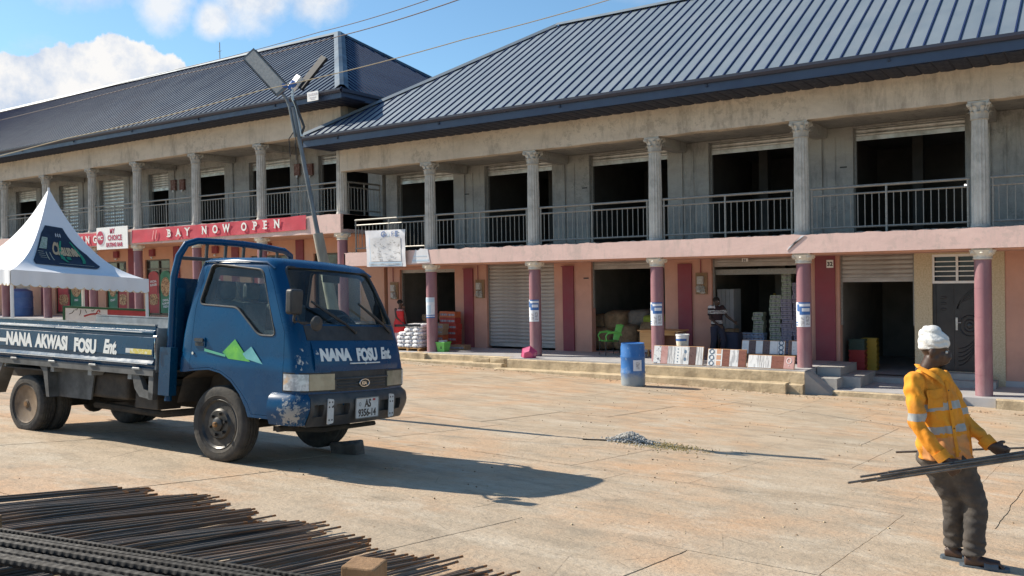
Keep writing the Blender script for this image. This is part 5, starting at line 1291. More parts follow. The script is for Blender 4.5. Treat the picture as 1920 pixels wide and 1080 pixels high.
cable([(-23.5, 1.9, -.1), (-18.4, 4.6, 1.02), (-13.06, 7.43, 2.2), (-10.39, 8.83, 2.79), (-7.7, 10.25, 3.40), (-5.05, 11.65, 4.1), (1, 14.8, 5.8)], .0075, 'pale single cable passing the lamp heads and running down across the farther roof', m_wirel)
# small sign hung from the farther eave
sg_ = thing('eave_sign', 'small white sign hanging at the corner of the farther eave beside the lamp', 'sign', (-21.5, 20.45, 5.93))
MB().box(-21.75, -21.25, 20.44, 20.46, 5.80, 6.10).build('sign_board', m_white, sg_)
q = MB(); q.box(-21.70, -21.30, 20.434, 20.439, 5.98, 6.05); q.box(-21.65, -21.35, 20.434, 20.439, 5.90, 5.93); q.box(-21.6, -21.4, 20.434, 20.439, 5.85, 5.87); q.build('faded_print', M('faded_sign_print', (.45, .45, .5), (.65, .62, .62), rough=.7, scale=14), sg_)

# ================================================================== banners and signs on the buildings
m_banner = M('red_banner_fabric', (.56, .045, .075), (.47, .04, .065), rough=.65, scale=2, bump=.3, bscale=3)
def banner_red(xa, xb, za0, za1, zb0, zb1, label):
    n = 90; t = thing('shop_banner', label, 'banner', ((xa + xb) / 2, 21.47, (za0 + zb0) / 2))
    def fn(u, v):
        x = xa + (xb - xa) * u; z0_ = za0 + (zb0 - za0) * u; z1_ = za1 + (zb1 - za1) * u
        wr = .02 * noise.noise(Vector((x * 1.7, v * 1.4, 3))) + .012 * math.sin(x * 5 + v * 3) 
        return Vector((x, 21.455 + wr, z0_ + (z1_ - z0_) * v + (.03 * noise.noise(Vector((x * .8, 0, 0))) if v > .9 else 0)))
    MB().grid(fn, n, 6).build('banner_cloth', m_banner, t, fix=False); return t
def serif_letter(t, ch, x, z, h, mat, y=21.425):
    b = world_loc(t); text('banner_letter', ch, h * 1.36, mat, frameM(Vector((x, y, z)) - b, (1, 0, .0), (0, 0, 1)), t, ext=.003, bold=.014, align='CENTER', sx=.92)
    feet = {'B': [(-.42, 0, 0), (-.42, 0, 1)], 'A': [(-.42, .3, 0), (.42, .3, 0)], 'Y': [(0, .3, 0), (-.42, .3, 1), (.42, .3, 1)], 'N': [(-.36, .3, 0), (-.40, .3, 1), (.36, .3, 1)], 'W': [(-.55, .3, 1), (.55, .3, 1), (0, .2, 1)],
            'P': [(-.36, .32, 0), (-.4, .2, 1)], 'E': [(-.36, .2, 0), (-.36, .2, 1)], 'I': [(0, .36, 0), (0, .36, 1)]}.get(ch, [])
    if feet:
        q = MB()
        for fx, w_, top in feet: q.box(x + fx * h - (w_ or .2) * h / 2, x + fx * h + (w_ or .2) * h / 2, y - .003, y + .003, z + (h - .035 if top else 0), z + (h if top else .035))
        q.build('letter_serif', mat, t, kind='stuff')
bn = banner_red(-33.15, -23.02, 1.63, 2.15, 1.74, 2.22, 'long red banner lettered BAY NOW OPEN along the band of the farther arcade')
for ch, x in zip('BAYNOWOPEN', (-30.64, -30.06, -29.5, -28.47, -27.84, -27.2, -26.21, -25.6, -25.06, -24.45)):
    serif_letter(bn, ch, x, 1.79 + (x + 30.64) * .012, .30, m_paintw)
q = MB(); q.prism([(-31.75, 1.72), (-31.70, 1.72), (-31.60, 2.08), (-31.65, 2.08)], 21.42, 21.43, 'y'); q.prism([(-31.55, 1.72), (-31.50, 1.72), (-31.42, 2.08), (-31.47, 2.08)], 21.42, 21.43, 'y'); q.build('banner_slash', M('faint_pink_print', (.75, .3, .3), rough=.7), bn, kind='stuff')
bn2 = banner_red(-41.2, -35.5, 1.60, 2.13, 1.62, 2.15, 'short red banner ending in ING between the tent and the white sign')
for ch, x in zip('ING', (-36.72, -36.31, -35.76)): serif_letter(bn2, ch, x, 1.74, .30, m_paintw)
ms = thing('shop_sign', 'white sign lettered MY CHOICE EATING BAR with a red round emblem', 'sign', (-34.45, 21.40, 1.45)); b_ = world_loc(ms)
MB().box(-35.56, -33.34, 21.39, 21.42, 1.43, 2.35).build('sign_board', m_white, ms)
m_sred = M('sign_red_letter', (.42, .02, .07), rough=.6); m_sgrey = M('sign_shadow_grey', (.55, .52, .55), rough=.7)
for s, h, x, z in (('MY', .20, -34.42, 2.09), ('CHOICE', .22, -34.25, 1.80), ('EATING BAR', .165, -34.28, 1.54)):
    for dx, dz, y, m in ((.03, -.03, 21.387, m_sgrey), (0, 0, 21.383, m_sred)):
        text('sign_letters', s, h * 1.35, m, frameM(Vector((x + dx, y, z + dz)) - b_, (1, 0, 0), (0, 0, 1)), ms, ext=.001, bold=.010, align='CENTER', sx=.88, spacing=1.06)
def disc(cx, cz, r, y0, y1, n=28): return [(cx + r * math.cos(2 * PI * i / n), cz + r * 1.12 * math.sin(2 * PI * i / n)) for i in range(n)]
MB().prism(disc(-35.22, 1.89, .29, 0, 0), 21.384, 21.389, 'y').build('emblem_ring', m_sgrey, ms)
MB().prism(disc(-35.28, 1.92, .25, 0, 0), 21.378, 21.383, 'y').build('emblem', m_sred, ms)
text('emblem_text', 'MC', .24, m_white, frameM(Vector((-35.28, 21.375, 1.84)) - b_, (1, 0, 0), (0, 0, 1)), ms, ext=.001, bold=.008, align='CENTER')
# torn G-L FE banner tied to the nearer railing
gl = thing('torn_banner', 'torn white G-L FE banner tied to the railing above the truck bonnet', 'banner', (-19.37, 21.4, .42)); b_ = world_loc(gl)
def gfn(u, v): 
    x = -20.14 + .02 * v - .10 * v + (1.66 + .04 * v) * u - (.0) ; z = .40 + 1.17 * v - .02 * u
    return Vector((x + .04 * v, 21.37 + .03 * noise.noise(Vector((u * 3, v * 3, 1))) + .02 * math.sin(u * 9 + v * 4), z))
m_tarp = M('white_tarpaulin', (.72, .72, .74), (.62, .62, .66), rough=.6, scale=3, bump=.3, bscale=3)
MB().grid(gfn, 18, 14).build('banner_cloth', m_tarp, gl, fix=False)
m_pb = M('pale_blue_print', (.42, .56, .68), (.5, .6, .7), rough=.7, scale=8); m_gb = M('faded_blue_letter', (.09, .15, .32), (.16, .22, .38), rough=.7, scale=30)
def gpatch(u0, u1, v0, v1, mat, nm, o=.012): MB().grid(lambda u, v: gfn(u0 + (u1 - u0) * u, v0 + (v1 - v0) * v) + Vector((0, -o, 0)), 8, 4).build(nm, mat, gl, fix=False)
gpatch(.06, .90, .02, .125, m_pb, 'blue_strip'); gpatch(.10, .115, .14, .80, m_pb, 'blue_line')
gpatch(.13, .89, .15, .80, M('peeling_print', (.70, .70, .71), (.58, .58, .60), rough=.7, scale=4, c3=(.28, .27, .26), s3=9), 'peeling_picture')
def gl_text(s, size, u0, v0, mat, sx=1, bold=.004):
    o = text('banner_letters', s, size, mat, Matrix.Identity(4), gl, ext=.0005, bold=bold)
    WRAP[o.name] = lambda p, bb=b_.copy(): gfn(u0 + p.x * sx / 1.66, v0 + p.y / 1.17) + Vector((0, -.018 - p.z, 0)) - bb
gl_text('G-', .25, .40, .815, m_gb, bold=.009); gl_text('L', .18, .57, .825, m_pb); gl_text('F', .22, .66, .82, m_gb, bold=.002); gl_text('E', .25, .76, .815, m_gb, bold=.010)
q = MB(); random.seed(3)
for i in range(26):
    u = .17 + random.random() * .62; v = .16 + random.random() * .5; p_ = gfn(u, v) + Vector((0, -.018, 0)); q.box(p_.x, p_.x + random.uniform(.03, .14), p_.y - .002, p_.y, p_.z, p_.z + random.uniform(.012, .03))
for i in range(22): p_ = gfn(.10 + i * .035, .05) + Vector((0, -.018, 0)); q.box(p_.x, p_.x + .035, p_.y - .002, p_.y, p_.z, p_.z + .05)
q.build('faded_marks', M('faded_mark_grey', (.34, .34, .35), (.6, .6, .6), rough=.8, scale=9), gl, kind='stuff')
tp = thing('torn_poster', 'small torn white poster pasted on the pink band beside the first capital', 'poster', (-17.95, 21.46, .45)); b_ = world_loc(tp)
MB().prism([(-18.32, .47), (-17.58, .49), (-17.66, .90), (-17.95, .93), (-18.05, .86), (-18.15, .9)], 21.455, 21.466, 'y').build('poster_paper', m_tarp, tp)
MB().box(-18.28, -17.63, 21.450, 21.454, .53, .58).box(-18.25, -17.7, 21.450, 21.454, .68, .70).build('poster_print', m_pb, tp)
MB().prism([(-6.55, .50), (-6.20, .86), (-6.12, .86), (-6.5, .60)], 21.452, 21.466, 'y').build('torn_paper', m_tarp, tp)

# paper posters wrapped round the painted columns
m_pblue = M('poster_blue', (.04, .13, .36), rough=.6); m_ppap = M('poster_paper', (.70, .72, .76), (.62, .64, .70), rough=.7, scale=12)
m_pgrey = M('poster_grey', (.35, .35, .38), (.6, .6, .62), rough=.7, scale=22, lo=.45, hi=.55)
for k, (xc, z0_, z1_, lb) in enumerate(((-17.76, -1.24, -.60, 'faded blue and white bill on the column left of the closed shutter'), (-13.92, -1.30, -.67, 'blue and white bill on the column in front of the closed shutter'),
                                     (-10.08, -1.35, -.74, 'blue and white bill on the column beside the wooden desk'), (-6.24, -1.32, -.73, 'blue and white bill on the column right of the tile boards'))):
    yc = 21.74; po = thing('column_poster', lb, 'poster', (xc, yc, z0_), 'bills pasted on the painted columns')
    def cyl_patch(a0, a1, za, zb, mat, nm, r=.178):
        MB().grid(lambda u, v: Vector((xc + r * math.cos(R_(a0 + (a1 - a0) * u)), yc + r * math.sin(R_(a0 + (a1 - a0) * u)), za + (zb - za) * v)), 14, 1).build(nm, mat, po, fix=False)
    cyl_patch(-165, -22, z0_, z1_, m_ppap, 'poster_paper')
    if k == 0:
        cyl_patch(-160, -28, z1_ - .15, z1_ - .02, m_pb, 'poster_heading', .180); cyl_patch(-165, -22, z0_, z0_ + .04, m_pblue, 'poster_stripe', .180); cyl_patch(-165, -22, z0_ + .07, z0_ + .10, m_pblue, 'poster_stripe', .180)
        cyl_patch(-110, -60, z0_ + .13, z0_ + .40, m_pb, 'poster_picture', .180)
    else:
        cyl_patch(-110, -24, z1_ - .30, z1_ - .10, m_pblue, 'poster_heading', .180); cyl_patch(-120, -22, z1_ - .035, z1_, m_pblue, 'poster_stripe', .180); cyl_patch(-135, -112, z1_ - .22, z1_ - .05, m_pblue, 'poster_stripe', .180)
        cyl_patch(-90, -30, z1_ - .22, z1_ - .14, m_ppap, 'poster_word', .182); cyl_patch(-165, -125, z0_ + .03, z0_ + .055, m_pblue, 'poster_stripe', .180); cyl_patch(-165, -125, z0_ + .09, z0_ + .115, m_pblue, 'poster_stripe', .180)
        cyl_patch(-100, -72, z0_ + .02, z0_ + .24, m_pgrey, 'poster_picture', .180); cyl_patch(-62, -30, z0_ + .05, z0_ + .28, m_pgrey, 'poster_picture', .180)
finish_texts()

# ================================================================== things in front of and inside the shops
def drum_mesh():
    r = .29; H = 1.03; mb = MB(); mb.lathe([(r * .93, 0), (r * .97, .02), (r, .08), (r * 1.0, .28), (r * 1.035, .31), (r * 1.035, .34), (r, .37), (r, .66), (r * 1.035, .69), (r * 1.035, .72), (r, .75), (r, H - .09), (r * .95, H - .03), (r * .97, H - .015), (r * .97, H), (r * .90, H), (r * .89, H - .03)], 36)
    mb.lathe([(r * .88, H - .30), (r * .885, H - .02)], 36); return mb
def drum_extra(t, tc, col):
    sp = t.new('ShaderNodeSeparateXYZ', Vector=tc); f = t.math('ADD', t.ramp(sp.outputs[2], .1, .75, 1, 0), t.math('MULTIPLY', t.noise(tc, 9, 8, .75), .9))
    col = t.mix(t.ramp(f, .95, 1.35), col, (.26, .30, .33)); col = t.mix(t.ramp(t.noise(t.scaled(tc, 1, 1, .4), 14, 8, .8), .60, .66, 0, .6), col, (.42, .47, .52)); return col, None
m_drum = M('blue_plastic_drum', (.025, .15, .42), (.02, .12, .36), rough=.5, scale=3, extra=drum_extra)
dx_, dy_ = -9.70, 19.48
dm = thing('plastic_drum', 'weathered blue plastic drum with a white sticker standing on the yard', 'drum', (dx_, dy_, G(dx_, dy_)))
link('drum_body', drum_mesh().data('drum_body', m_drum), dm)
MB().grid(lambda u, v: Vector((.297 * math.cos(R_(-62 + 42 * u)), .297 * math.sin(R_(-62 + 42 * u)), .38 + .26 * v)), 6, 1).build('sticker', m_ppap, dm, off=O3, fix=False)
MB().grid(lambda u, v: Vector((.299 * math.cos(R_(-50 + 20 * u)), .299 * math.sin(R_(-50 + 20 * u)), .42 + .17 * v)), 6, 1).build('sticker_print', m_pgrey, dm, off=O3, fix=False)
# blue tank on the far veranda
tk = thing('water_tank', 'blue plastic water tank on the farther veranda seen under the tent edge', 'tank', (-44.1, 22.5, LG))
MB().lathe([(.56, 0), (.58, .05), (.58, .35), (.60, .4), (.58, .45), (.58, .85), (.60, .9), (.58, .95), (.56, 1.2), (.3, 1.32), (.18, 1.34)], 28).build('tank_body', M('faded_blue_tank', (.08, .17, .42), (.12, .22, .46), rough=.6, scale=3), tk, off=O3)
# green plastic armchair
m_gch = M('green_plastic', (.16, .52, .10), (.13, .45, .08), rough=.4, scale=5)
ch = thing('plastic_armchair', 'bright green plastic armchair with black legs in front of the sack shop', 'chair', (-12.12, 22.85, F0), rotz=R_(-38))
q = MB(); q.grid(lambda u, v: Vector(((u - .5) * .44 * (1 - .1 * v), -.22 + .44 * v, .43 - .03 * math.sin(PI * u) - .02 * v)), 8, 8); q.grid(lambda u, v: Vector(((u - .5) * .44 * (1 - .1 * v), -.22 + .44 * v, .415 - .03 * math.sin(PI * u) - .02 * v)), 8, 8)
q.tube([(-.22, -.22, .42), (.22, -.22, .42)], .012, 6); q.build('seat', m_gch, ch, off=O3)
q = MB()
for dy in (0, .014): q.grid(lambda u, v, dy=dy: Vector(((u - .5) * (.40 + .08 * v), .20 + .13 * v + .03 * math.cos((u - .5) * PI) + dy, .42 + .42 * v)), 8, 8)
q.tube([(-.24, .35, .84), (0, .37, .865), (.24, .35, .84)], .014, 6); q.build('backrest', m_gch, ch, off=O3)
for sg in (-1, 1):
    MB().tube([(sg * .23, -.18, .42), (sg * .27, -.23, .56), (sg * .275, -.16, .64), (sg * .275, .05, .66), (sg * .26, .24, .63), (sg * .24, .28, .56)], [(.016, .02), (.016, .024), (.03, .014), (.034, .012), (.03, .014), (.016, .02)], 8).build('armrest', m_gch, ch, off=O3)
    for yy in (-.19, .2): MB().tube([(sg * .20, yy, .42), (sg * .235, yy * 1.15, 0)], .012, 6).build('leg', m_black, ch, off=O3)
# wooden desk
m_desk = M('varnished_desk_wood', (.48, .27, .10), (.38, .20, .07), rough=.5, scale=3, stretch=(.3, 4, 4), bump=.1)
m_deskd = M('dark_desk_wood', (.16, .07, .04), (.12, .05, .03), rough=.5, scale=3)
dk = thing('wooden_desk', 'light wooden desk behind the column next to the green chair', 'desk', (-10.3, 22.6, F0))
MB().box(-10.95, -9.72, 22.3, 22.95, -1.56, -1.525).build('desk_top', m_desk, dk)
MB().box(-10.90, -10.50, 22.34, 22.9, -2.06, -1.561).build('drawer_pedestal', m_desk, dk)
MB().box(-10.499, -9.78, 22.34, 22.36, -1.66, -1.561).build('front_rail', m_desk, dk); MB().box(-10.499, -9.78, 22.88, 22.9, -2.0, -1.561).build('modesty_panel', m_deskd, dk)
for x in (-10.88, -9.84):
    for y in (22.36, 22.84): MB().box(x - .025, x + .025, y - .025, y + .025, F0, -2.061 if x < -10.5 else -1.561).build('leg', m_desk if x < -10.5 else m_deskd, dk)
# paint bucket on a block
bk = thing('paint_bucket', 'white paint bucket with a printed label behind the first tile board', 'bucket', (-9.30, 21.55, -1.96))
MB().lathe([(.135, 0), (.14, .01), (.165, .36), (.175, .362), (.175, .40), (.160, .40), (.13, .03)], 28).build('bucket_body', m_white, bk, off=O3)
MB().grid(lambda u, v: Vector(((.144 + .025 * (.08 + v * .22) / .36 + .003) * math.cos(R_(-160 + 140 * u)), (.144 + .025 * (.08 + v * .22) / .36 + .003) * math.sin(R_(-160 + 140 * u)), .08 + .22 * v)), 12, 1).build('bucket_label', M('bucket_label', (.62, .52, .35), (.7, .68, .62), rough=.6, scale=18), bk, off=O3, fix=False)
MB().grid(lambda u, v: Vector((.169 * math.cos(R_(-150 + 120 * u)), .169 * math.sin(R_(-150 + 120 * u)), .235 + .055 * v)), 12, 1).build('label_heading', m_pblue, bk, off=O3, fix=False)
MB().tube([(.17 * math.cos(a), .17 * math.sin(a) - .0, .36 - .12 * math.sin(a / 1)) for a in [PI + PI * i / 10 for i in range(11)]], .003, 4).build('bucket_handle', m_rail, bk, off=O3)
o = MB().box(-.2, .2, -.1, .1, 0, .339, jit=.004).build('cement_block', m_conc, off=O3); o.location = (-9.30, 21.55, F0); tag(o, 'cement block under the white paint bucket', 'block')
# tile sample boards: each a thing with its strips of sample tile
m_edge = M('board_edge', (.50, .27, .12), rough=.7)
TIL = {'white': M('white_tile', (.72, .72, .70), (.66, .66, .65), rough=.25, scale=6), 'brown': M('brown_tile', (.22, .085, .05), (.17, .065, .04), rough=.3, scale=5, stretch=(1, 1, 3)), 'dark': M('dark_brown_tile', (.10, .055, .045), (.13, .07, .055), rough=.3, scale=7),
       'marble': M('veined_tile', (.66, .66, .65), (.40, .40, .40), rough=.25, scale=4, lo=.52, hi=.6, stretch=(3, 1, .8)), 'lines': M('lined_tile', (.64, .63, .61), (.34, .33, .33), rough=.25, scale=7, lo=.5, hi=.56, stretch=(6, 1, .4)),
       'pink': M('rose_tile', (.42, .22, .19), (.5, .3, .27), rough=.3, scale=7), 'speck': M('speckled_tile', (.62, .62, .62), (.12, .13, .16), rough=.3, scale=16, lo=.56, hi=.6)}
m_ring = M('tile_ring_print', (.12, .18, .25), rough=.35); m_ringp = M('tile_orange_print', (.55, .30, .18), rough=.35)
def tile_board(xa, xb, y, z0_, z1_, kinds, label, cat='tile board', lean=.12, group=None):
    t = thing('tile_sample_board', label, cat, ((xa + xb) / 2, y, z0_), group); H = z1_ - z0_; cx = (xa + xb) / 2; ML = Matrix.Translation((0, 0, 0)) @ Matrix.Rotation(-math.atan2(lean, H), 4, 'X'); W = xb - xa
    MB().box(-W / 2, W / 2, .0, .022, 0, H, M4=ML).build('backing_board', m_edge, t, off=O3)
    n = sum(w_ for _, w_ in kinds); x = -W / 2 + .008; wt = W - .016
    for kd, w_ in kinds:
        x2 = x + wt * w_ / n; MB().box(x + .003, x2 - .003, -.009, -.0005, .012, H - .014, M4=ML).build('tile_sample', TIL[kd.split('+')[0]], t, off=O3)
        if '+' in kd:
            pat = kd.split('+')[1]; q = MB(); xm = (x + x2) / 2; w2 = x2 - x
            if pat in 'ro':
                for i in range(3):
                    zc_ = H * (.84 - .33 * i); rr = w2 * .30
                    if pat == 'r': q.tube([ML @ Vector((xm + rr * math.cos(a), -.011, zc_ + rr * math.sin(a))) for a in [i_ * PI / 8 for i_ in range(17)]], .012, 4, caps=False)
                    else: q.box(xm - rr, xm + rr, -.0125, -.0095, zc_ - rr, zc_ + rr, M4=ML)
                q.build('printed_motif', m_ring if pat == 'r' else m_ringp, t, off=O3, kind='stuff')
            if pat == 'd':
                for i in range(5): q.prism([(xm + .02 * math.cos(a), H * (.15 + .17 * i) + .02 * math.sin(a)) for a in [k * PI / 2 for k in range(4)]], -.0125, -.0095, 'y', M4=ML)
                for i in range(12): q.box(x + .004, x + .018, -.0125, -.0095, .03 + i * (H - .06) / 12, .045 + i * (H - .06) / 12, M4=ML)
                q.build('printed_motif', m_ring, t, off=O3, kind='stuff')
            if pat == 'm':
                for i in range(2): q.prism([(xm + .035 * math.cos(a), H * (.3 + .4 * i) + .05 * math.sin(a)) for a in [k * PI / 4 for k in range(8)]], -.0125, -.0095, 'y', M4=ML)
                q.build('printed_motif', m_ring, t, off=O3, kind='stuff')
            if pat == 'w':
                q.tube([ML @ Vector((xm + w2 * .22 * math.cos(a), -.011, H * .62 + w2 * .26 * math.sin(a))) for a in [i_ * PI / 6 for i_ in range(13)]], .008, 4, caps=False); q.ball(ML @ Vector((xm, -.01, H * .25)), .012, n=6); q.build('printed_motif', m_white, t, off=O3, kind='stuff')
        x = x2
    return t
GB = 'sample boards of tiles outside the tile shop'
tile_board(-9.93, -8.57, 21.08, F0 - .0, -1.82, [('speck', 1.1), ('pink', 1), ('lines', 1), ('white+d', 1), ('marble+m', 1.15), ('dark', 1), ('lines', 1)], 'left and longest tile board, seven strips, nearest the drum', group=GB)
tile_board(-8.46, -7.47, 21.08, F0 - .0, -1.86, [('white+r', 1), ('white+o', 1), ('brown', 1), ('marble', 1.2), ('brown', 1)], 'middle front tile board with blue rings and two brown strips', group=GB)
tile_board(-7.43, -6.30, 21.08, F0 - .0, -1.97, [('marble', 1.25), ('lines', 1.25), ('brown', 1.3), ('pink+w', 1.1)], 'right front tile board with a wide brown strip beside the column', group=GB)
bench = thing('display_bench', 'low dark bench carrying the two rear tile boards', 'bench', (-7.4, 22.65, F0)); MB().box(-8.2, -6.5, 22.45, 22.9, -2.14, -2.10).build('bench_top', m_deskd, bench); 
for x in (-8.1, -6.6): MB().box(x - .04, x + .04, 22.5, 22.85, F0, -2.141).build('bench_leg', m_deskd, bench)
tile_board(-8.10, -6.97, 22.55, -2.10, -1.74, [('white', 1), ('dark', 1), ('white', 1), ('dark', 1), ('white', 1.1), ('white+r', 1)], 'rear tile board on the dark bench, alternating white and dark strips', lean=.08, group=GB)
tile_board(-6.88, -6.52, 22.55, -2.10, -1.73, [('dark', .5), ('speck', 1), ('dark', .8)], 'small rear tile board with a speckled strip behind the column', lean=.06, group=GB)
# stacked cartons of tiles
CLAB = M('carton_label_print', (.36, .33, .34), (.16, .14, .18), rough=.8, scale=22, lo=.46, hi=.54)
def carton_data(w_, d_, h_, mat, nm='carton'):
    mb = MB(); mb.box(-w_ / 2, w_ / 2, -d_ / 2, d_ / 2, 0, h_ - .010).box(-w_ / 2 + .03, w_ / 2 - .03, -d_ / 2 - .002, -d_ / 2 + .001, h_ * .3, h_ * .62, mi=1); me = mb.data(nm, [mat, CLAB]); return me
CM = [M('lilac_carton', (.42, .38, .46), (.30, .27, .36), rough=.8, scale=14, lo=.45, hi=.55), M('pale_green_carton', (.42, .46, .36), (.26, .30, .22), rough=.8, scale=14, lo=.48, hi=.56), M('white_blue_carton', (.45, .54, .66), (.25, .34, .5), rough=.8, scale=10, lo=.48, hi=.56)]
def stack(x, y, z0_, n, w_, h_, mi, label, group, d_=.3, jit=.022, name='tile_carton', cat='carton'):
    me = carton_data(w_, d_, h_, CM[mi] if isinstance(mi, int) else mi)
    for i in range(n):
        o = link(name, me, None, loc=(x + random.uniform(-jit, jit), y + random.uniform(-jit, jit), z0_ + i * h_)); o.rotation_euler = (0, 0, random.uniform(-.04, .04)); tag(o, label, cat, group)
stack(-8.62, 24.5, F0, 6, .34, .105, 2, 'pale blue tile carton in the low left stack of the tile shop', 'cartons in the low pale blue stack')
stack(-8.27, 24.5, F0, 6, .34, .105, 2, 'pale blue tile carton in the low stack touching the greenish one', 'cartons in the second pale blue stack')
stack(-8.27, 24.5, F0 + .63, 5, .28, .115, 1, 'greenish tile carton topping the low pale blue stack', 'greenish cartons on the pale blue stack', jit=.03)
stack(-7.78, 24.5, F0, 15, .30, .112, 1, 'greenish tile carton in the left column of the tall tile stack', 'left column of the tall tile stack')
stack(-7.46, 24.5, F0, 14, .30, .112, 0, 'lilac tile carton in the middle column of the tall tile stack', 'middle column of the tall tile stack')
stack(-7.46, 24.5, F0 + 14 * .112, 6, .26, .115, 1, 'greenish tile carton at the very top of the tall tile stack', 'top of the tall tile stack', jit=.03)
stack(-7.14, 24.5, F0, 18, .30, .112, 0, 'lilac tile carton in the right column of the tall tile stack', 'right column of the tall tile stack')
m_brownc = M('brown_cardboard', (.33, .22, .13), (.27, .18, .10), rough=.85, scale=6)
o = MB().box(-.16, .16, -.2, .2, 0, .72).box(-.15, .15, -.19, .19, .72, .735, mi=0).build('cardboard_box', m_brownc, off=O3); o.location = (-8.98, 24.2, F0); tag(o, 'tall brown cardboard box beside the man in the striped shirt', 'box')
o = MB().box(-.25, .25, -.2, .2, 0, .68, jit=.02).build('navy_sack', M('navy_cloth', (.03, .035, .06), rough=.9), off=O3); o.location = (-8.72, 23.55, F0); bevel(o, .05, 3); tag(o, 'dark navy bundle on the floor right of the man in stripes', 'bundle')
for i in range(4):
    o = MB().box(-.06, .055, -.3, .3, 0, 1.55 + .28).build('foam_panel', m_tarp, off=O3); o.location = (-9.62 + i * .125, 25.3, F0); tag(o, 'tall white wrapped panel standing behind the man in stripes', 'panel', 'white wrapped panels in the tile shop')
MB_ = MB().cyl((-8.35, 26.1, -.85), (-8.35, 26.1, -.62), .035, n=8); o = MB_.build('yellow_tag', M('yellow_tag', (.65, .45, .08), rough=.6), off=O3); tag(o, 'small yellow tag hanging on the inner column of the tile shop', 'tag')
# bales and sacks in the third shop
m_sack = M('brown_jute_bale', (.30, .20, .11), (.21, .14, .075), rough=.95, scale=8, bump=.9, dirt=(.12, .08, .045), dirt_amt=.6, dirt_scale=4)
m_sackg = M('grey_sack_cloth', (.24, .21, .17), (.16, .14, .12), rough=.95, scale=8, bump=.7)
def sack(x, y, z, rx, ry, rz, mat, label, group=None, name='sack', cat='sack', n=22, jit=.28):
    mb = MB(); k = 14; vs = []
    for j in range(k + 1):
        ph = PI * j / k
        for i in range(n):
            a = 2 * PI * i / n; s_ = lambda c: math.copysign(abs(c) ** .55, c)
            p = Vector((rx * s_(math.sin(ph)) * s_(math.cos(a)), ry * s_(math.sin(ph)) * s_(math.sin(a)), -rz * s_(math.cos(ph)) if True else 0))
            p *= 1 + jit * .35 * noise.noise(p * 3.1 + Vector((x, y, z))) + jit * .15 * noise.noise(p * 9 + Vector((x, 0, z))); vs.append(p + Vector((0, 0, rz)))
    mb.add(vs, [(j * n + i, j * n + (i + 1) % n, (j + 1) * n + (i + 1) % n, (j + 1) * n + i) for j in range(k) for i in range(n)], 0, True)
    o = mb.build(name, mat, off=O3); o.location = (x, y, z); tag(o, label, cat, group); return o
GS = 'bales heaped in the sack shop'
sack(-13.15, 24.5, F0, .48, .5, .36, m_sack, 'brown bale at the bottom left of the heap behind the green chair', GS, 'bale', 'bale')
sack(-12.3, 24.5, F0, .46, .5, .40, m_sack, 'brown bale at the bottom of the heap directly behind the green chair', GS, 'bale', 'bale')
sack(-11.25, 24.5, F0, .62, .5, .48, m_sack, 'large brown bale at the bottom right of the heap behind the desk', GS, 'bale', 'bale')
sack(-13.3, 24.7, F0 + .62, .34, .4, .24, m_sack, 'small brown bale on the left top of the heap', GS, 'bale', 'bale')
sack(-12.70, 24.55, F0 + .6, .40, .4, .31, m_sack, 'round brown bale on top in the middle of the heap', GS, 'bale', 'bale')
sack(-12.0, 24.8, F0 + .74, .40, .4, .25, m_sackg, 'grey dark sack on top of the heap between two brown bales', GS)
sack(-11.3, 24.5, F0 + .84, .42, .42, .13, M('yellow_green_cloth', (.28, .32, .04), (.2, .25, .03), rough=.9, scale=9), 'yellow-green cloth bundle on the right top of the heap', None, 'cloth_bundle', 'cloth')
sack(-11.55, 23.95, F0, .36, .22, .07, m_tarp, 'flat white bag lying under the green chair', None, 'flat_bag', 'bag')
# first shop: pallet of white bags, cartons, bucket
m_bagw = M('white_printed_bag', (.72, .72, .72), (.26, .26, .32), rough=.6, scale=12, lo=.52, hi=.58, bump=.3)
pal = thing('wooden_pallet', 'small wooden pallet under the pile of white bags', 'pallet', (-18.68, 21.95, F0))
for i in range(5): MB().box(-19.2, -18.15, 21.62 + i * .15, 21.73 + i * .15, F0 + .075, F0 + .10).build('pallet_board', m_desk, pal)
for x in (-19.12, -18.70, -18.25): MB().box(x - .04, x + .04, 21.62, 22.33, F0, F0 + .0745).build('pallet_block', m_desk, pal)
GW = 'white bags piled on the pallet'
rows = [(3, 0), (3, .02), (3, -.01), (3, .06), (2, .16), (2, .2)]
for j, (n, sh) in enumerate(rows):
    for i in range(n):
        wd = .175 if n == 3 else .19; x = -18.68 + sh + (i - (n - 1) / 2) * wd * 1.85
        sack(x, 21.95, F0 + .10 + j * .122, wd * 1.16, .33, .074, m_bagw, ('white printed bag in the %s row of the pile on the pallet' % ('lowest', 'second', 'third', 'fourth', 'fifth', 'top')[j]), GW, 'cement_bag', 'bag', n=16, jit=.35)
GF = 'folded brown sacks inside the first shop'
for j in range(4):
    for i in range(2): sack(-19.3 + i * .75 + (j % 2) * .1, 23.6, F0 + .02 + j * .27, .37, .3, .14, m_sackg if j < 3 else m_sack, 'brown flour sack piled behind the woman in red, %s layer' % ('bottom', 'second', 'third', 'top')[j], GF, jit=.35)
m_rc = M('red_carton', (.42, .05, .03), (.32, .035, .025), rough=.7, scale=5); m_oc = M('orange_carton', (.55, .14, .05), (.4, .1, .04), rough=.7, scale=5); m_tc = M('tan_carton', (.42, .30, .19), (.34, .24, .15), rough=.8, scale=9)
stack(-17.98, 23.15, F0, 5, .36, .20, m_rc, 'red carton in the right column beside the first shop door jamb', 'right column of red cartons', name='red_carton')
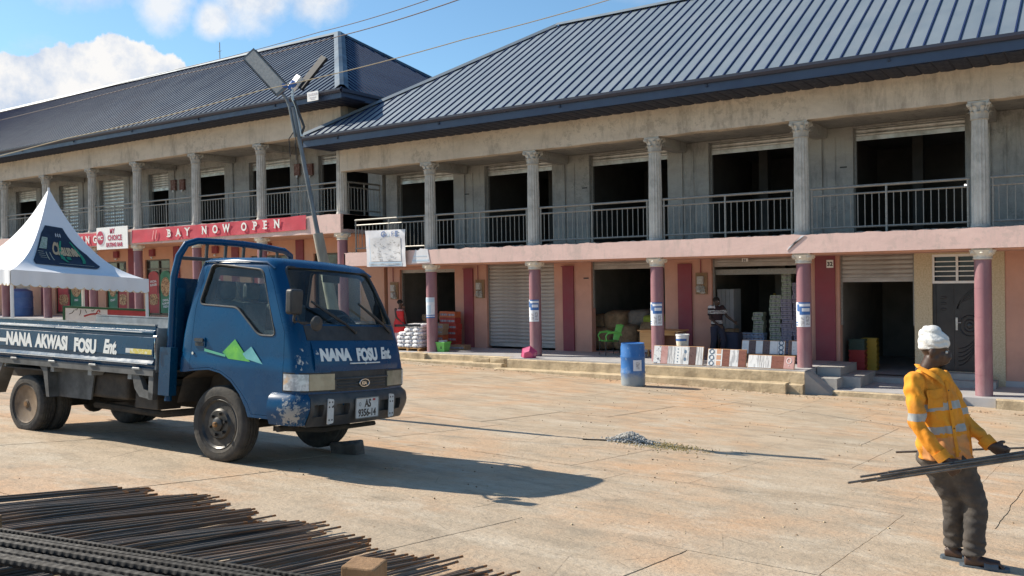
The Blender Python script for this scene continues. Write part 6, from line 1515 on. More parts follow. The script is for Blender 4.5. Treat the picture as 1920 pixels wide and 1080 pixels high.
stack(-17.98, 23.15, F0 + 1.0, 1, .34, .2, m_oc, 'orange carton topping the right column of red cartons', None, name='orange_carton')
stack(-18.36, 23.2, F0, 5, .34, .20, m_rc, 'red carton in the inner column behind the tan cartons', 'inner column of red cartons', name='red_carton')
stack(-18.36, 23.2, F0 + 1.0, 1, .34, .21, m_oc, 'orange carton on the inner red column, above the tan cartons', None, name='orange_carton')
stack(-18.33, 22.85, F0 + .45, 2, .42, .18, m_tc, 'tan carton with a dark round print above the green bucket', 'two tan cartons', name='tan_carton')
stack(-18.33, 22.85, F0, 2, .40, .225, m_oc, 'open orange carton under the tan cartons', 'orange cartons under the tan ones', name='orange_carton')
stack(-17.35, 22.6, F0, 1, .62, .17, m_brownc, 'flat brown carton lying right of the green bucket', None, name='brown_carton', d_=.35)
gb_ = thing('green_bucket', 'square lime green bucket standing by the first column', 'bucket', (-17.42, 21.85, F0))
q = MB(); q.add([(-.13, -.13, 0), (.13, -.13, 0), (.13, .13, 0), (-.13, .13, 0), (-.17, -.17, .30), (.17, -.17, .30), (.17, .17, .30), (-.17, .17, .30)], [(0, 1, 2, 3), (0, 1, 5, 4), (1, 2, 6, 5), (2, 3, 7, 6), (3, 0, 4, 7)]); q.box(-.18, .18, -.18, -.165, .28, .31); q.box(-.18, .18, .165, .18, .28, .31); q.box(-.18, -.165, -.164, .164, .28, .31); q.box(.165, .18, -.164, .164, .28, .31)
bevel(q.build('bucket_body', m_gch, gb_, off=O3), .01)
MB().box(-.09, .10, -.11, .09, .30, .345, jit=.02).build('white_rag', m_white, gb_, off=O3); MB().prism([(.0, .1), (.05, .1), (.03, .2)], -.158, -.150, 'y').build('bucket_mark', m_black, gb_, off=O3)
# drink crates
m_cr, m_cg, m_cy = M('red_crate', (.34, .03, .03), rough=.5), M('dark_green_crate', (.03, .06, .045), rough=.5), M('yellow_crate', (.50, .33, .04), rough=.5)
def crate_data(mat):
    mb = MB(); w_, d_, h_ = .20, .15, .275
    for z0_, z1_ in ((0, .05), (.10, .17), (.23, h_)): mb.box(-w_, w_, -d_, -d_ + .015, z0_, z1_); mb.box(-w_, w_, d_ - .015, d_, z0_, z1_); mb.box(-w_, -w_ + .015, -d_ + .016, d_ - .016, z0_, z1_); mb.box(w_ - .015, w_, -d_ + .016, d_ - .016, z0_, z1_)
    for x in (-w_ + .02, -.02, w_ - .06): mb.box(x, x + .04, -d_ + .003, -d_ + .014, .0, h_ - .001)
    mb.box(-w_ + .016, w_ - .016, -d_ + .016, d_ - .016, .004, .25); return mb.data('crate', mat)
for i, (m_, lb) in enumerate(((m_cr, 'red drink crate on the floor of the open shop, lowest'), (m_cr, 'red drink crate in the middle of the front stack'), (m_cg, 'dark green drink crate on top of the two red ones'))):
    o = link('drink_crate', crate_data(m_), None, loc=(-5.62, 24.4, -2.62 + i * .28)); tag(o, lb, 'crate', 'front stack of drink crates')
dy = crate_data(m_cy)
for i in range(3): o = link('drink_crate', dy, None, loc=(-5.42, 24.85, -2.62 + i * .28)); tag(o, 'yellow drink crate behind the red ones, %s of three' % ('lowest', 'middle', 'topmost')[i], 'crate', 'rear stack of yellow drink crates')
# pink basin at the second column
bs = thing('pink_basin', 'pink six-sided plastic basin leaning on its side against the second column', 'basin', (-13.72, 21.02, F0 - .14))
Mb = Matrix.Translation((0, 0, .20)) @ Matrix.Rotation(R_(-65), 4, 'Z') @ Matrix.Rotation(R_(-72), 4, 'Y') @ Matrix.Rotation(R_(12), 4, 'Z')
MB().lathe([(.13, 0), (.15, .01), (.235, .17), (.25, .175), (.245, .19), (.225, .18), (.14, .02), (0, .018)], 6, M4=Mb, smooth=False).build('basin_shell', M('pink_plastic', (.48, .06, .17), (.56, .10, .22), rough=.35, scale=3), bs, off=O3)
finish_texts()
# gravel, weeds and a bar on the yard
random.seed(11)
m_grav = M('pale_gravel', (.42, .41, .38), (.28, .27, .25), rough=.95, scale=20); m_gravy = M('yellow_dry_weed', (.32, .25, .10), (.22, .18, .08), rough=.95, scale=20)
mb = MB()
for i in range(900):
    a = random.uniform(0, 2 * PI); r = abs(random.gauss(0, .13)); x = -5.42 + r * 1.5 * math.cos(a); y = 10.80 + r * 1.1 * math.sin(a); h = .13 * math.exp(-(r / .16) ** 2 * 1.1); s_ = random.uniform(.008, .022)
    mb.ball((x, y, G(x, y) + h * random.uniform(.7, 1.0)), s_, s_, s_ * .7, n=5, jit=.4)
mb.ball((-5.42, 10.80, G(-5.42, 10.8) - .02), .26, .18, .11, n=16, jit=.1)
o = mb.build('gravel_heap', m_grav, off=O3, kind='stuff'); tag(o, 'small heap of pale gravel in the middle of the yard', 'gravel')
mb = MB()
for i in range(1100):
    x = random.gauss(-5.0, .26); y = 10.75 + (x + 4.95) * -.05 + random.gauss(0, .17); s_ = random.uniform(.004, .013); mb.ball((x, y, G(x, y) + s_ * .3), s_, s_, s_ * .6, n=4, mi=0 if random.random() < .2 else 1)
for i in range(260):
    x = random.gauss(-5.0, .35); y = 10.72 + random.gauss(0, .14); z = G(x, y); dx, dy2 = random.uniform(-.03, .03), random.uniform(-.03, .03); h = random.uniform(.02, .06); mb.add([(x - .004, y, z), (x + .004, y, z), (x + dx, y + dy2, z + h)], [(0, 1, 2)], 1)
o = mb.build('gravel_spill', [m_grav, m_gravy], off=O3, fix=False, kind='stuff'); tag(o, 'thin spill of gravel and dry weeds right of the heap', 'gravel')
o = MB().tube([(-5.93, 10.38, G(-5.93, 10.38) + .01), (-5.66, 10.55, G(-5.66, 10.55) + .015)], .010, 6).build('scrap_stick', m_chas, off=O3); tag(o, 'short dark stick lying left of the gravel heap', 'stick')
# painted signboard standing in the yard behind the tray
sA, sB = Vector((-21.49, 12.01, -.52)), Vector((-19.73, 13.20, -.65)); sx_ = (sB - sA).normalized(); sn = Vector((sx_.y, -sx_.x, 0)).normalized()
sbd = thing('signboard', 'green framed red and white signboard standing behind the truck tray', 'signboard', ((sA + sB) / 2 - Vector((0, 0, 1.3))))
zb_ = -1.85; LW = (sB - sA).length; MS = Matrix(((sx_.x, -sn.x, 0, sA.x), (sx_.y, -sn.y, 0, sA.y), (sx_.z, 0, 1, sA.z), (0, 0, 0, 1)))
q = MB(); H_ = 1.15
q.box(0, LW, -.03, .03, -.05, 0, M4=MS); q.box(0, LW, -.03, .03, -H_, -H_ + .05, M4=MS); q.box(0, .05, -.03, .03, -H_ + .051, -.051, M4=MS); q.box(LW - .05, LW, -.03, .03, -H_ + .051, -.051, M4=MS)
q.box(.2, .25, -.025, .025, -H_ - .35, -H_ - .001, M4=MS); q.box(LW - .25, LW - .2, -.025, .025, -H_ - .35, -H_ - .001, M4=MS)
q.build('sign_frame', M('dark_green_frame', (.02, .09, .04), rough=.6), sbd)
MB().box(.051, LW * .515, -.01, .01, -H_ + .05, -.05, M4=MS).build('white_panel', m_tarp, sbd); MB().box(LW * .515, LW - .051, -.01, .01, -H_ + .05, -.05, M4=MS).build('red_panel', m_pred, sbd)
q = MB()
for x0_, z0_, x1_, z1_ in ((.15, -.20, .28, -.10), (.30, -.09, .36, -.055), (.40, -.22, .44, -.08), (.55, -.075, .58, -.16), (.70, -.10, .78, -.06)): q.tube([MS @ Vector((x0_, -.012, z0_)), MS @ Vector(((x0_ + x1_) / 2 + .01, -.012, (z0_ + z1_) / 2 - .02)), MS @ Vector((x1_, -.012, z1_))], .008, 4)
q.build('sign_scribble', m_black, sbd, kind='stuff')
q = MB(); q.tube([MS @ Vector((.52 + .55 * i / 10, -.012, -.24 + .07 * math.sin(PI * i / 10))) for i in range(11)], .02, 4); q.tube([MS @ Vector((.86 + .05 * math.cos(a), -.012, -.13 + .06 * math.sin(a * 1.5))) for a in [i * .5 for i in range(10)]], .016, 4); q.build('sign_red_swirl', m_pred, sbd, kind='stuff')

# ================================================================== reinforcing bars
random.seed(21)
m_bar = M('dark_rebar_steel', (.10, .088, .076), (.20, .125, .078), rough=.6, metal=.3, scale=7, stretch=(1, .25, 1), lo=.46, hi=.62)
m_bar2 = M('thick_rebar_steel', (.007, .0065, .007), (.016, .013, .011), rough=.7, metal=.3, scale=9)  # base colour darkened to carry the shade over the corner bundle
m_rust_end = M('rusty_cut_end', (.32, .15, .055), (.22, .10, .04), rough=.9, scale=30)
tips = [(-6.20, 4.02), (-5.85, 4.17), (-5.45, 4.22), (-5.1, 4.12), (-4.72, 4.10), (-4.40, 4.20), (-4.1, 4.12), (-3.75, 4.02), (-3.5, 4.06), (-3.2, 4.16), (-2.95, 4.22), (-2.75, 4.12)]
def tipy(x):
    for (a, b), (c, d) in zip(tips[:-1], tips[1:]):
        if a <= x <= c: return b + (d - b) * (x - a) / (c - a)
    return tips[-1][1]
nb_ = 0; LBR = 'thin dark reinforcing bar in the fan spread on the ground at bottom left'
x = -6.2; bars = []
while x < -2.78:
    gapz = (-4.30 < x < -4.16) or (-3.34 < x < -3.2)
    if not gapz:
        for layer in range(3 if x < -3.3 else 2):
            if (layer and random.random() < .45) or (x > -4.2 and layer == 0 and random.random() < .25): continue
            bars.append((x + random.uniform(-.01, .01) + layer * .012, layer))
    x += .030
for x, layer in bars:
    r = .0075; ty = tipy(x) + random.uniform(-.20, .10) - layer * .05; x_tip = x + random.uniform(-.05, .05); x_end = x * .985 - .06 + random.uniform(-.10, .10)
    P = []
    for k in range(9):
        f = k / 8; y = ty + (-5.0 - ty) * f; xx = x_tip + (x_end - x_tip) * f + .03 * math.sin(f * 7 + x * 5) * (1 - f); z = G(xx, y) + r + layer * .018 + .02 + .018 * math.sin(f * 9 + x * 11) + (.03 * math.sin(PI * min(1, f * 3)) if layer else 0)
        P.append(Vector((xx, y, z)))
    P0 = P[0]; mb = MB().tube([p - P0 for p in P[:1]] + [(P[0] - P0).lerp(P[1] - P0, .03)] + [p - P0 for p in P[1:]], r, 6)
    # rusted tip
    for i_, f_ in enumerate(mb.f):
        if i_ < 6 or i_ == 8 * 6 + 6: mb.m[i_] = 1
    o = mb.build('thin_rebar', [m_bar, m_rust_end], off=O3, fix=False); o.location = P0; tag(o, LBR, 'rebar', 'thin bars spread on the ground')
def ribbed(P, r, mat, label, group, name='ribbed_rebar'):
    pts = [Vector(p) for p in P]; L = [(b - a).length for a, b in zip(pts[:-1], pts[1:])]; out = []; rs = []; st = r * .62; k = 0
    for (a, b), l in zip(zip(pts[:-1], pts[1:]), L):
        n = int(l / st)
        for i in range(n): out.append(a.lerp(b, i / n)); rs.append((r * (1.0, .93, .93, 1.22)[k % 4], r * (1.10, .98, .98, 1.10)[k % 4])); k += 1
    off = out[0]; o = MB().tube([p - off for p in out], rs, 8).build(name, mat, off=O3, fix=False); o.location = off; tag(o, label, 'rebar', group); return o
ribbed([(-5.9, 1.95, -1.21), (-4.508, 2.179, -1.19), (-2.861, 2.472, -1.20), (-1.55, 2.72, -1.21)], .012, m_bar2, 'single thick ribbed bar lying highest across the fan of thin bars', None)
k = 0
for row, (z, ya, yb, n, r) in enumerate(((-1.17, 1.98, 2.10, 4, .0115), (-1.12, 1.86, 1.96, 4, .012), (-1.06, 1.66, 1.84, 5, .0135), (-1.0, 1.46, 1.62, 5, .016))):
    for i in range(n):
        y0_ = ya + (yb - ya) * i / max(1, n - 1) ; dzz = random.uniform(-.01, .012)
        ribbed([(-5.3, y0_ - .22 + random.uniform(-.03, .03), z + dzz), (-4.0, y0_ + .03, z + dzz + .005), (-2.6, y0_ + .30 + random.uniform(-.03, .03), z - .01 + dzz), (-1.9, y0_ + .42, z - .02 + dzz)], r, m_bar2, 'thick ribbed bar in the dark bundle at the bottom left corner, %s row' % ('farthest', 'second', 'third', 'nearest')[row], 'thick ribbed bars bundled at the corner')
m_timb = M('sawn_timber', (.29, .17, .085), (.20, .115, .055), rough=.85, scale=6, stretch=(3, 3, .4), bump=.4)
post = MB().box(-.052, .052, -.052, .052, 0, .70).build('timber_stake', m_timb, off=O3); post.location = (-1.832, 1.882, -1.52); post.rotation_euler = (0, .03, R_(20)); bevel(post, .006); tag(post, 'sawn timber stake holding the bars at the bottom edge', 'stake')
for yy, lb in ((2.05, 'timber bearer under the thick ribbed bars'),):
    b_ = MB().box(-.06, .06, -.9, .5, 0, .42).build('timber_bearer', m_timb, off=O3); b_.location = (-4.9, yy - .2, -1.62); tag(b_, lb, 'timber')
# ================================================================== people
m_skin = M('dark_brown_skin', (.065, .034, .022), (.05, .026, .017), rough=.42, scale=9, spec=.45)
m_skin2 = M('brown_skin', (.075, .038, .025), (.06, .03, .02), rough=.55, scale=9)
def add_head(mb, c, fwd, up, s=1.):
    f = Vector(fwd).normalized(); u = (Vector(up) - f * Vector(up).dot(f)).normalized(); r = f.cross(u)
    B = Matrix(((r.x, f.x, u.x, 0), (r.y, f.y, u.y, 0), (r.z, f.z, u.z, 0), (0, 0, 0, 1)))
    c = Vector(c); P = lambda x, y, z: c + (r * x + f * y + u * z) * s
    def E(x, y, z, a, b_, d_): mb.ball(P(x, y, z), a * s, b_ * s, d_ * s, n=16, M4=B)
    E(0, -.012, .035, .077, .096, .088); E(0, .022, -.035, .060, .070, .072); E(0, .046, -.082, .034, .036, .028)   # skull, face, chin
    E(0, .068, .030, .052, .022, .018); E(0, .093, -.018, .015, .020, .030); E(0, .102, -.034, .020, .016, .013)       # brow, nose
    E(0, .090, -.058, .026, .016, .009); E(0, .088, -.072, .023, .015, .010)                                          # lips
    for sg in (-1, 1):
        E(sg * .040, .056, -.020, .022, .022, .026); E(sg * .078, -.010, -.008, .010, .022, .032); E(sg * .055, .0, -.055, .02, .04, .03)
    return P, B
def eyes(P, parent, s=1.):
    for sg in (-1, 1):
        MB().ball(P(sg * .031, .080, .006), .011 * s, n=10).build('eye', M('eye_white', (.55, .52, .48), rough=.3), parent, off=O3)
        MB().ball(P(sg * .031, .0885, .006), .0052 * s, n=8).build('iris', m_black, parent, off=O3)
def arm(mb, S, E_, W_, r=(.055, .043, .036, .027)): mb.tube([S, Vector(S).lerp(E_, .5), E_, Vector(E_).lerp(W_, .4), W_], [r[0], r[0] * .92, r[1], r[2] * 1.15, r[3]], 12); mb.ball(S, r[0] * 1.02); mb.ball(E_, r[1])
def curl_hand(mb, W_, palm_dir, curl_dir, side_dir, s=1.):
    # palm continues the wrist, four unequal fingers curl round a bar, thumb leaves the side of the palm
    W_ = Vector(W_); pd = Vector(palm_dir).normalized(); cd = Vector(curl_dir).normalized(); sd = Vector(side_dir).normalized()
    mb.tube([W_ - pd * .02, W_ + pd * .03 * s, W_ + pd * .085 * s], [(.026, .019), (.038 * s, .017), (.042 * s, .015)], 12, up=cd)
    for k, L in enumerate((.062, .072, .068, .052)):
        o = W_ + pd * .078 * s + sd * (.031 - .0205 * k) * s; L *= s
        mb.tube([o - pd * .02, o + pd * .012, o + pd * L * .42 + cd * L * .12, o + pd * L * .55 + cd * L * .50, o + pd * L * .30 + cd * L * .80], [.0095 * s, .0095 * s, .009 * s, .0085 * s, .0075 * s], 8)
    t0 = W_ + pd * .022 * s + sd * .028 * s
    mb.tube([t0, t0 + sd * .026 * s + pd * .022 * s + cd * .006, t0 + sd * .030 * s + pd * .045 * s + cd * .022 * s, t0 + sd * .016 * s + pd * .058 * s + cd * .038 * s], [.0135 * s, .012 * s, .0105 * s, .009 * s], 8)

# ---- the worker carrying bars; local axes: x across the view, y away, z up, origin between his feet
WX, WY = -.83, 6.66
mw = thing('person', 'man in orange work shirt, white cap and grey trousers carrying steel bars at his hips', 'person', (WX, WY, G(WX, WY)), rotz=.5952)
Pv = Vector; hd_f = Pv((.84, -.53, -.12)); hd_c = Pv((-.220, .0, 1.462))
# key joints
pel = Pv((-.165, .02, .80)); ch_ = Pv((-.235, .02, 1.12)); nk = Pv((-.262, .015, 1.345))
SL_, EL_, WL_ = Pv((-.385, -.045, 1.275)), Pv((-.400, -.125, .985)), Pv((-.262, -.215, .772))
SR_, ER_, WR_ = Pv((-.145, .06, 1.268)), Pv((-.015, .04, 1.00)), Pv((.085, -.125, .838))
h1, k1, a1_ = Pv((-.115, .0, .80)), Pv((.030, -.03, .440)), Pv((.028, .0, .095))
h2, k2, a2_ = Pv((-.240, .03, .80)), Pv((-.070, .08, .435)), Pv((-.015, .18, .10))
bd = MB()
PH, BH = add_head(bd, hd_c, hd_f, (-.05, 0, 1), .92)
bd.tube([nk - Pv((0, 0, .08)), nk, hd_c + Pv((-.01, 0, -.05))], [.06, .055, .058], 14)
bd.tube([pel + Pv((0, 0, -.06)), pel, (pel + ch_) / 2, ch_, nk - Pv((0, 0, .07)), nk - Pv((0, 0, .02))], [(.12, .09), (.13, .10), (.12, .09), (.14, .10), (.11, .07), (.05, .05)], 18, up=(0, 1, 0))
arm(bd, SL_, EL_, WL_, (.040, .032, .029, .026)); arm(bd, SR_, ER_, WR_, (.040, .032, .029, .026))
curl_hand(bd, WL_, (.60, -.15, -.78), (.05, .75, .30), (.75, -.1, .6), 1.05)
curl_hand(bd, WR_, (.80, -.25, -.42), (-.1, .85, .35), (.4, -.1, .9), 1.05)
for h, k, a in ((h1, k1, a1_), (h2, k2, a2_)): bd.tube([h, h.lerp(k, .5), k, k.lerp(a, .35), a], [.085, .072, .055, .052, .036], 12); bd.ball(h, .085)
def foot(mb, a, d, s=1.):
    d = Vector(d).normalized(); q = Vector((a.x, a.y, .045)); mb.tube([q - d * .06, q, q + d * .09, q + d * .155], [(.034, .04), (.038, .045), (.044, .026), (.036, .016)], 12, up=(0, 0, 1)); mb.cyl(q, a, .038, .036); 
    for i, dy in enumerate((-.030, -.013, .003, .018, .031)): e = Vector((-d.y, d.x, 0)); mb.ball(q + d * (.17 - abs(i - 1) * .007) + e * dy - Vector((0, 0, .022)), .014, n=8)
foot(bd, a1_, (.92, -.42, 0)); foot(bd, a2_, (.80, -.60, 0))
me = fuse(bd, .0085, 2); me.materials.append(m_skin); body_o = link('body', me, mw); eyes(PH, mw, .92)
# hair edge and beard shadow are left to the cap; small goatee
MB().ball(PH(0, .062, -.108), .022, .018, .016, n=10, jit=.3).build('goatee', M('black_hair', (.012, .011, .01), rough=.9), mw, off=O3)
# shirt
sh = MB()
sh.tube([Pv((-.160, .0, .735)), Pv((-.160, .0, .80)), Pv((-.190, .005, .95)), Pv((-.232, .01, 1.10)), Pv((-.252, .01, 1.235)), Pv((-.262, .01, 1.305)), Pv((-.264, .01, 1.345))],
        [(.182, .125), (.180, .125), (.166, .115), (.164, .112), (.150, .10), (.124, .082), (.070, .065)], 28, up=(0, 1, 0))
for S, E_, W_, r_ in ((SL_, EL_, WL_, .063), (SR_, ER_, WR_, .062)):
    S2 = S + (Pv((-.245, 0, 1.25)) - S) * .25
    sh.tube([S2, S, S.lerp(E_, .45), E_, E_.lerp(W_, .5), W_ - (W_ - E_).normalized() * .015], [r_ * .95, r_, r_ * .95, r_ * .80, r_ * .70, r_ * .60], 18); sh.ball(S, r_ * .98); sh.ball(E_, r_ * .80)
def wr(p): return .012 * noise.noise(p * 9) + .011 * noise.noise(Vector((p.x * 26, p.y * 26, p.z * 9 + p.x * 12))) + .006 * math.sin(p.z * 55 + p.x * 35 + 5 * noise.noise(p * 6)) * (.4 + abs(noise.noise(p * 4)) * 2)
me = fuse(sh, .010, 4, disp=wr)
m_orange = M('orange_work_cloth', (.80, .33, .018), (.72, .26, .014), rough=.85, scale=4, bump=.15, dirt=(.24, .10, .03), dirt_amt=.5, dirt_scale=5)
m_orange2 = M('washed_orange_cloth', (.70, .31, .10), (.62, .27, .09), rough=.85, scale=4, dirt=(.3, .16, .08), dirt_amt=.35, dirt_scale=5)
m_refl = M('grey_reflective_tape', (.36, .36, .34), (.28, .28, .27), rough=.5, scale=14)
me.materials.append(m_orange); me.materials.append(m_refl); me.materials.append(m_orange2)
for po in me.polygons:
    c_ = po.center; mi = 0
    armL = (c_ - SL_.lerp(EL_, .85)).length < .11 and c_.x < -.345 + (1.2 - c_.z) * .0; 
    zt_ = c_.z - (c_.x + .2) * .10
    onL = c_.x < -.335 - (c_.z - .95) * .05 or (c_.z < .97 and c_.y < -.13); onR = c_.x > -.07 + (1.1 - c_.z) * .12 and c_.z < 1.2
    if not onL and not onR:
        if 1.078 < zt_ < 1.128 or .925 < zt_ < .972: mi = 1
        elif zt_ < .90: mi = 2
    if onL and 1.015 < c_.z < 1.065: mi = 1
    if onR and c_.x > -.1 and 1.035 < c_.z < 1.08: mi = 1
    po.material_index = mi
sho = link('shirt', me, mw)
import numpy as np
CO = np.array([v.co[:] for v in me.vertices])
def shell_y(x, z):   # front surface of the shirt towards the viewer, for things sewn on it
    s_ = CO[(np.abs(CO[:, 0] - x) + np.abs(CO[:, 2] - z) < .022) & (CO[:, 1] < .05)]
    return float(s_[:, 1].min()) if len(s_) else -.1
pl_ = []
for i in range(9):
    z = 1.27 - i * .062; x = -.185 + .042 * (i / 8) ** .8; pl_.append(Pv((x, shell_y(x, z) - .003, z)))
MB().tube(pl_, [(.011, .003)] * 9, 6, up=(0, 1, 0)).build('button_placket', m_orange, sho, off=O3)
for i in (1, 3, 5): MB().ball(pl_[i] + Pv((0, -.004, 0)), .005, n=8).build('button', m_black, sho, off=O3)
q = MB(); y0_ = shell_y(-.27, 1.18); q.grid(lambda u, v: Pv((-.325 + .10 * u, shell_y(-.325 + .10 * u, 1.10 + .10 * v) - .006, 1.09 + .11 * v + .012 * u)), 5, 5); q.build('chest_pocket', m_orange, sho, off=O3, fix=False)
q = MB(); q.grid(lambda u, v: Pv((-.328 + .106 * u, shell_y(-.328 + .106 * u, 1.20) - .014 + .006 * v, 1.165 + .045 * v + .014 * u - .02 * (1 - v) * (1 - abs(2 * u - 1)))), 5, 3); q.build('pocket_flap', m_orange, sho, off=O3, fix=False)
q = MB(); cn = Pv((-.258, .0, 1.335))
q.tube([cn + Pv((-.07, -.02, .015)), cn + Pv((-.045, -.075, -.005)), cn + Pv((.01, -.105, -.045)), cn + Pv((.045, -.11, -.095))], [(.022, .006), (.026, .006), (.026, .006), (.010, .005)], 8, up=(.3, -1, .2))
q.tube([cn + Pv((-.07, -.02, .015)), cn + Pv((-.06, .05, .03)), cn + Pv((.02, .07, .02)), cn + Pv((.07, .02, -.01)), cn + Pv((.085, -.05, -.06))], [(.02, .006)] * 5, 8, up=(0, 0, 1))
q.build('collar', m_orange, sho, off=O3)
for W_, E_ in ((WL_, EL_), (WR_, ER_)):
    d_ = (W_ - E_).normalized(); MB().tube([W_ - d_ * .065, W_ - d_ * .005], [.049, .047], 16).build('cuff', m_orange, sho, off=O3)
# trousers
trs = MB()
trs.tube([pel + Pv((-.01, 0, .02)), pel + Pv((0, 0, -.05)), pel + Pv((.01, 0, -.12))], [(.155, .118), (.158, .12), (.14, .11)], 22, up=(0, 1, 0))
for h, k, a, w_ in ((h1, k1, a1_, 1.), (h2, k2, a2_, .98)):
    trs.tube([h + Pv((0, 0, -.02)), h.lerp(k, .35), h.lerp(k, .75), k, k.lerp(a, .4), a + Pv((0, 0, .05)), a + Pv((0, 0, -.005))], [.108 * w_, .098 * w_, .082 * w_, .074 * w_, .068 * w_, .068 * w_, .074 * w_], 18)
def wr2(p): return .010 * noise.noise(p * 8) + .009 * noise.noise(Vector((p.x * 18, p.y * 18, p.z * 26))) + (.005 * math.sin(p.z * 95 + p.x * 40 + 3 * noise.noise(p * 8)) if p.z < .19 else .0)
me2 = fuse(trs, .0105, 3, disp=wr2)
m_trou = M('dusty_grey_trousers', (.042, .038, .036), (.065, .055, .048), rough=.9, scale=4, bump=.2, dirt=(.17, .14, .11), dirt_amt=.6, dirt_scale=5)
me2.materials.append(m_trou); link('trousers', me2, mw)
# cap
hm = MB(); 
hm.ball(PH(0, -.016, .070), .0795, .096, .076, n=22, M4=BH); hm.ball(PH(-.004, -.064, .112), .058, .056, .060, n=18, M4=BH); hm.ball(PH(.004, -.032, .142), .050, .054, .040, n=14, M4=BH)
hm.tube([PH(.080 * math.cos(a), -.014 + .094 * math.sin(a), .042 + .022 * math.sin(a)) for a in [i * PI / 12 for i in range(25)]], [(.006, .024)] * 25, 8, caps=False, up=(0, 0, 1))
me3 = fuse(hm, .007, 5, disp=lambda p: .009 * noise.noise(p * 17) + .003 * math.sin(p.z * 130 + p.x * 50 + 5 * noise.noise(p * 14)))
me3.materials.append(M('white_knit_cap', (.68, .67, .64), (.57, .56, .535), rough=.95, scale=30, bump=.3)); link('cap', me3, mw)
# sandals
m_sand = M('grey_blue_sandal', (.10, .125, .15), (.07, .09, .11), rough=.7, scale=14)
for a, d in ((a1_, Vector((.92, -.42, 0)).normalized()), (a2_, Vector((.80, -.60, 0)).normalized())):
    e = Vector((-d.y, d.x, 0)); q = MB(); o_ = Vector((a.x, a.y, 0)); pts = []
    for f, w_ in ((-.09, .022), (-.07, .038), (0, .040), (.08, .047), (.15, .047), (.195, .034), (.21, .014)): pts.append((f, w_))
    L_ = [o_ + d * f + e * w_ for f, w_ in pts] + [o_ + d * f - e * w_ for f, w_ in pts[::-1]]; n = len(L_)
    vs = [p_ + Vector((0, 0, z)) for z in (-.006, .018) for p_ in L_]; q.add(vs, [tuple(range(n))[::-1], tuple(range(n, 2 * n))] + [(i, (i + 1) % n, n + (i + 1) % n, n + i) for i in range(n)])
    so2 = q.build('sandal', m_sand, mw, off=O3)
    q = MB(); q.grid(lambda u, v: o_ + d * (.055 + .085 * v) + e * (.052 * math.cos(PI * u)) + Vector((0, 0, .012 + .058 * math.sin(PI * u) * (1 - .25 * v))), 12, 4); q.build('sandal_strap', m_sand, so2, off=O3, fix=False)
# the bars he carries (things of their own, held in his hands)
RvH = Vector((.828, .5607, 0)); FvH = Vector((-.5607, .828, 0)); MW = Vector((WX, WY, G(WX, WY)))
def wl(x, y, z): return MW + RvH * x + FvH * y + Vector((0, 0, z))
m_hbar = M('carried_bar_steel', (.20, .17, .14), (.10, .08, .065), rough=.5, metal=.5, scale=9)
for i, (x0_, z0_, x1_, dy_, dz_) in enumerate(((-.93, .660, 4.2, 0, 0), (-.84, .690, 4.4, .02, .015), (-.72, .700, 4.1, -.015, .028), (-.83, .655, 4.3, .03, -.01), (-.66, .715, 4.5, .01, .04), (-.75, .672, 4.0, -.03, .006))):
    yb_ = lambda x: -.305 + .10 * (x + .86) + dy_ * (1 if x < .5 else 2); zb2 = lambda x: z0_ + .105 * (x - x0_)
    XS = (x0_, -.215, .135, 1.2, x1_); PP = [wl(x, yb_(x), zb2(x) - (.02 if x > 2 else 0)) for x in XS]; A_ = PP[0]
    o = MB().tube([p_ - A_ for p_ in PP], .008, 8).build('carried_rebar', [m_hbar], off=O3); o.location = A_
    tag(o, 'steel bar carried by the man in orange, one of the bundle in his hands', 'rebar', 'bars carried by the man in orange')
A_, B_ = Vector((-1.319, 6.817, -1.304)), wl(4.2, .30, .80)
o = MB().tube([Vector((0, 0, 0)), B_ - A_], .008, 8).build('carried_rebar', m_hbar, off=O3); o.location = A_; tag(o, 'single steel bar held apart on the far side of the man in orange', 'rebar')

# ---- background people: simple poses, still one body each
m_stripe = None
def small_person(label, loc, rz, pose, cloth, extra=None):
    t = thing('person', label, 'person', loc, rotz=rz); b = MB(); P, B = add_head(b, pose['head'], pose['face'], (0, 0, 1), pose.get('hs', .95))
    nk_ = Pv(pose['head']) + Pv((-.01, 0, -.10)); b.tube([nk_ - Pv((0, 0, .08)), nk_, nk_ + Pv((0, 0, .06))], [.055, .05, .055], 10)
    pe, cs = Pv(pose['pelvis']), Pv(pose['chest']); b.tube([pe - Pv((0, 0, .05)), pe, (pe + cs) / 2, cs, nk_ - Pv((0, 0, .06))], [(.12, .09), (.13, .10), (.115, .09), (.145, .10), (.07, .05)], 14, up=(0, 1, 0))
    for S, E_, W_ in pose['arms']:
        S, E_, W_ = Pv(S), Pv(E_), Pv(W_); arm(b, S, E_, W_, (.046, .037, .033, .024)); d_ = (W_ - E_).normalized(); curl_hand(b, W_, d_, Vector((0, -.5, -.5)), d_.cross(Vector((0, 1, 0))), .9)
    for h, k, a in pose['legs']:
        h, k, a = Pv(h), Pv(k), Pv(a); b.tube([h, k, k.lerp(a, .35), a], [.08, .052, .05, .035], 10); b.ball(h, .08)
        q_ = Pv((a.x, a.y, .03)); b.tube([q_ + Pv((0, .04, 0)), q_, q_ + Pv((.04, -.09, 0)), q_ + Pv((.05, -.14, -.005))], [(.03, .03), (.035, .035), (.04, .02), (.03, .012)], 8, up=(0, 0, 1)); b.cyl(q_, a, .035)
    me = fuse(b, .011, 2); me.materials.append(pose.get('skin', m_skin)); link('body', me, t); eyes(P, t, .95)
    for nm, fn in cloth: fn(t, nm, P, B)
    return t
def cap_hair(t, nm, P, B): 
    MB().ball(P(0, -.022, .050), .079, .096, .082, n=18, M4=B, jit=.05).build(nm, M('black_hair', (.012, .011, .01)), t, off=O3)
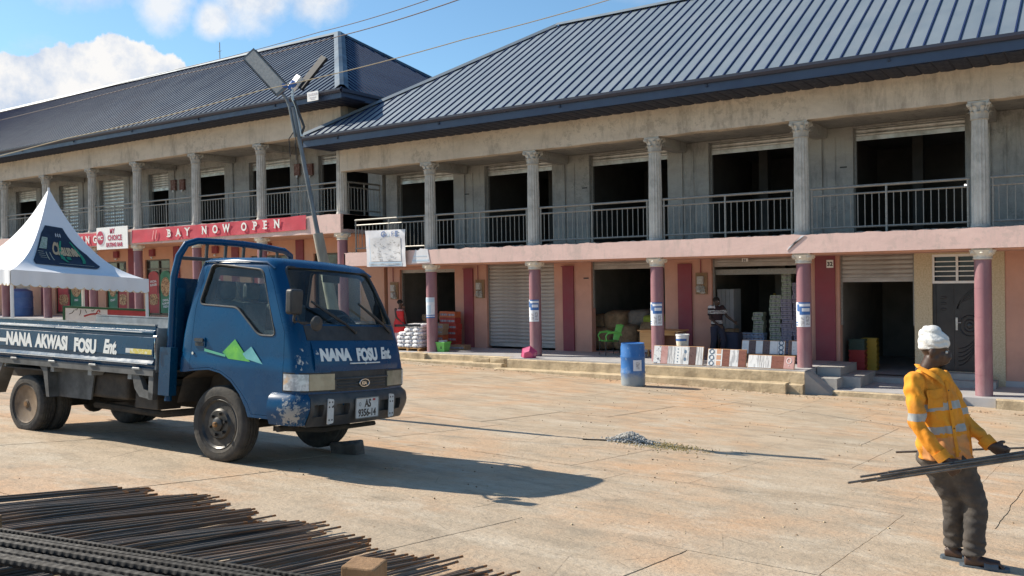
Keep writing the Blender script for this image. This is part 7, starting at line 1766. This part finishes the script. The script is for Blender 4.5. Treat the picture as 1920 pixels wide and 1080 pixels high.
# man in striped shirt, standing at the left jamb of the tile shop, arm resting on cartons
pm_ = dict(head=(.0, 0, 1.53), face=(.75, -.6, -.05), pelvis=(.0, .02, .86), chest=(-.02, 0, 1.22), skin=m_skin,
           arms=[((-.17, -.02, 1.36), (-.20, -.06, 1.08), (.04, -.16, .88)), ((.15, .02, 1.36), (.26, .0, 1.13), (.44, -.05, .98))],
           legs=[((-.08, 0, .86), (-.10, -.05, .46), (-.16, .0, .09)), ((.09, 0, .86), (.16, -.06, .46), (.14, .02, .09))])
def striped(t, nm, P, B):
    s_ = MB(); s_.tube([Pv((.0, .0, .90)), Pv((-.01, 0, 1.05)), Pv((-.02, 0, 1.22)), Pv((-.01, 0, 1.36)), Pv((0, 0, 1.41))], [(.165, .12), (.16, .118), (.18, .12), (.165, .10), (.065, .06)], 20, up=(0, 1, 0))
    for S, E_ in (((-.17, -.02, 1.36), (-.20, -.06, 1.08)), ((.15, .02, 1.36), (.26, .0, 1.13))): S, E_ = Pv(S), Pv(E_); s_.tube([S, S.lerp(E_, .75)], [.078, .072], 14); s_.ball(S, .078)
    me = fuse(s_, .010, 3, disp=lambda p: .006 * noise.noise(p * 9)); me.materials.append(M('black_maroon_cloth', (.03, .015, .018), rough=.9)); me.materials.append(M('white_stripe_cloth', (.62, .62, .60), rough=.9))
    for po in me.polygons:
        z = po.center.z - abs(po.center.x) * .05
        po.material_index = 1 if any(a < z < a + .016 for a in (.93, .962, .994, 1.20, 1.235, 1.27)) or (z > 1.345 and po.center.x < -.06) else 0
    link(nm, me, t)
def dark_trousers(t, nm, P, B):
    s_ = MB(); s_.tube([Pv((0, .02, .93)), Pv((0, .02, .80))], [(.15, .12), (.155, .12)], 18, up=(0, 1, 0))
    for h, k, a in (((-.08, 0, .84), (-.10, -.05, .46), (-.16, 0, .09)), ((.09, 0, .84), (.16, -.06, .46), (.14, .02, .09))): h, k, a = Pv(h), Pv(k), Pv(a); s_.tube([h, k, a], [.105, .085, .07], 14)
    me = fuse(s_, .012, 2, disp=lambda p: .008 * noise.noise(p * 8)); me.materials.append(M('dark_navy_trousers', (.025, .027, .05), (.035, .036, .055), rough=.9, scale=5)); link(nm, me, t)
small_person('man in black and white striped polo shirt standing at the tile shop doorway', (-9.02, 23.25, F0), .55, pm_, [('hair', cap_hair), ('striped_shirt', striped), ('trousers', dark_trousers)])
pw_ = dict(head=(.02, 0, 1.48), face=(.9, .35, -.1), pelvis=(-.02, 0, .84), chest=(-.01, 0, 1.18), skin=m_skin2, hs=.92,
           arms=[((-.13, -.05, 1.29), (-.08, -.12, 1.03), (.10, -.10, .86)), ((.12, .05, 1.29), (.20, .02, 1.03), (.26, -.06, .84))],
           legs=[((-.07, 0, .84), (-.05, -.03, .46), (-.06, 0, .09)), ((.07, 0, .84), (.06, -.03, .46), (.06, .02, .09))])
def dress(t, nm, P, B):
    s_ = MB(); s_.tube([Pv((-.02, 0, .52)), Pv((-.02, 0, .80)), Pv((-.01, 0, 1.02)), Pv((-.01, 0, 1.20)), Pv((0, 0, 1.30))], [(.20, .17), (.205, .17), (.145, .12), (.155, .125), (.10, .08)], 22, up=(0, 1, 0))
    me = fuse(s_, .011, 3, disp=lambda p: .008 * noise.noise(p * 8) + .006 * math.sin(p.x * 60) * (p.z < .9)); me.materials.append(M('red_dress_cloth', (.62, .03, .03), (.5, .025, .03), rough=.8, scale=6)); me.materials.append(M('pale_pink_lace', (.62, .40, .38), (.5, .2, .2), rough=.9, scale=40))
    for po in me.polygons: po.material_index = 1 if po.center.z > 1.235 else 0
    link(nm, me, t)
def skirt(t, nm, P, B):
    s_ = MB(); s_.tube([Pv((-.02, 0, .14)), Pv((-.02, 0, .40)), Pv((-.02, 0, .60))], [(.17, .15), (.175, .155), (.17, .14)], 22, up=(0, 1, 0))
    me = fuse(s_, .012, 2, disp=lambda p: .01 * math.sin(p.x * 45 + p.y * 20)); me.materials.append(M('striped_pink_wrapper', (.62, .30, .30), (.68, .56, .55), rough=.85, scale=9, stretch=(6, 6, .3), lo=.45, hi=.55)); link(nm, me, t)
small_person('woman in a red dress over a pink wrapper standing beside the white bags', (-19.62, 22.35, F0), .3, pw_, [('hair', cap_hair), ('dress', dress), ('wrapper', skirt)])
texts_to_meshes()
